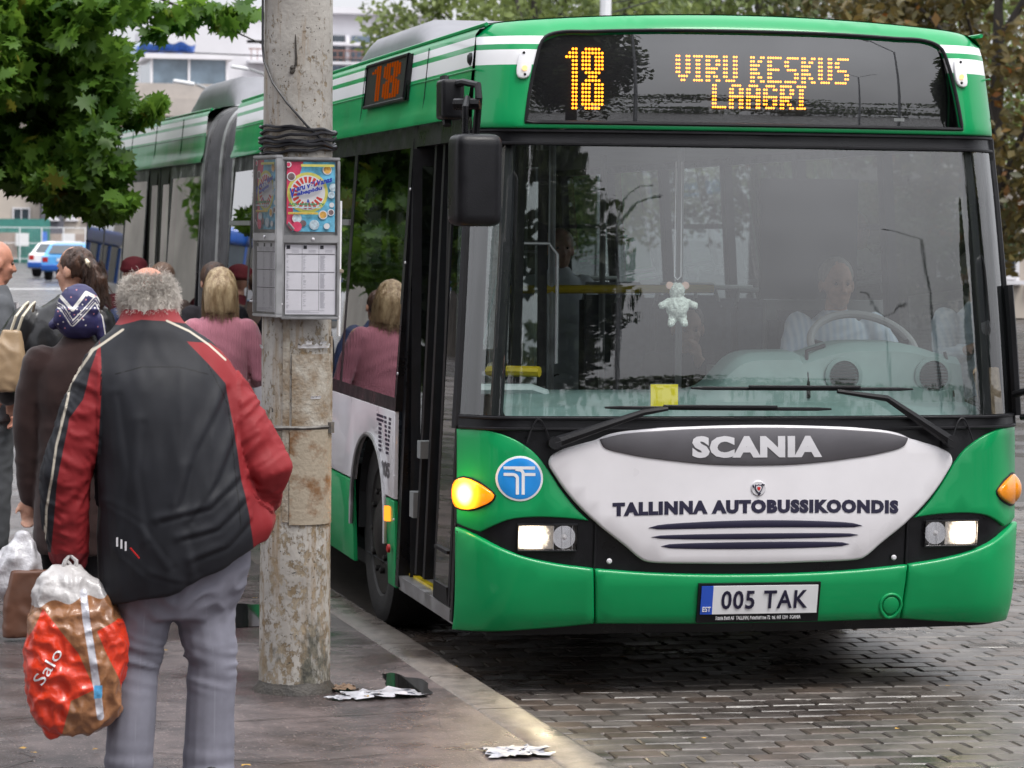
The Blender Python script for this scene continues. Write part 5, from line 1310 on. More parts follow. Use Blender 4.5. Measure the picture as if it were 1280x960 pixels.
# foliage that fills the upper left, lower outline like hanging lobes
for (cx_,cz_,rx,rz) in ((-3.0,3.45,.75,.75),(-3.2,2.95,.6,.62),(-2.55,3.35,.55,.55),(-2.1,3.05,.42,.42),(-2.35,2.60,.36,.34),(-2.75,2.55,.42,.28),(-1.98,2.66,.33,.30),(-1.78,2.42,.24,.26),(-1.70,2.20,.22,.17),(-1.98,2.25,.25,.20),(-2.22,2.32,.22,.2),(-1.65,3.1,.26,.24),(-2.2,3.55,.5,.34),(-3.4,2.5,.5,.35),(-3.8,3.0,.7,.8),(-2.7,4.1,.9,.5),(-3.6,4.0,.9,.7),(-1.9,3.9,.5,.4),(-1.42,2.92,.14,.12),(-1.85,2.85,.3,.3),(-1.75,3.25,.28,.24),(-1.9,3.5,.35,.25)):
    for k in range(5):
        c=(cx_+r_.uniform(-.5,.5)*rx+6.2-.17,r_.uniform(-.8,.8)-.7,cz_+r_.uniform(-.5,.5)*rz-.12); clump(c,(rx*.62,.5,rz*.62),int(190*rx*rz/.16*.5)+40)
for (cx_,cz_) in ((-1.2,3.42),(-1.0,3.50),(-.85,3.44),(-1.1,3.38),(-1.35,3.5),(-.72,3.40),(-.60,3.46),(-1.5,3.45),(-1.3,3.30)):
    clump((cx_+6.05,-.6,cz_+.13),(.13,.25,.11),34,.3)
for k in range(46): clump((r_.uniform(-1.5,2.9),r_.uniform(-2.5,3),r_.uniform(1.75,3.2)),(.5,.5,.42),120)
for k in range(60): clump((r_.uniform(1.5,3.15),r_.uniform(1.5,6),r_.uniform(1.85,3.6)),(.42,.5,.36),120)
for k in range(60):
    a=r_.uniform(0,6.28); rr=r_.uniform(.3,1)**.5*3.4; clump((rr*math.cos(a),1+rr*math.sin(a)*.9,r_.uniform(3.2,7.6)),(.8,.8,.6),150)
allp=np.concatenate(pts); tt=np.concatenate(tn)
leaves('crown',allp,.135,star(),ML['maple'],e,3,droop=.9,tone=tt)
q=MB()
for (a,b) in (((2.4,-.5,3.6),(3.9,-.6,2.9)),((3.2,-.7,3.3),(4.5,-.7,2.2)),((3.0,-.6,4.2),(5.6,-.6,3.35)),((2.2,-.8,3.3),(3.0,-.8,2.3))):
    a,b=Vector(a),Vector(b); q.tube([a,a.lerp(b,.5)+Vector((0,0,.12)),b],[.03,.018,.005],5)
q.build('twig',M['bark'],e)
# trees beyond the bus
G='trees beyond the bus'
specs=[('linden_tree',13.4,66,12.5,4.6,'green','pale green round tree standing over the middle of the bus roof'),
('linden_tree',17.2,74,14,4.2,'green','pale green tree just right of the first one over the bus roof'),
('park_tree',19.6,84,14,4.3,'dark','dark green tree above the right half of the destination display'),
('park_tree',23.5,80,15,4.8,'olive','olive green tree above the right end of the bus roof'),
('autumn_tree',18.8,47,11,3.7,'autumn','browning autumn tree with a dark trunk beside the right edge of the bus'),
('park_tree',24.5,66,14,4.5,'green','green tree at the right border of the picture behind the autumn tree'),
('park_tree',28,92,16,5,'dark','dark tree filling the gap far behind the bus roof')]
for i,(nm,x,y,H,r,lk,lab) in enumerate(specs):
    tree(nm,x,y,H,r,.24,100+i,ML[lk],lab,N=15000,K=90,ls=.26,group=G,cz=H*.55,zr=H*.47,csz=.24,low=-.85)
# low shrubs and hedge at the right
for i,(x,y,z,r,lk,lab) in enumerate(((18.0,52,1.6,1.9,'olive','olive bush beside the dark trunk at the right border'),(21.5,58,1.6,2.2,'dark','dark bush behind the right side of the bus'))):
    e=tag(empty('bush',(x,y,0)),lab,'bush'); P,tone,cs=crownpts((0,0,z),(r,r,z),5000,40,300+i); leaves('leaf_mass',P,.2,oval(),ML[lk],e,i,tone=tone)
    q=MB(); 
    for c in cs[:10]: q.tube([(0,0,-.05),Vector(c)*.5,c],[.05,.03,.01],5)
    q.build('stem',M['bark'],e)
for i,(x,y,lab) in enumerate(((-7.6,25,'leafy pavement tree further along, mirrored in the side windows'),(-10.2,36,'second pavement tree further along, mirrored in the side windows'),(-12.8,60,'third and farthest pavement tree, unseen, added to darken the rear windows'))):  # the farthest one is added to darken what the rear windows mirror
    tree('pavement_tree',x,y,9,2.9,.2,700+i,ML['maple'],lab,N=9000,K=70,ls=.3,cz=5.9,zr=3.2,group='pavement trees mirrored in the bus')
# trees along the street out of view; those at the windscreen's edges are added to darken its reflections
G2='street trees behind the viewer'
for i,(x,y,H,r,lab) in enumerate(((-.9,-27,14,3.8,'tall dark tree mirrored in the left part of the windscreen'),(-7.5,-26,16,5.0,'dark street tree mirrored at the left corner of the windscreen'),(-11,-17,14,4.4,'street tree mirrored far left in the corner of the windscreen'),(-16,-8,11,3.6,'street tree on the pavement mirrored in the corner panel'),(24,-30,13,2.0,'narrow tree mirrored at the right end of the windscreen'),(31,-27,13,3.6,'broad unseen tree added to darken the right corner of the windscreen'),(-9.5,-7,10,3.6,'leafy unseen tree added to darken the left edge of the windscreen'),(14,-6,10,3.6,'leafy unseen tree added across the road to darken the right edge of the windscreen'),(21,-13,14,4.2,'big unseen tree added behind the viewer to darken the right end of the windscreen'),(29,-19,15,4.8,'tall unseen tree added behind the viewer to darken the windscreen on the right'))):
    tree('street_tree',x,y,H,r,.3,400+i,ML['dark'],lab,N=24000,K=110,ls=.5,group=G2,cz=H*.58,zr=H*.42,cone=.55,csz=.32)
P,tone,cs=crownpts((10,-120,3),(120,6,5.5),14000,260,900,csz=.10)
o_=leaves('distant_treeline',P,1.1,oval(),ML['dark'],None,77,tone=tone); tag(o_,'far row of trees behind the viewer, mirrored low in the windscreen',kind='stuff')
# ------------------------------------------------------------------ street lamps, poles and wires
M['lampg']=mat('galvanised_lamp',(.34,.35,.36),.5,metal=.4,var=.1); M['lampw']=mat('lamp_head_white',(.75,.76,.78),.35,var=.05)
def lamp(x,y,h,arms,label,rz=0):
    e=tag(empty('street_lamp',(x,y,0),rz),label,'street lamp','street lamps'); q=MB(); q.tube([(0,0,0),(0,0,h*.93)],[.11,.06],10); q.build('lamp_post',M['lampg'],e)
    for dx,dy,up in arms:
        q=MB(); n=8; q.tube([(dx*math.sin(PI/2*i/n)**1.0,dy*i/n,h*.93+up*(1-math.cos(PI/2*i/n)) if 0 else h*.93-.02+up*math.sin(PI/2*i/n)) for i in range(n+1)],.035,6); q.build('lamp_arm',M['lampg'],e)
        q=MB(); s=1 if dx>0 else -1; rbox(q,(dx+s*.3,dy,h*.93+up+.02),(.5,.18,.09),.04,M_=Matrix.Rotation(R(-8*s),4,'Y')); q.build('lamp_head',M['lampw'],e)
    return e
lamp(5.0,60,5.4,[(-.9,0,.35),(.9,0,.35)],'white two-armed street lamp standing behind the bus roof, left of the pole')
lamp(8.4,78,6.9,[(-.8,0,.25),(.6,0,.3)],'white street lamp behind the bus seen just left of the concrete pole')
lamp(2.0,-25,10.4,[(1.3,0,.5),(.9,.6,1.3)],'tall curved street lamp mirrored in the left half of the windscreen')
lamp(18.2,-29,11,[(-1.7,0,.7)],'street lamp mirrored in the right half of the windscreen')
lamp(21,-40,9,[(-1.2,0,.6),(1.2,0,.5)],'distant double street lamp behind the viewer')
q=MB(); q.tube([(10.45,46,0),(10.45,46,9)],[.14,.10],10); up_=q.build('wire_pole',M['lampw']); tag(up_,'slim pale pole rising right behind the middle of the bus roof','pole')
q=MB()
q.tube([(10.45,46,6.45),(10.3,46,7.0),(10.15,46,8)],.012,5); q.tube([(10.45,46,6.2),(14,46,7.3)],.014,5); q.tube([(10.45,46,6.4),(14,46,7.1)],.012,5); wz=q.build('tension_wires' if 0 else 'tension_wire',M['cable'],up_)
q=MB(); q.tube([(9,80,9.2),(20,80,8.9)],.02,5); q.tube([(3,120,9.6),(30,120,9.0)],.03,5); tag(q.build('overhead_wire',M['cable']),'thin dark overhead wire crossing in front of the pale building','wire')
# ------------------------------------------------------------------ buildings
M['cream']=mat('cream_render',(.52,.46,.40),.8,var=.10,vscale=.4,bump=.2,bscale=8); M['stone']=mat('pale_stone',(.42,.38,.35),.8,var=.12,vscale=.5,bump=.3,bscale=6)
M['bwhite']=mat('white_render',(.66,.65,.68),.8,var=.06,vscale=.3); M['pane']=mat('dark_window_pane',(.05,.065,.08),.12,var=.3,vscale=.6,coat=.5); M['panel']=mat('blue_grey_glass_panel',(.14,.19,.24),.15,var=.3,vscale=.5,coat=.4)
M['dgrey']=mat('dark_grey_cladding',(.10,.10,.12),.7,var=.15,vscale=.6); M['railr']=mat('rust_red_rail',(.28,.14,.11),.6,var=.2); M['tarp']=mat('blue_tarpaulin',(.06,.18,.6),.5,var=.35,vscale=3,bump=.5,bscale=2)
M['teal']=mat('teal_hoarding',(.04,.19,.16),.7,var=.15); M['hoard']=mat('brown_hoarding',(.36,.29,.25),.8,var=.15,vscale=.8); M['signw']=mat('white_sign',(.75,.75,.75),.5,var=.05)
def bldg(name,x0,x1,y,d,z0,z1,mt,label,rows,cols,zw=1.5,ww=None,zfirst=None,zstep=3,cat='building',band=True,face='-y'):
    e=tag(empty(name,(0,0,0)),label,cat); q=MB(); q.box(((x0+x1)/2,y+d/2,(z0+z1)/2),(x1-x0,d,z1-z0)); q.build('wall',mt,e)
    if band: q=MB(); q.box(((x0+x1)/2,y+d/2,z1+.2),(x1-x0+.8,d+.8,.4)); q.build('cornice',M['stone'],e)
    zf=zfirst if zfirst is not None else z0+1.2; cw=(x1-x0)/cols; ww=ww or cw*.45
    w0=MB(); w0.box((0,0,0),(ww,.10,zw)); wm=w0.mesh('window',M['pane']); f0=MB()
    for s in (-1,1): f0.box((s*ww/2,-.06,0),(.10,.14,zw+.14)); f0.box((0,-.06,s*zw/2),(ww-.11,.13,.10))
    f0.box((0,-.06,0),(.07,.11,zw-.11)); f0.box((0,-.12,-zw/2-.12),(ww+.3,.26,.1)); fm=f0.mesh('window_frame',M['bwhite'])
    for r in range(rows):
        for c in range(cols):
            o=bpy.data.objects.new('window',wm); o.location=(x0+cw*(c+.5),y-.02,zf+r*zstep+zw/2); link(o,e)
            o2=bpy.data.objects.new('window_frame',fm); link(o2,o)
    return e
# pale institutional building behind, with a row of small square openings below its roof
lb=bldg('stone_building',12.6,34,200,20,0,9.6,M['stone'],'long pale stone building with a row of narrow openings under its flat roof',1,12,1.7,1.15,6.6,3,band=False)
q=MB(); q.box((23.3,209.8,10.2),(22.4,21,1.2)); q.box((23.3,209.6,11.3),(22,20.2,1.0)); q.build('parapet',M['stone'],lb)
for k in range(40):
    q=MB(); q.box((12.8+k*.53,199.6,9.15),(.2,.5,.8)); q.build('dentil',M['cream'],lb)
q=MB(); q.box((19.0,206,12.75),(5.2,8,1.7)); tb=q.build('roof_pavilion',M['panel'],lb); q=MB(); q.box((19.0,206,13.75),(6.0,9,.35)); q.box((16.45,201.9,12.75),(.15,.15,1.7)); q.box((19,201.9,12.75),(.15,.15,1.7)); q.box((21.6,201.9,12.75),(.15,.15,1.7)); q.build('pavilion_roof',M['bwhite'],tb)
q=MB(); q.lathe([(1.9,0),(1.8,.5),(1.3,1.1),(.6,1.45),(.02,1.55)],(17.2,214,13.9),24); q.build('dome',M['panel'],lb)
q=MB(); q.grid(lambda u,v:Vector((15.6+3.8*u,202.6-1.2*v,13.95+.75*v*(1-.4*abs(u-.5))+.12*math.sin(u*19))),24,5,smooth=True); q.box((17.5,203.4,14.2),(3.8,1.5,.5)); tp=q.build('tarpaulin',M['tarp']); tag(tp,'bright blue tarpaulin on the roof of the pale stone building','tarpaulin')
# white block with balconies
e=tag(empty('balcony_block',(0,0,0)),'tall white block with red railed balconies behind the pale stone building','building')
q=MB(); q.box((26,250,10),(11,20,17.5)); q.box((36,252,10.2),(16,20,19)); q.build('wall',M['bwhite'],e)
q=MB(); q.box((36,250.8,19.9),(17.2,20,.5)); q.box((36,250,17.15),(16.6,20,.25)); q.build('roof_slab',M['bwhite'],e)
for fl,z in enumerate((17.25,14.9,12.4)):
    q=MB(); q.box((35.2,239.9,z-1.75),(15,2.6,.22)); q.build('balcony_slab',M['bwhite'],e)
    q=MB()
    for k in range(30): q.box((27.9+k*.5,238.7,z-1.2),(.06,.06,.9))
    q.box((35.2,238.7,z-.75),(15,.1,.1)); q.box((35.2,238.7,z-1.3),(15,.06,.06)); q.build('balcony_rail',M['railr'],e)
    for k in range(7):
        q=MB(); q.box((28.9+k*2.1,242,z-.45),(1.5,.3,2.2)); w_=q.build('window',M['panel'] if (k+fl)%3 else M['pane'],e)
        q=MB(); q.box((28.9+k*2.1+.95,241.7,z-.45),(.28,.4,2.3)); q.build('window_frame',M['bwhite'],w_)
# left: buildings beyond the hoarding
bldg('cream_building',-6,8.0,186,14,0,12,M['cream'],'cream building at the far left above the green hoarding',3,6,1.6,1.0,1.6,3.6)
bldg('grey_block',8.0,9.4,184.5,10,0,9,M['dgrey'],'narrow dark grey block between the two cream walls',1,1,.6,.5,2.6)
bldg('light_tower',9.4,11.4,185,10,0,12,M['cream'],'light cream wall section with small square openings',3,2,.6,.5,2.6,1.3)
bldg('dark_hall',11.4,16,188,12,0,4.6,M['dgrey'],'low dark grey hall beyond the wire fence',1,3,1.4,1.1,1.5)
# hoarding and wire fence
hf=tag(empty('hoarding',(0,0,0)),'teal and brown site hoarding with white notices beyond the crossing','hoarding')
q=MB(); q.box((5.4,171.2,1.2),(4.6,.1,2.6)); q.build('teal_panel',M['teal'],hf); q=MB(); q.box((4.6,170.6,.95),(2.4,.1,1.5)); q.build('brown_panel',M['hoard'],hf)
q=MB(); q.box((10.6,171.4,.8),(5.8,.1,1.7)); q.build('brown_panel',M['hoard'],hf)
for x,z,m in ((6.05,1.3,'signw'),(8.7,1.3,'signw'),(11.2,1.3,'signw'),(7.35,1.4,'tarp')):
    q=MB(); q.box((x,170.3,z),(.75 if m=='signw' else .28,.04,.75),bev=.01); q.build('notice',M[m],hf)
wf=tag(empty('wire_fence',(0,0,0)),'light wire fence in front of the hoarding','fence'); q=MB()
for k in range(9): q=MB(); q.tube([(3.4+k*1.25,170,0),(3.4+k*1.25,170,2.0)],.035,6); q.build('post',M['lampw'],wf)
q=MB(); 
for z in (.2,1.1,2.0): q.tube([(3.4,170,z),(13.4,170,z)],.02,5)
for k in range(60): q.tube([(3.4+k*.168,170,.2),(3.4+k*.168,170,2.0)],.004,3)
q.build('wire_mesh',M['lampw'],wf)
# pale side street block and blue-white tram that the bus windows mirror
M['facade']=mat('weathered_cream_render',(.25,.235,.21),.85,var=.25,vscale=.25)
bldg('facade_row',-40,-20,52,70,0,17,M['facade'],'cream block across the side street mirrored in the bus windows',4,5,2.2,1.2,2.4,3.6)
e=tag(empty('corner_block',(0,0,0)),'long cream building along the left street mirrored in the side windows','building'); q=MB(); q.box((-26,60,8),(10,80,16)); q.build('wall',M['facade'],e)
for r in range(4):
    for c in range(18):
        q=MB(); q.box((-20.98,24+c*4.2,2.6+r*3.6),(.12,2.6,2.4)); q.build('window',M['pane'],e)
M['trblue']=mat('tram_blue',(.02,.10,.42),.3,coat=.6,var=.08); M['trlight']=mat('tram_light_blue',(.08,.35,.72),.3,coat=.6,var=.08)
def tram(x,y,rz,label):
    e=tag(empty('tram',(x,y,0),rz),label,'tram'); q=MB(); rbox(q,(0,0,1.0),(2.4,13,1.0),.12); q.build('lower_body',M['whiteprint'],e)
    q=MB(); q.box((1.206,0,.95),(.02,12.6,.35)); q.box((-1.206,0,.95),(.02,12.6,.35)); q.box((0,-6.51,.95),(2.1,.02,.35)); q.build('blue_band',M['trlight'],e)
    q=MB(); rbox(q,(0,0,2.9),(2.4,13,.5),.18); q.build('roof',M['trblue'],e)
    q=MB(); q.box((0,0,2.05),(2.30,12.8,1.2)); q.build('window_band',M['pane'],e)
    for k in range(9):
        for s in (-1,1): q=MB(); q.box((s*1.17,-6.3+k*1.57,2.05),(.06,.14,1.2)); q.build('window_post',M['trblue'],e)
    for k in (-4.2,4.2): q=MB(); q.box((0,k,.3),(1.9,2.4,.5)); q.build('bogie',M['dark'],e)
    return e
tram(-16.5,74,R(8),'blue and white tram on the far side of the street mirrored in the bus windows')
tram(-11.2,84,R(22),'second blue and white tram behind the first, mirrored in the bus windows')
# right border building
bldg('orange_kiosk',22.0,27,60,6,0,3.4,M['cream'],'low cream building glimpsed at the right border beyond the trees',1,4,1.6,.8,1.0)
# cars at the crossing
def car(x,y,rz,paint,label,sc=1.0):
    e=tag(empty('parked_car',(x,y,0),rz),label,'car','cars at the crossing'); e.scale=(sc,sc,sc)
    prof=[(-2.0,.35),(-2.05,.62),(-2.0,.92),(-1.72,.98),(-1.25,1.38),(-.3,1.45),(.55,1.38),(1.15,.98),(1.95,.82),(2.05,.55),(2.0,.30)]
    q=MB(); w=.84; n=len(prof)
    def sec(s,k): return [(s*w*k*(1 if z<1.0 else .84),y_,z) for y_,z in prof]
    A,B=sec(-1,1),sec(1,1); vs=A+B; fs=[(i,i+1,n+i+1,n+i) for i in range(n-1)]+[tuple(range(n))[::-1],tuple(n+i for i in range(n)),(n-1,0,n,2*n-1)]
    q.add(vs,fs,0,False); q.build('body',paint,e)
    q=MB(); q.add([(-.66,-1.70,1.02),(.66,-1.70,1.02),(.58,-1.32,1.34),(-.58,-1.32,1.34)],[(0,1,2,3)]); q.add([(-.66,1.13,1.02),(.66,1.13,1.02),(.58,.62,1.36),(-.58,.62,1.36)],[(3,2,1,0)])
    for s in (-1,1): q.add([(s*.80,-1.3,1.02),(s*.80,.95,1.02),(s*.715,.45,1.34),(s*.715,-1.0,1.36)],[(0,1,2,3)])
    for i in range(len(q.v)): q.v[i]=(q.v[i][0]*1.01,q.v[i][1]*1.012,q.v[i][2]+.012)
    q.build('windows' if 0 else 'window_glass',M['pane'],e)
    for s in (-1,1):
        for yy in (-1.3,1.3): q=MB(); q.lathe([(.31,s*.02),(.31,-s*.18)],(s*.84,yy,.31),18,'X'); q.lathe([(.19,s*.03),(.05,s*.035)],(s*.84,yy,.31),14,'X',mi=1); q.build('wheel',[M['tyre'],M['silver']],e)
        q=MB(); q.box((s*.70,-2.02,.80),(.2,.06,.18),bev=.01); q.build('tail_light',M['redprint'],e)
    q=MB(); rbox(q,(0,-2.04,.50),(1.7,.16,.24),.05); q.build('bumper',M['trblue'] if 'blue' in label else M['greyin'],e)
    q=MB(); q.box((0,-2.06,.80),(.5,.02,.12)); q.build('licence_plate',M['whiteprint'],e); return e
car(4.75,108,R(-18),M['trlight'],'light blue hatchback seen from behind at the far crossing',1.0)
car(4.9,116,R(-25),M['whiteprint'],'white car partly hidden behind the light blue hatchback')
# painted line on the far road
q=MB(); q.add([(-2,60,-.024),(3.2,62,-.024),(3.2,63,-.024),(-2,61,-.024)],[(0,1,2,3)]); q.add([(-2,90,-.024),(8,93,-.024),(8,94,-.024),(-2,91,-.024)],[(0,1,2,3)]); q.build('road_marking',M['signw'],road)
# ------------------------------------------------------------------ people
def seg_d(P,a,b):
    ab=b-a; t=np.clip(((P-a)@ab)/max(1e-9,ab@ab),0,1); return np.linalg.norm(P-(a+t[:,None]*ab),axis=1)
def poly_sd(P,poly):
    poly=np.array([p[:2] for p in poly],float); d=np.full(len(P),9.); ins=np.zeros(len(P),bool); n=len(poly)
    for i in range(n):
        a,b=poly[i],poly[(i+1)%n]; d=np.minimum(d,seg_d(P,a,b))
        c=((a[1]>P[:,1])!=(b[1]>P[:,1])); xx=(b[0]-a[0])*(P[:,1]-a[1])/(b[1]-a[1]+1e-12)+a[0]; ins^=(c&(P[:,0]<xx))
    return np.where(ins,-d,d)
def line_d(P,ln):
    d=np.full(len(P),9.)
    for i in range(len(ln)-1): d=np.minimum(d,seg_d(P,np.array(ln[i],float),np.array(ln[i+1],float)))
    return d
def attr(me,name,vals):
    a=me.attributes.new(name,'FLOAT','POINT'); a.data.foreach_set('value',np.asarray(vals,np.float32))
def co(me):
    a=np.zeros(len(me.vertices)*3); me.vertices.foreach_get('co',a); return a.reshape(-1,3)
def setco(me,a): me.vertices.foreach_set('co',a.ravel()); me.update()
def nrm(me):
    a=np.zeros(len(me.vertices)*3); me.vertices.foreach_get('normal',a); return a.reshape(-1,3)
def folds(me,amp,sc=(7,7,14),seed=0,ridge=True,mask=None):
    """cloth creases as real relief"""
    c=co(me); n=nrm(me); o=np.zeros(len(c))
    for i,p in enumerate(c):
        w=noise.noise(Vector((p[0]*3+seed,p[1]*3,p[2]*3)))*.8
        a=noise.noise(Vector((p[0]*sc[0]+w+seed,p[1]*sc[1],p[2]*sc[2]+p[0]*sc[0]*.7+w))); b=noise.noise(Vector((p[0]*sc[0]*2.3,p[1]*sc[1]*2,p[2]*sc[2]*2+seed)))
        o[i]=((1-abs(a)*2.4) if ridge else a)*.75+.3*b
    if mask is not None: o*=mask(c)
    setco(me,c+n*(o*amp)[:,None])
def clothmat(name,base,layers=(),rough=.7,bump=.3,bscale=500,coat=0,sheen=0,var=.12,bdist=.002,wave=None):
    """base colour, then layers (attribute, threshold half width or sign, colour)"""
    m=mat(name,base,rough,var=var,vscale=6,coat=coat); t=m.node_tree; b=t.nodes['Principled BSDF']; n=t.nodes.new; l=t.links.new
    col=b.inputs['Base Color'].links[0].from_socket
    for at,wd,c in layers:
        a=n('ShaderNodeAttribute'); a.attribute_name=at; r=n('ShaderNodeMapRange'); r.inputs[1].default_value=wd-.0012; r.inputs[2].default_value=wd+.0012; r.inputs[3].default_value=1; r.inputs[4].default_value=0; l(a.outputs['Fac'],r.inputs[0])
        x=n('ShaderNodeMix'); x.data_type='RGBA'; l(r.outputs[0],x.inputs[0]); l(col,x.inputs[6]); x.inputs[7].default_value=(*c,1); col=x.outputs[2]
    l(col,b.inputs['Base Color'])
    tc=n('ShaderNodeTexCoord'); z=n('ShaderNodeTexNoise'); z.inputs['Scale'].default_value=bscale; z.inputs['Detail'].default_value=3; l(tc.outputs['Object'],z.inputs['Vector']); h=z.outputs['Fac']
    if wave:
        wv=n('ShaderNodeTexWave'); wv.wave_type='BANDS'; wv.bands_direction=wave[1]; wv.inputs['Scale'].default_value=wave[0]; wv.inputs['Distortion'].default_value=1.2; wv.inputs['Detail'].default_value=1; l(tc.outputs['Object'],wv.inputs['Vector'])
        ad=n('ShaderNodeMath'); ad.operation='MULTIPLY_ADD'; ad.inputs[1].default_value=.25; l(h,ad.inputs[0]); l(wv.outputs['Fac'],ad.inputs[2]); h=ad.outputs[0]
    bp=n('ShaderNodeBump'); bp.inputs['Strength'].default_value=bump; bp.inputs['Distance'].default_value=bdist; l(h,bp.inputs['Height']); l(bp.outputs[0],b.inputs['Normal'])
    b.inputs['Specular IOR Level'].default_value=.22 if rough>.5 else .4
    if sheen: b.inputs['Sheen Weight'].default_value=sheen
    return m
def skin(name,c): 
    m=mat(name,c,.5,var=.16,vscale=14,bump=.25,bscale=90); m.node_tree.nodes['Principled BSDF'].inputs['Subsurface Weight'].default_value=.12; m.node_tree.nodes['Principled BSDF'].inputs['Subsurface Radius'].default_value=(.01,.004,.002); return m
M['skin']=skin('skin',(.50,.27,.19)); M['skinred']=skin('ruddy_skin',(.55,.25,.17)); M['eye']=mat('eye',(.05,.03,.02),.1,coat=.6)
def head_prims(hc,yaw=0,pitch=0,s=1.0,bald=False):
    """hc = middle of the head; +y is the way the face looks before yaw"""
    Rm=(Matrix.Rotation(yaw,3,'Z')@Matrix.Rotation(pitch,3,'X')); e=Rm.to_euler(); hc=Vector(hc)
    T=lambda x,y,z:tuple(hc+Rm@Vector((x*s,y*s,z*s)))
    E_=lambda c,r,: ('e',T(*c),tuple(k*s for k in r),e)
    P=[E_((0,-.012,.028),(.076,.095,.094)),E_((0,.030,-.035),(.060,.062,.080)),E_((0,.060,-.092),(.026,.026,.022)),E_((0,.072,.030),(.050,.020,.012)),
       E_((.038,.062,-.022),(.022,.024,.020)),E_((-.038,.062,-.022),(.022,.024,.020)),E_((0,.088,-.058),(.024,.014,.006)),E_((0,.086,-.070),(.020,.014,.006)),
       E_((.080,-.012,-.012),(.010,.024,.034)),E_((-.080,-.012,-.012),(.010,.024,.034)),
       ('c',[(T(0,.088,.020),.008*s),(T(0,.104,-.008),.010*s),(T(0,.112,-.026),.013*s)]),E_((.012,.098,-.030),(.010,.012,.008)),E_((-.012,.098,-.030),(.010,.012,.008)),
       E_((.020,.045,-.080),(.03,.03,.022)),E_((-.020,.045,-.080),(.03,.03,.022))]
    return P,T,Rm
def hand_prims(w,d,up,side,curl=.6,s=1.0):
    """palm from the wrist w along d, four unequal fingers and a thumb on the side of the palm"""
    w=Vector(w); d=Vector(d).normalized(); up=Vector(up); up=(up-d*up.dot(d)).normalized(); sd=d.cross(up)*side
    P=[('c',[(tuple(w-d*.02),.025*s),(tuple(w+d*.035*s+sd*.008),.026*s),(tuple(w+d*.07*s),.026*s)]),('c',[(tuple(w+d*.03*s-sd*.018*s),.017*s),(tuple(w+d*.075*s-sd*.024*s),.014*s)]),('c',[(tuple(w+d*.03*s+sd*.018*s),.017*s),(tuple(w+d*.08*s+sd*.022*s),.014*s)])]
    for k,(o,L_) in enumerate(((.030,.066),(.011,.076),(-.009,.071),(-.028,.056))):
        b=w+d*.082*s+sd*o*s; q=[(tuple(b-d*.01),.0095*s)]; dd=d.copy(); p=b.copy()
        for j,f in enumerate((.44,.32,.24)):
            dd=(dd*math.cos(curl*(.6+.4*j))-up*math.sin(curl*(.6+.4*j))).normalized(); p=p+dd*L_*f*s; q.append((tuple(p),(.0090-.0008*j)*s))
        P.append(('c',q))
    b=w+d*.022*s+sd*.022*s; q=[(tuple(b),.013*s),(tuple(b+(d*.6+sd*.8-up*.2)*.028*s),.011*s),(tuple(b+(d*1.0+sd*.75-up*.55)*.050*s),.0095*s)]; P.append(('c',q)); return P
def eyes(T,Rm,par,s=1,m=None):
    q=MB()
    for sx in (-1,1): q.lathe([(.001,-.009),(.006,-.007),(.009,0),(.006,.007),(.001,.009)],Vector(T(sx*.030,.078,.008)),10,'Y')
    return q.build('eye',M['eye'],par,sharp=0)
def strands(name,roots,dirs,L_,m,par,seed=1,rad=.0011,curl=.3,grav=.3,segs=4,freq=9,jit=.3):
    r=random.Random(seed); q=MB()
    for p,d in zip(roots,dirs):
        p=Vector(p); d=Vector(d).normalized(); l=L_*r.uniform(.55,1.15); w=Vector((r.gauss(0,1),r.gauss(0,1),r.gauss(0,1))).normalized()
        pts=[p.copy()]; c=p.copy(); dd=(d+w*jit).normalized(); ph=r.uniform(0,6)
        side_=dd.cross(w).normalized()
        for k in range(segs):
            dd=(dd+Vector((0,0,-grav))*(1/segs)+side_*curl*math.cos(ph+k*freq/segs)+w*curl*math.sin(ph+k*freq/segs)).normalized(); c=c+dd*l/segs; pts.append(c.copy())
        q.tube(pts,[rad*(1-.6*i/segs) for i in range(segs+1)],3,cap=False)
    o=q.build(name,m,par,sharp=0); return o
def hairmat(name,c1,c2,rough=.45):
    m=mat(name,c1,rough,base2=c2,vscale=35,bump=.9,bscale=120,stretch=(1,1,.18),fac=(.3,.7)); return m
def shell(prims,m,par,name='hair',vox=.009,amp=.004,sm=3,sc=(30,30,10)):
    me=blobmesh(prims,vox,sm,name,[m]); folds(me,amp,sc,3); return meshobj(name,me,par)
def garment(name,prims,mats,par,vox=.011,sm=6,amp=.006,sc=(7,7,12),seed=0,post=None):
    me=blobmesh(prims,vox,sm,name,mats if isinstance(mats,list) else [mats])
    if post: post(me)
    if amp: folds(me,amp,sc,seed)
    return me,meshobj(name,me,par)
def person(loc,rz,label,cat='person',group=None,name='person'): return empty(name,loc,rz,label,cat,group)
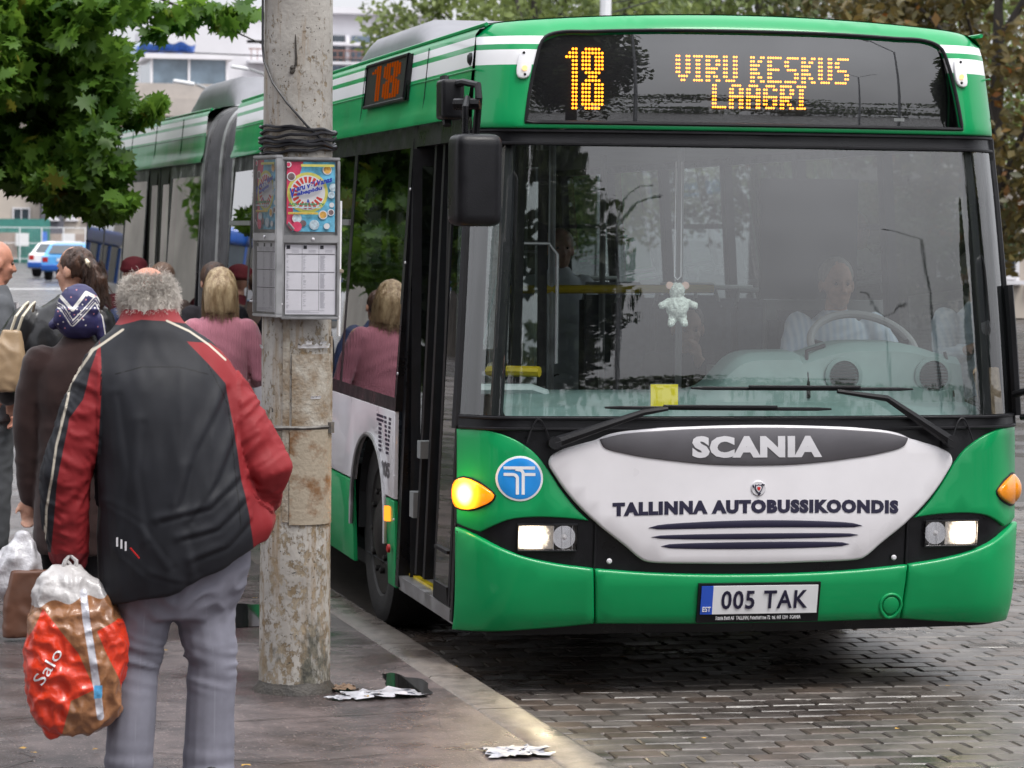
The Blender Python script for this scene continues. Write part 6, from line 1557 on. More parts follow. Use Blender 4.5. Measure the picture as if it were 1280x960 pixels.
def figure(H,hc_yaw=0,pitch=0,arms=None,legs=True,s=None,lean=0,seated=False,hs=1.0,hx=0,shw=.17,vox=.0095,foot=True,handc=(.6,.6),pal=((0,0,1),(0,0,1))):
    """skin body as one continuous mesh. arms: [(shoulder,elbow,wrist,hand_dir)]; returns prims etc. Local +y = forward"""
    k=H/1.75; hz=H-.118*1; P,T,Rm=head_prims((hx,lean,hz),hc_yaw,pitch,hs)
    P+= [('c',[((hx*.5,lean*.5-.01,H-.33*k),.062),((hx*.9,lean*.95-.005,hz-.07),.052)]),
         ('l',[(0,0,.86*k,.15,.11),(0,0,1.0*k,.135,.10),(hx*.2,lean*.2,1.2*k,.155,.105),(hx*.4,lean*.4,1.36*k,.17,.10),(hx*.5,lean*.5,1.45*k,.07,.06)])]
    for i,(a,b,c,d) in enumerate(arms):
        P.append(('c',[(a,.052),(tuple(Vector(a).lerp(Vector(b),.5)),.046),(b,.038),(tuple(Vector(b).lerp(Vector(c),.4)),.038),(c,.027)])); P+=hand_prims(c,d,pal[i],-1 if i==0 else 1,handc[i])
    return P,T,Rm

# ---------- 1: man in the black and red jacket, seen from behind
p1=person((-2.79,-2.54,.12),0,'stooping grey-haired man in a black and red nylon jacket holding an orange carrier bag')
armsL=((-.215,0,1.40),(-.345,-.02,1.08),(-.325,.03,.77)); armsR=((.155,0,1.40),(.318,-.07,1.09),(.235,.08,.875))
P,T,Rm=figure(1.745,R(6),R(-16),[armsL+((.0,.05,-1),),armsR+((-.4,.3,-.6),)],lean=.085,hx=-.063,handc=(1.3,.5),pal=((-1,0,0),(0,1,0)))
P=[p for p in P]
for sx,hx_,kx_,ax in ((-1,-.07,-.115,-.135),(1,.085,.135,.130)):
    P.append(('c',[((hx_,.01,.84),.095),((kx_,.03,.44),.058),((ax,.0,.10),.042)])); P.append(('c',[((ax,-.03,.045),.038),((ax,.06,.04),.036),((ax,.15,.025),.026)]))
bm1=meshobj('body',blobmesh(P,.0085,4,'body',[M['skinred']]),p1); eyes(T,Rm,p1)
redL=[(-.230,1.506),(-.265,1.417),(-.290,1.317),(-.335,1.254),(-.375,1.055),(-.390,.818),(-.385,.66),(-.250,.66),(-.262,.948),(-.242,1.159),(-.232,1.369)]
redR=[(.051,1.507),(.12,1.435),(.178,1.369),(.20,1.236),(.225,1.05),(.248,.943),(.27,.82),(.40,.82),(.50,1.129),(.46,1.262),(.291,1.399),(.221,1.443),(.136,1.501)]
pL=[(-.155,1.545),(-.255,1.475),(-.325,1.369),(-.378,1.16),(-.408,.95),(-.412,.70)]; pR=[(-.012,1.575),(.065,1.54),(.130,1.495),(.185,1.445)]
colr=[(-.30,1.70),(-.24,1.56),(-.162,1.559),(-.097,1.578),(-.005,1.573),(.075,1.562),(.16,1.60),(.2,1.72)]
JM=clothmat('nylon_jacket',(.019,.020,.025),[('red',0,(.24,.020,.024)),('collar',0,(.26,.035,.04)),('pipe',.0036,(.50,.45,.37)),('seam',.0022,(.004,.004,.005)),('cuff',0,(.16,.02,.025))],rough=.58,coat=.0,bump=.3,bscale=350,bdist=.001)
jp=[('l',[(.062,.0,.60,.285,.185),(.058,-.01,.72,.290,.20),(.048,-.015,.90,.282,.205),(.015,-.02,1.10,.258,.19),(-.02,-.015,1.28,.245,.168),(-.035,-.005,1.38,.245,.15),(-.04,.01,1.45,.235,.12),(-.045,.02,1.50,.19,.10),(-.052,.03,1.545,.135,.092),(-.058,.045,1.58,.103,.086),(-.062,.05,1.615,.090,.083)]),
 ('c',[((-.20,0,1.395),.090),((-.265,-.01,1.27),.090),((-.345,-.02,1.06),.080),((-.345,.0,.92),.074),((-.328,.02,.80),.060),((-.325,.03,.765),.052)]),
 ('c',[((.125,0,1.40),.090),((.215,-.03,1.26),.090),((.325,-.08,1.075),.080),((.300,-.01,.97),.074),((.235,.07,.885),.062)]),
 ('e',(-.17,.0,1.43),(.10,.09,.05)),('e',(.10,.0,1.43),(.10,.09,.05))]
def jpost(me):
    c=co(me); f=np.clip((1.02-c[:,2])/.42,0,1); body=(c[:,2]<1.05)&~(c[:,0]<-.245)
    ra=np.array([[.322,-.08,1.08],[.235,.08,.875]]); ab=ra[1]-ra[0]; t_=np.clip(((c-ra[0])@ab)/(ab@ab),0,1); da=np.linalg.norm(c-(ra[0]+t_[:,None]*ab),axis=1)
    w=np.where(body,1,0)*f*np.where(c[:,2]>.80,np.clip((da-.075)/.06,0,1),1); c[:,2]+=(.03+.21*(np.clip(c[:,0]+.24,0,.6)/.53)**1.6)*w; setco(me,c)
me_j=blobmesh(jp,.0075,5,'jacket',[JM]); jpost(me_j)
c=co(me_j); n_=nrm(me_j); off=np.zeros(len(c))
LA=np.array([[-.20,0,1.38],[-.345,-.02,1.07],[-.325,.03,.77]]); RA=np.array([[.13,0,1.38],[.322,-.08,1.08],[.235,.08,.875]])
def along(P_,A_):
    best=np.full(len(P_),9.);tt=np.zeros(len(P_));acc=0
    for i in range(len(A_)-1):
        a,b=A_[i],A_[i+1];ab=b-a;L__=np.linalg.norm(ab);t=np.clip(((P_-a)@ab)/(ab@ab),0,1);d=np.linalg.norm(P_-(a+t[:,None]*ab),axis=1);k=d<best;best[k]=d[k];tt[k]=acc+t[k]*L__;acc+=L__
    return best,tt
dL,tL=along(c,LA); dR,tR=along(c,RA)
for i,p in enumerate(c):
    x,y,z=p
    if dL[i]<.105 and x<-.235:
        a=math.atan2(y-0,x+.33); t=tL[i]
        v=1-2.2*abs(noise.noise(Vector((t*17+1.2*math.sin(a),a*1.1,3)))); v2=1-2*abs(noise.noise(Vector((t*34-a,a*2.0,7)))); off[i]=.008*v+.004*v2
    elif dR[i]<.105 and x>.225:
        a=math.atan2(y,x-.3); t=tR[i]; v=1-2.2*abs(noise.noise(Vector((t*16-1.5*math.sin(a),a*1.1,13)))); v2=1-2*abs(noise.noise(Vector((t*36,a*2.2,17)))); off[i]=.009*v+.004*v2
    else:
        # back: long soft vertical folds that fan from the shoulders, crosswise creases at the right waist
        u=x*9+.6*noise.noise(Vector((x*2,z*2,1))); v=noise.noise(Vector((u*.8-z*1.6,y*4,z*1.3))); w=noise.noise(Vector((x*5+z*7,y*4,z*14-x*9)))*max(0,1-abs(z-1.0)/.25)*max(0,min(1,(x-.02)/.15))
        r1_=1-2.6*abs(noise.noise(Vector((u*.75-z*1.1+4,y*2,z*1.7)))); off[i]=.010*v+.009*r1_*max(0,min(1,(1.45-z)/.2))+.012*w+.004*noise.noise(Vector((x*22,y*22,z*9)))
# long pulled creases across the back, one broad side and one sharp side each
CR=[([(.17,1.36),(.06,1.16),(.0,.98)],.011,.020),([(.205,1.24),(.13,1.06),(.04,.93)],.012,.018),([(.20,1.06),(.10,.97),(-.06,.93)],.012,.016),([(.22,.99),(.13,.90),(.01,.87)],.012,.016),([(.25,.93),(.16,.84),(.05,.80)],.009,.016),
 ([(-.20,1.34),(-.165,1.10),(-.19,.84)],.010,.022),([(-.12,1.25),(-.135,1.10),(-.10,.86)],.009,.022),([(-.22,.98),(-.12,.92),(-.02,.78)],.008,.018),([(-.19,.82),(-.10,.75),(.02,.72)],.008,.018),([(.03,1.1),(.02,.92),(.06,.76)],.007,.022)]
XZ0=c[:,[0,2]]; backm=(c[:,1]<.0)&(c[:,0]>-.245)&(c[:,0]<.26)
for ln,am,wd in CR:
    d0=line_d(XZ0,ln); d1=line_d(XZ0,[(x+.018,z-.010) for x,z in ln]); off+=.55*np.where(backm,am*np.exp(-(d0/wd)**2)-am*.8*np.exp(-(d1/(wd*.6))**2),0)
setco(me_j,c+n_*off[:,None]); c=co(me_j); XZ=c[:,[0,2]]
attr(me_j,'red',np.minimum(np.where(c[:,0]<0,poly_sd(XZ,redL),9),np.where(c[:,0]>0,poly_sd(XZ,redR),9))+np.where((c[:,1]>.04)&(c[:,2]>.9),.2,0)); attr(me_j,'collar',poly_sd(XZ,colr))
attr(me_j,'pipe',np.minimum(line_d(XZ,pL),line_d(XZ,pR))); seam=np.minimum(line_d(XZ,[(-.19,1.40),(-.10,1.425),(.02,1.425),(.12,1.40)]),np.minimum(line_d(XZ,[(-.232,1.42),(-.242,1.159),(-.262,.9)]),line_d(XZ,[(.12,1.43),(.185,1.3),(.205,1.05),(.22,.9)]))); attr(me_j,'seam',seam)
attr(me_j,'cuff',np.where((c[:,2]<.80)&(c[:,0]<-.24)&(c[:,0]>-.40),-1.,1.)); jk=meshobj('jacket',me_j,p1)
q=MB()
for k in range(3): q.box((-.188+.014*k,-.208,.855-.007*k),(.006,.004,.030),mi=0)
q.tube([(-.145,-.209,.835),(-.115,-.205,.80)],.003,5,mi=1); q.build('jacket_tab',[M['silver'],M['redprint']],jk)
TM=clothmat('grey_trousers',(.21,.21,.255),[('crease',.0030,(.235,.235,.28))],rough=.8,bump=.3,bscale=700,bdist=.001)
def tpost(me):
    c=co(me); attr(me,'crease',np.minimum(np.where(c[:,1]<0,line_d(c[:,[0,2]],[(.10,.70),(.150,.42),(.145,.0)]),9),np.where(c[:,1]<0,line_d(c[:,[0,2]],[(-.08,.7),(-.10,.42),(-.13,.0)]),9)))
me_t,_t=garment('trousers',[('l',[(.03,.0,.58,.175,.115),(.045,-.005,.68,.212,.14),(.055,-.01,.80,.222,.15),(.05,0,.95,.19,.13)]),
 ('c',[((-.055,-.01,.74),.118),((-.090,.0,.56),.098),((-.112,.01,.42),.080),((-.118,.0,.25),.080),((-.130,-.01,.055),.082)]),
 ('c',[((.105,-.01,.74),.120),((.130,.0,.56),.100),((.150,-.01,.42),.083),((.140,-.01,.25),.083),((.138,-.01,.055),.088)])],[TM],p1,.0085,3,0,post=None)
c=co(me_t); n_=nrm(me_t); off=np.zeros(len(c))
for i,(x,y,z) in enumerate(c):
    kn=max(0,1-abs(z-.44)/.13); cr=max(0,1-abs(z-.66)/.12); hm=max(0,1-abs(z-.08)/.12)
    off[i]=.010*kn*(1-2.4*abs(noise.noise(Vector((x*5,y*5,z*26+x*8)))))+.009*cr*(1-2.4*abs(noise.noise(Vector((x*9+z*10,y*5,z*13-abs(x)*14)))))+.008*hm*noise.noise(Vector((x*6,y*6,z*24)))+.006*noise.noise(Vector((x*9,y*9,z*3)))
setco(me_t,c+n_*off[:,None]); tpost(me_t)
for sx in (-.135,.137):
    garment('shoe',[('c',[((sx,-.07,.045),.045),((sx,.02,.045),.046),((sx,.10,.035),.038),((sx,.15,.03),.030)]),('c',[((sx,-.05,.06),.045),((sx,-.03,.11),.042)])],M['black'],p1,.009,3,0)
# curly grey hair around a bald crown
HM=hairmat('curly_grey_hair',(.55,.50,.45),(.88,.83,.77),.6)
hc=Vector((-.063,.085,1.627)); r_=random.Random(77); roots=[];dirs=[]
Ti=lambda v:hc+Rm@v
sh=shell([('e',tuple(Ti(Vector((0,-.022,-.012)))),(.088,.096,.072),Rm.to_euler()),('e',tuple(Ti(Vector((0,-.055,-.03)))),(.075,.058,.065),Rm.to_euler())],HM,p1,amp=.006,sc=(50,50,40))
while len(roots)<5200:
    a=r_.uniform(0,2*PI); z=r_.uniform(-.75,.92); rr=math.sqrt(1-z*z); v=Vector((rr*math.cos(a)*.084,rr*math.sin(a)*.100-.012,z*.098+.012))
    d_=Vector((rr*math.cos(a),rr*math.sin(a),z))
    if v.y>.055: continue                    # face
    bald=math.hypot((v.x)/.060,(v.y+.005)/.085)
    if z>.38 and bald<1 and r_.random()>.04: continue
    if z<-.45 and v.y>-.03: continue
    roots.append(Ti(v)); dirs.append(Rm@(d_+Vector((0,-.2,.0))))
strands('curly_hair',roots,dirs,.042,HM,p1,5,rad=.0009,curl=1.15,grav=.35,segs=5,freq=11,jit=.7)

# ---------- carrier bag held by the man
def px(name): pass
bagm=clothmat('printed_carrier_bag',(.30,.135,.06),[('red',0,(.68,.045,.015)),('top',0,(.52,.50,.50)),('tape',.012,(.50,.50,.56)),('blue',0,(.10,.38,.68)),('hi',0,(.60,.42,.28))],rough=.28,bump=.8,bscale=26,coat=.5,bdist=.010,var=.22)
bag=tag(empty('carrier_bag',(-3.10,-2.60,0)),'bulging orange and brown plastic carrier bag held by the man in the red-sleeved jacket','carrier bag')
prim=[('l',[(-.015,0,.335,.06,.05,.6),(.0,0,.375,.125,.075,.6),(.0,0,.45,.150,.085,.5),(-.002,0,.58,.160,.090,.5),(.0,0,.67,.158,.085,.55),(.0,0,.745,.138,.072,.6),(-.02,0,.80,.112,.052,.7),(-.035,0,.845,.080,.036,.8),(-.03,.02,.885,.048,.022)]),('c',[((-.05,0,.42),.06),((-.075,0,.345),.030)])]
me_b=blobmesh(prim,.006,3,'bag_body',[bagm]); c=co(me_b); n_=nrm(me_b)
o_=np.array([.010*(1-3*abs(noise.noise(Vector((x*9+z*3,y*9,z*9-x*5)))))+.007*(1-3*abs(noise.noise(Vector((x*26,y*26,z*22))))) for x,y,z in c]); o_*=np.clip((.88-c[:,2])/.05,.2,1); setco(me_b,c+n_*o_[:,None]); c=co(me_b); XZ=c[:,[0,2]]
r1=[(-.112,.749),(-.143,.684),(-.19,.606),(-.19,.527),(-.15,.40),(-.08,.29),(-.05,.33),(-.023,.445),(.055,.483),(.002,.602),(-.071,.696)]; r2=[(.062,.675),(.132,.711),(.20,.70),(.20,.44),(.162,.441),(.133,.521),(.093,.601)]
attr(me_b,'red',np.minimum(poly_sd(XZ,r1),poly_sd(XZ,r2))); attr(me_b,'top',.775-c[:,2]+.14*(c[:,0]+.02)+.01*np.sin(c[:,0]*60)); attr(me_b,'tape',line_d(XZ,[(.020,.80),(.026,.72),(.045,.60),(.062,.49),(.075,.39)])+np.where(c[:,1]>0,1,0)); attr(me_b,'blue',np.maximum(np.abs(XZ[:,0]-.066)-.014,np.abs(XZ[:,1]-.475)-.022)+np.where(c[:,1]>0,1,0)); attr(me_b,'hi',np.full(len(c),1.))
bb=meshobj('bag_body',me_b,bag)
def bagsurf(x,z,off):
    # front skin of the bag
    w=max(.02,1-(abs(x)/.165)**2.2); return Vector((x,-(.104*w**.45+.020+off),z))
def bagtext(x,z,off):
    i=int(np.argmin((c[:,0]-x)**2+(c[:,2]-z)**2+np.where(c[:,1]>-.0,1,0))); return Vector((x,c[i,1]-.004-off,z))
def rot_s(x,z,off):
    a=R(58); u,w=x*math.cos(a)-z*math.sin(a),x*math.sin(a)+z*math.cos(a); return bagtext(-.118+u,.515+w,off)
text_obj('Salo',M['whiteprint'],bb,((-.015,-.012),(.115,.028)),rot_s,off=0,bold=0,thick=.0006)
q=MB(); q.tube([(-.05,0,.86),(-.035,.0,.90),(-.02,.02,.915),(.0,.0,.90),(.0,0,.86)],.008,6); q.tube([(-.06,.01,.85),(-.03,.01,.90),(.0,.01,.86)],.010,6); q.build('bag_handle',mat('milky_plastic',(.50,.48,.48),.3,coat=.4,var=.2,vscale=30,bump=.5),bag)

# ---------- generic dressed walker
def walker(loc,rz,label,H,coat,hair=None,trous=None,build=1.0,lean=.03,yaw=0,pitch=0,coatlen=.62,arms=None,hx=0,skinm='skin',collar=1.0,shoe=True,post=None,amp=.006,sc=(7,7,12),seed=0,group=None,legs=True,hs=1.0,sleeve=True,vox=.011,sh=.19,handc=(.6,.6),garm='coat',skirt=None):
    e=person(loc,rz,label,group=group); k=H/1.75; b=build
    A=arms or [((-.17*b,0,1.40*k),(-.23*b,-.02,1.12*k),(-.21*b,.06,.88*k),(0,.1,-1)),((.17*b,0,1.40*k),(.23*b,-.02,1.12*k),(.21*b,.06,.88*k),(0,.1,-1))]
    P,T,Rm=figure(H,yaw,pitch,A,lean=lean,hx=hx,hs=hs,handc=handc)
    if legs:
        for sx in (-1,1): P.append(('c',[((sx*.085,.0,.86*k),.090),((sx*.09,.02,.48*k),.058),((sx*.095,-.01*sx,.09),.040)])); P.append(('c',[((sx*.095,-.03,.045),.036),((sx*.10,.10,.035),.030),((sx*.10,.15,.025),.022)]))
    meshobj('body',blobmesh(P,.0105,3,'body',[M[skinm]]),e); eyes(T,Rm,e)
    lo=coatlen*k
    cp=[('l',[(0,0,lo,.185*b,.135*b),(0,-.005,lo+.15,.180*b,.135*b),(0,0,1.05*k,.165*b,.120*b),(hx*.2,0,1.22*k,.185*b,.125*b),(hx*.3,.005,1.34*k,.185*b,.115*b),(hx*.4,lean*.3,1.42*k,.14*b,.095*b),(hx*.5,lean*.5,1.47*k,.085*b,.08*b),(hx*.6,lean*.6,1.47*k+.045*collar,.062,.062)])]
    if sleeve:
        for a_,b_,c_,d_ in A:
            a_,b_,c_=Vector(a_),Vector(b_),Vector(c_); cp.append(('c',[(tuple(a_+Vector((-.02 if a_.x>0 else .02,0,-.01))),.075*b),(tuple(a_.lerp(b_,.5)),.066*b),(tuple(b_),.058*b),(tuple(b_.lerp(c_,.6)),.050*b),(tuple(c_),.042*b)]))
    me,o=garment(garm,cp,[coat],e,vox,4,amp,sc,seed,None)
    if post: post(me)
    if trous:
        tp_=[('l',[(0,0,.80*k,.17,.125),(0,0,.95*k,.15,.115)])]
        for sx in (-1,1): tp_.append(('c',[((sx*.085,0,.84*k),.105),((sx*.09,.015,.48*k),.080),((sx*.097,0,.10),.070)]))
        garment('trousers',tp_,[trous],e,.013,3,.006,(8,8,16),seed+2)
        for sx in (-1,1): garment('shoe',[('c',[((sx*.10,-.06,.045),.042),((sx*.10,.06,.04),.040),((sx*.10,.14,.028),.028)])],M['black'],e,.010,2,0)
    return e,T,Rm
# ---------- 2: woman in the navy headscarf and brown coat
BR=clothmat('dark_brown_wool_coat',(.028,.014,.013),rough=.9,bump=.5,bscale=260,sheen=.2,var=.2)
e2,T2,R2=walker((-2.80,1.50,.12),R(-4),'short woman in a navy patterned headscarf and a long dark brown coat seen from behind',1.60,BR,build=1.12,lean=.07,pitch=R(-8),coatlen=.42,trous=clothmat('black_trousers',(.015,.015,.018)),
 arms=[((-.19,0,1.27),(-.235,0,.98),(-.225,.03,.64),(0,.05,-1)),((.19,0,1.27),(.25,0,1.0),(.23,.08,.78),(0,.1,-1))],seed=4)
SCM=clothmat('navy_headscarf',(.030,.028,.10),[('v1',.0050,(.72,.70,.66)),('v1b',.0016,(.70,.66,.62)),('v2',.0036,(.70,.68,.64)),('dots',.0042,(.72,.70,.70)),('dotp',.004,(.55,.22,.25))],rough=.5,bump=.25,bscale=400)
hz=1.60-.118
sp=[('e',(0,.05,hz+.028),(.100,.118,.112)),('e',(0,.0,hz-.03),(.104,.095,.085)),('l',[(-.03,-.03,hz-.085,.03,.012),(-.03,-.045,hz-.03,.085,.035),(0,-.04,hz+.03,.10,.05)]),('c',[((.085,-.02,hz-.02),.030),((.105,-.015,hz-.10),.022),((.108,-.01,hz-.15),.012)]),('c',[((-.085,.02,hz-.02),.034),((-.115,-.01,hz-.045),.022)])]
me_s=blobmesh(sp,.006,3,'headscarf',[SCM]); folds(me_s,.005,(9,9,16),6); c=co(me_s); XZ=c[:,[0,2]]
V1=[(-.126,1.541),(-.075,1.516),(-.028,1.443),(.019,1.491),(.077,1.556),(.117,1.48),(.132,1.389)]; V2=[(-.094,1.577),(-.028,1.505),(.033,1.585),(.069,1.567)]
bk=np.where(c[:,1]>.10,1,0)
attr(me_s,'v1',np.abs(line_d(XZ,V1)-.010)+.0022+bk); attr(me_s,'v1b',line_d(XZ,V1)+bk); attr(me_s,'v2',np.abs(line_d(XZ,V2)-.004)+bk)
rd=np.random.RandomState(2); dts=np.stack([rd.uniform(-.1,.12,26),rd.uniform(1.42,1.61,26)],1); attr(me_s,'dots',np.min(np.linalg.norm(XZ[:,None]-dts[None],axis=2),axis=1)+bk); dtp=np.stack([rd.uniform(-.1,.12,14),rd.uniform(1.42,1.6,14)],1); attr(me_s,'dotp',np.min(np.linalg.norm(XZ[:,None]-dtp[None],axis=2),axis=1)+bk)
meshobj('headscarf',me_s,e2)
# her white plastic bag and brown bag
def softbag(name,loc,prims,m,label,amp,seed,cat='bag',vox=.008):
    me=blobmesh(prims,vox,3,name,[m]); c=co(me); n_=nrm(me); o_=np.array([amp*(1-2.6*abs(noise.noise(Vector((x*10+seed,y*10,z*10)))))+amp*.4*noise.noise(Vector((x*28,y*28,z*28+seed))) for x,y,z in c]); setco(me,c+n_*o_[:,None]); o=meshobj(name,me); o.location=loc; tag(o,label,cat); return o
WP=mat('white_film_bag',(.55,.54,.57),.25,coat=.6,var=.25,vscale=18,bump=.9,bscale=35)
softbag('plastic_bag',(-3.08,1.42,.30),[('l',[(0,0,0,.06,.05),(0,0,.06,.10,.08),(0,0,.17,.10,.08),(.02,0,.26,.05,.04),(.03,0,.31,.02,.02)])],WP,'white film plastic bag hanging from the hand of the woman in the brown coat',.014,3)
softbag('paper_bag',(-3.02,1.36,.02),[('l',[(0,0,.12,.13,.05,.5),(0,0,.30,.12,.05,.5),(.01,0,.42,.10,.045,.6)])],mat('brown_leatherette',(.14,.06,.035),.45,var=.25,coat=.2),'brown bag with a pale top hanging behind the orange carrier bag',.006,9)
# ---------- 3: woman with the ponytail and the beige shoulder bag
BK=clothmat('black_leather_jacket',(.012,.012,.014),rough=.35,coat=.3,bump=.3,bscale=200)
e3,T3,R3=walker((-2.70,3.75,.12),R(-2),'tall woman with wavy brown hair tied back, in a black jacket seen from behind',1.77,BK,hs=1.07,build=1.28,yaw=R(48),pitch=R(-4),coatlen=.60,trous=clothmat('dark_jeans',(.02,.025,.04)),
 arms=[((-.22,0,1.39),(-.38,-.02,1.14),(-.31,.12,.98),(.2,.6,-.4)),((.18,0,1.39),(.24,0,1.10),(.2,.15,1.0),(0,1,0))],seed=8,hx=.04)
BH=hairmat('dark_brown_hair',(.018,.010,.008),(.10,.045,.025),.4)
hz=1.77-.118; hc3=Vector((.04,.03,hz))
sh3=shell([('e',tuple(hc3+R3@Vector((0,-.022,.034))),(.086,.098,.094),R3.to_euler()),('c',[(tuple(hc3+Vector((.07,-.07,.03))),.045),(tuple(hc3+Vector((.115,-.09,-.05))),.055),(tuple(hc3+Vector((.13,-.08,-.13))),.045),(tuple(hc3+Vector((.12,-.07,-.20))),.022)])],BH,e3,amp=.007,sc=(22,22,16))
r_=random.Random(5); rt=[];dr=[]
for k in range(900):
    a=r_.uniform(0,6.28); zz=r_.uniform(.06,-.17); rr=.05; rt.append(hc3+Vector((.10+.03*(-zz/.17)+rr*math.cos(a),-.08+rr*math.sin(a),zz))); dr.append((math.cos(a)*.4,math.sin(a)*.4,-1))
for k in range(900):
    z=r_.uniform(.0,1); a=r_.uniform(PI*.75,PI*2.25); rr=math.sqrt(1-z*z); v=Vector((rr*math.cos(a)*.087,rr*math.sin(a)*.099-.02,z*.094+.034)); rt.append(hc3+R3@v); dr.append(Vector((.09,-.08,.02))-(R3@v)+Vector((0,0,.0)))
strands('hair_strand' if 0 else 'loose_hair',rt,dr,.07,BH,e3,6,rad=.0013,curl=.55,grav=.3,segs=4,freq=8,jit=.15)
q=MB(); q.tube([hc3+Vector((.055,-.108,.065)),hc3+Vector((.065,-.118,.045)),hc3+Vector((.075,-.118,.020))],[.007,.014,.006],8); q.build('hair_clip',mat('ivory_clip',(.75,.66,.48),.25,coat=.5),e3)
M['beige']=clothmat('beige_leather',(.36,.25,.15),rough=.4,coat=.2,bump=.3,bscale=90)
hb=tag(empty('handbag',(-3.03,3.45,1.12)),'beige leather shoulder bag with two pale straps hanging at the ponytailed woman\'s left side','handbag')
me,_o=garment('bag_body',[('l',[(-.03,0,.03,.085,.045,.6),(-.01,0,.09,.095,.055,.6),(.01,0,.22,.080,.05,.65),(.02,0,.32,.055,.03,.7),(.025,0,.345,.045,.02,.7)],),],[M['beige']],hb,.008,3,.007,(10,10,12),3)
q=MB(); 
for dx in (0,.035): q.tube([(.015+dx,-.01,.33),(.045+dx,-.02,.42),(.09+dx,.02,.475),(.115+dx,.12,.49),(.11+dx,.2,.44)],.0075,6)
q.build('bag_strap',mat('cream_strap',(.60,.54,.42),.45,coat=.2),hb)
# ---------- 4: balding man at the left border
GS=clothmat('grey_suit',(.10,.105,.115),rough=.85,bump=.4,bscale=300)
e4,T4,R4=walker((-3.05,4.75,.12),R(-78),'balding man in a grey jacket and white shirt facing right at the left border',1.80,GS,build=1.08,coatlen=.78,trous=GS,yaw=R(4),pitch=R(-10),skinm='skinred',seed=12,lean=.03)
q=MB(); q.grid(lambda u,v:Vector((-.06+.17*u,.085+.060*math.sin(PI*(.15+.7*u)),1.08+.38*v)),8,8); q.build('shirt_front',mat('white_shirt',(.72,.68,.70),.8,var=.05,bump=.2),e4)
HB=hairmat('thin_grey_hair',(.15,.12,.10),(.3,.26,.23))
shell([('e',(0,-.045,1.80-.13),(.082,.062,.05))],HB,e4,amp=.003,sc=(50,50,40))
# ---------- 5: woman in the pink ribbed sweater
PK=clothmat('pink_ribbed_knit',(.43,.165,.215),rough=.9,bump=.7,bscale=120,sheen=.3,bdist=.003,wave=(22,'X'))
e5,T5,R5=walker((-1.74,5.0,.12),R(-8),'woman with straight blonde hair in a pink ribbed rollneck sweater, seen from behind',1.66,PK,build=.95,coatlen=.60,collar=1.9,yaw=R(-8),pitch=R(-4),trous=clothmat('black_trousers_two',(.012,.012,.015)),
 arms=[((-.17,0,1.31),(-.235,.02,1.06),(-.19,.2,.98),(.3,1,0)),((.17,0,1.31),(.240,-.03,1.04),(.20,.18,1.0),(-.3,1,0))],seed=15,amp=.004,sc=(6,6,10))
BL=hairmat('straight_blonde_hair',(.19,.115,.055),(.50,.38,.23),.35)
hz=1.66-.118; hc5=Vector((0,.03,hz))
shell([('e',tuple(hc5+Vector((0,-.018,.03))),(.088,.100,.094)),('l',[(0,-.045,hz-.145,.085,.045),(0,-.04,hz-.08,.092,.062),(0,-.03,hz,.092,.078),(0,-.02,hz+.05,.08,.07)])],BL,e5,amp=.004,sc=(34,34,3))
r_=random.Random(8); rt=[];dr=[]
for k in range(1700):
    a=r_.uniform(PI*.95,PI*2.05); zz=r_.uniform(-.12,.10); f=1 if zz<0 else math.sqrt(max(.05,1-(zz/.115)**2)); rt.append(hc5+Vector((.094*f*math.cos(a),.098*f*math.sin(a)-.018,zz+.01))); dr.append((.1*math.cos(a),.1*math.sin(a),-1))
strands('loose_hair',rt,dr,.10,BL,e5,9,rad=.0012,curl=.12,grav=.6,segs=4,freq=5,jit=.06)
# ---------- others waiting further along the bus
DK=clothmat('dark_coat',(.022,.020,.024),rough=.85); NV=clothmat('navy_anorak',(.02,.03,.075),rough=.6,coat=.1); WN=clothmat('wine_coat',(.10,.015,.025),rough=.85); GB=clothmat('grey_brown_coat',(.09,.065,.055),rough=.85)
e6,_,_=walker((-1.52,7.2,.12),R(10),'dark haired person in a dark coat partly hidden behind the pink sweater',1.66,DK,trous=DK,seed=20,coatlen=.4); shell([('e',(0,.012,1.66-.085),(.090,.104,.098)),('c',[((0,-.05,1.55),.07),((0,-.06,1.42),.06)])],BH,e6,vox=.011,amp=.005)
e7,_,_=walker((-2.22,8.2,.12),R(-5),'person in a navy anorak half hidden behind the headscarf',1.60,NV,trous=DK,seed=23,coatlen=.5); shell([('e',(0,.012,1.60-.085),(.088,.102,.094))],BH,e7,vox=.011)
e8,_,_=walker((-1.66,11.5,.12),R(-20),'distant person in a dark red hat close to the rear of the bus',1.64,WN,trous=DK,seed=26,coatlen=.3); garment('hat',[('e',(0,.02,1.59),(.105,.115,.075)),('e',(0,.02,1.565),(.112,.122,.04))],[mat('red_felt_hat',(.15,.015,.025),.9,var=.2)],e8,.011,3,.004)
e9,_,_=walker((-1.60,9.8,.12),R(12),'brown haired person in a grey brown coat beside the rear doors',1.63,GB,trous=DK,seed=29,coatlen=.4); shell([('e',(0,.012,1.63-.085),(.092,.104,.096))],hairmat('mouse_brown_hair',(.09,.05,.035),(.2,.13,.09)),e9,vox=.011)
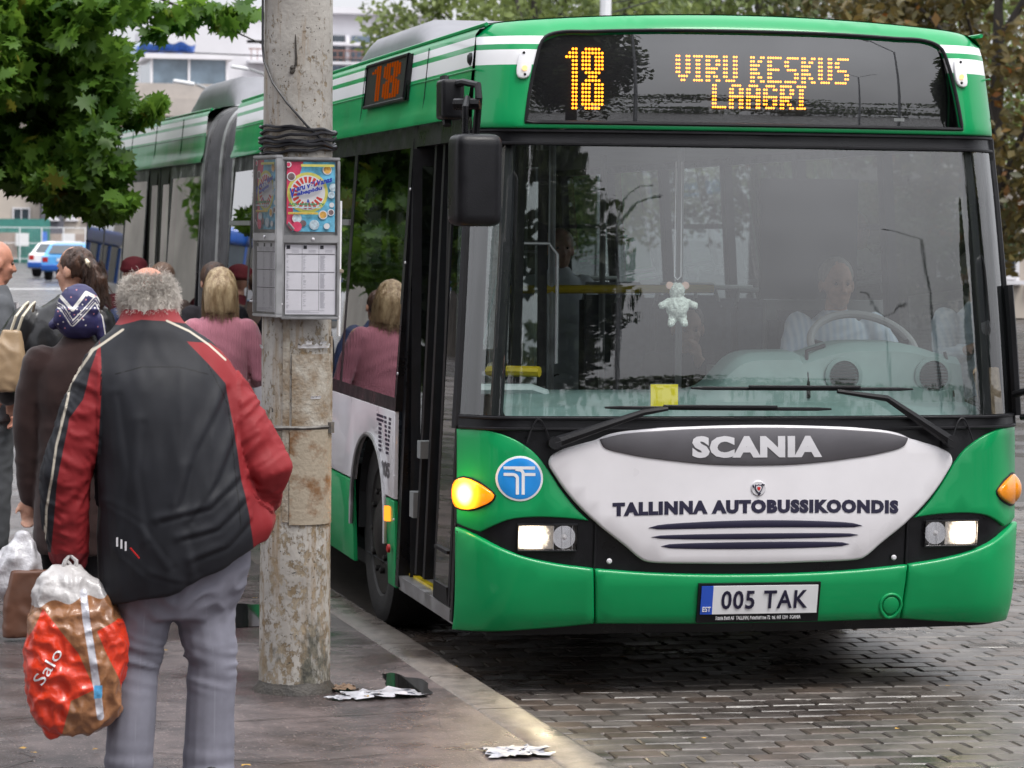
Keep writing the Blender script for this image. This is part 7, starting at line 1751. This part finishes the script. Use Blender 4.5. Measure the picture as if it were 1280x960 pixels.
# ---------- people inside the bus
SHM=clothmat('pale_blue_striped_shirt',(.55,.64,.76),rough=.8,bump=.3,bscale=300,wave=None)
t=SHM.node_tree; b=t.nodes['Principled BSDF']; old=b.inputs['Base Color'].links[0].from_socket; tc=t.nodes.new('ShaderNodeTexCoord'); wv=t.nodes.new('ShaderNodeTexWave'); wv.inputs['Scale'].default_value=9; wv.inputs['Distortion'].default_value=.6; t.links.new(tc.outputs['Object'],wv.inputs['Vector']); mx=t.nodes.new('ShaderNodeMix'); mx.data_type='RGBA'; t.links.new(wv.outputs['Fac'],mx.inputs[0]); t.links.new(old,mx.inputs[6]); mx.inputs[7].default_value=(.70,.76,.84,1); t.links.new(mx.outputs[2],b.inputs['Base Color'])
def sitter(loc,rz,label,shirt,hairm,H=1.30,arms=None,yaw=0,pitch=0,seed=0,seatz=.45,legsc=None,hc=(.6,.6),bald=False,pal=((0,0,1),(0,0,1))):
    e=person(loc,rz,label); hz=H-.118; P,T,Rm=head_prims((0,.03,hz),yaw,pitch)
    P+=[('c',[((0,0,H-.33),.062),((0,.025,hz-.07),.052)]),('l',[(0,-.02,seatz+.02,.16,.12),(0,-.02,seatz+.2,.14,.10),(0,0,seatz+.42,.165,.10),(0,0,H-.30,.08,.07)])]
    for i,(a,b_,c_,d) in enumerate(arms): P.append(('c',[(a,.050),(b_,.038),(c_,.027)])); P+=hand_prims(c_,d,pal[i],-1 if i==0 else 1,hc[i])
    for sx in (-1,1): P.append(('c',[((sx*.09,.0,seatz+.06),.085),((sx*.12,.42,seatz+.07),.06),((sx*.12,.45,.08),.042),((sx*.12,.56,.04),.03)]))
    meshobj('body',blobmesh(P,.009,3,'body',[M['skin']]),e); eyes(T,Rm,e)
    cp=[('l',[(0,-.02,seatz,.185,.14),(0,-.02,seatz+.2,.175,.13),(0,0,seatz+.40,.195,.125),(0,0,seatz+.50,.17,.11),(0,.005,H-.27,.08,.075),(0,.01,H-.245,.065,.065)])]
    for a,b_,c_,d in arms: a,b_,c_=Vector(a),Vector(b_),Vector(c_); cp.append(('c',[(tuple(a),.068),(tuple(a.lerp(b_,.6)),.060),(tuple(b_),.052),(tuple(b_.lerp(c_,.8)),.042)]))
    garment('shirt',cp,[shirt],e,.011,4,.007,(9,9,14),seed)
    garment('trousers',[('c',[((sx*.09,0,seatz+.06),.10),((sx*.12,.42,seatz+.07),.075),((sx*.12,.44,.14),.06)]) for sx in (-1,1)]+[('e',(0,0,seatz+.04),(.19,.15,.10))],[DK],e,.013,3,.004)
    shell([('e',tuple(Vector((0,.03,hz))+Rm@Vector((0,-.028,.040))),(.086,.094,.092),Rm.to_euler()),],hairm,e,vox=.009,amp=.003,sc=(40,40,40)); return e
# local +y faces the windscreen after turning by 180 degrees
DA=[((-.19,.02,.98),(-.27,.16,.80),(-.23,.44,.86),(.3,.8,.2)),((.19,.02,.98),(.28,.16,.80),(.24,.44,.86),(-.3,.8,.2))]
sitter((.87,1.62,.58),PI,'bus driver in a pale striped shirt sitting behind the big steering wheel',SHM,hairmat('greying_hair',(.14,.11,.09),(.30,.26,.22)),H=1.30,arms=DA,seed=31,pitch=R(-4),hc=(1.2,1.2))
sitter((.50,3.0,.42),PI-.1,'dark haired passenger resting a hand against the face, seated behind the driver',DK,BH,H=1.20,arms=[((-.18,.02,.90),(-.24,.22,.76),(-.03,.20,.92),(.2,-.15,1)),((.18,.02,.90),(.24,.2,.75),(.12,.36,.62),(-.4,.6,0))],seed=33,pitch=R(-12),hc=(1.0,.4))
e12,_,_=walker((.30,5.2,.36),PI,'standing passenger in a white shirt further down inside the bus',1.66,mat('white_shirt_two',(.72,.74,.78),.8,var=.06,bump=.3),trous=DK,seed=36,coatlen=.6,legs=True); shell([('e',(0,-.0,1.66-.085),(.088,.100,.094))],BL,e12,vox=.011)
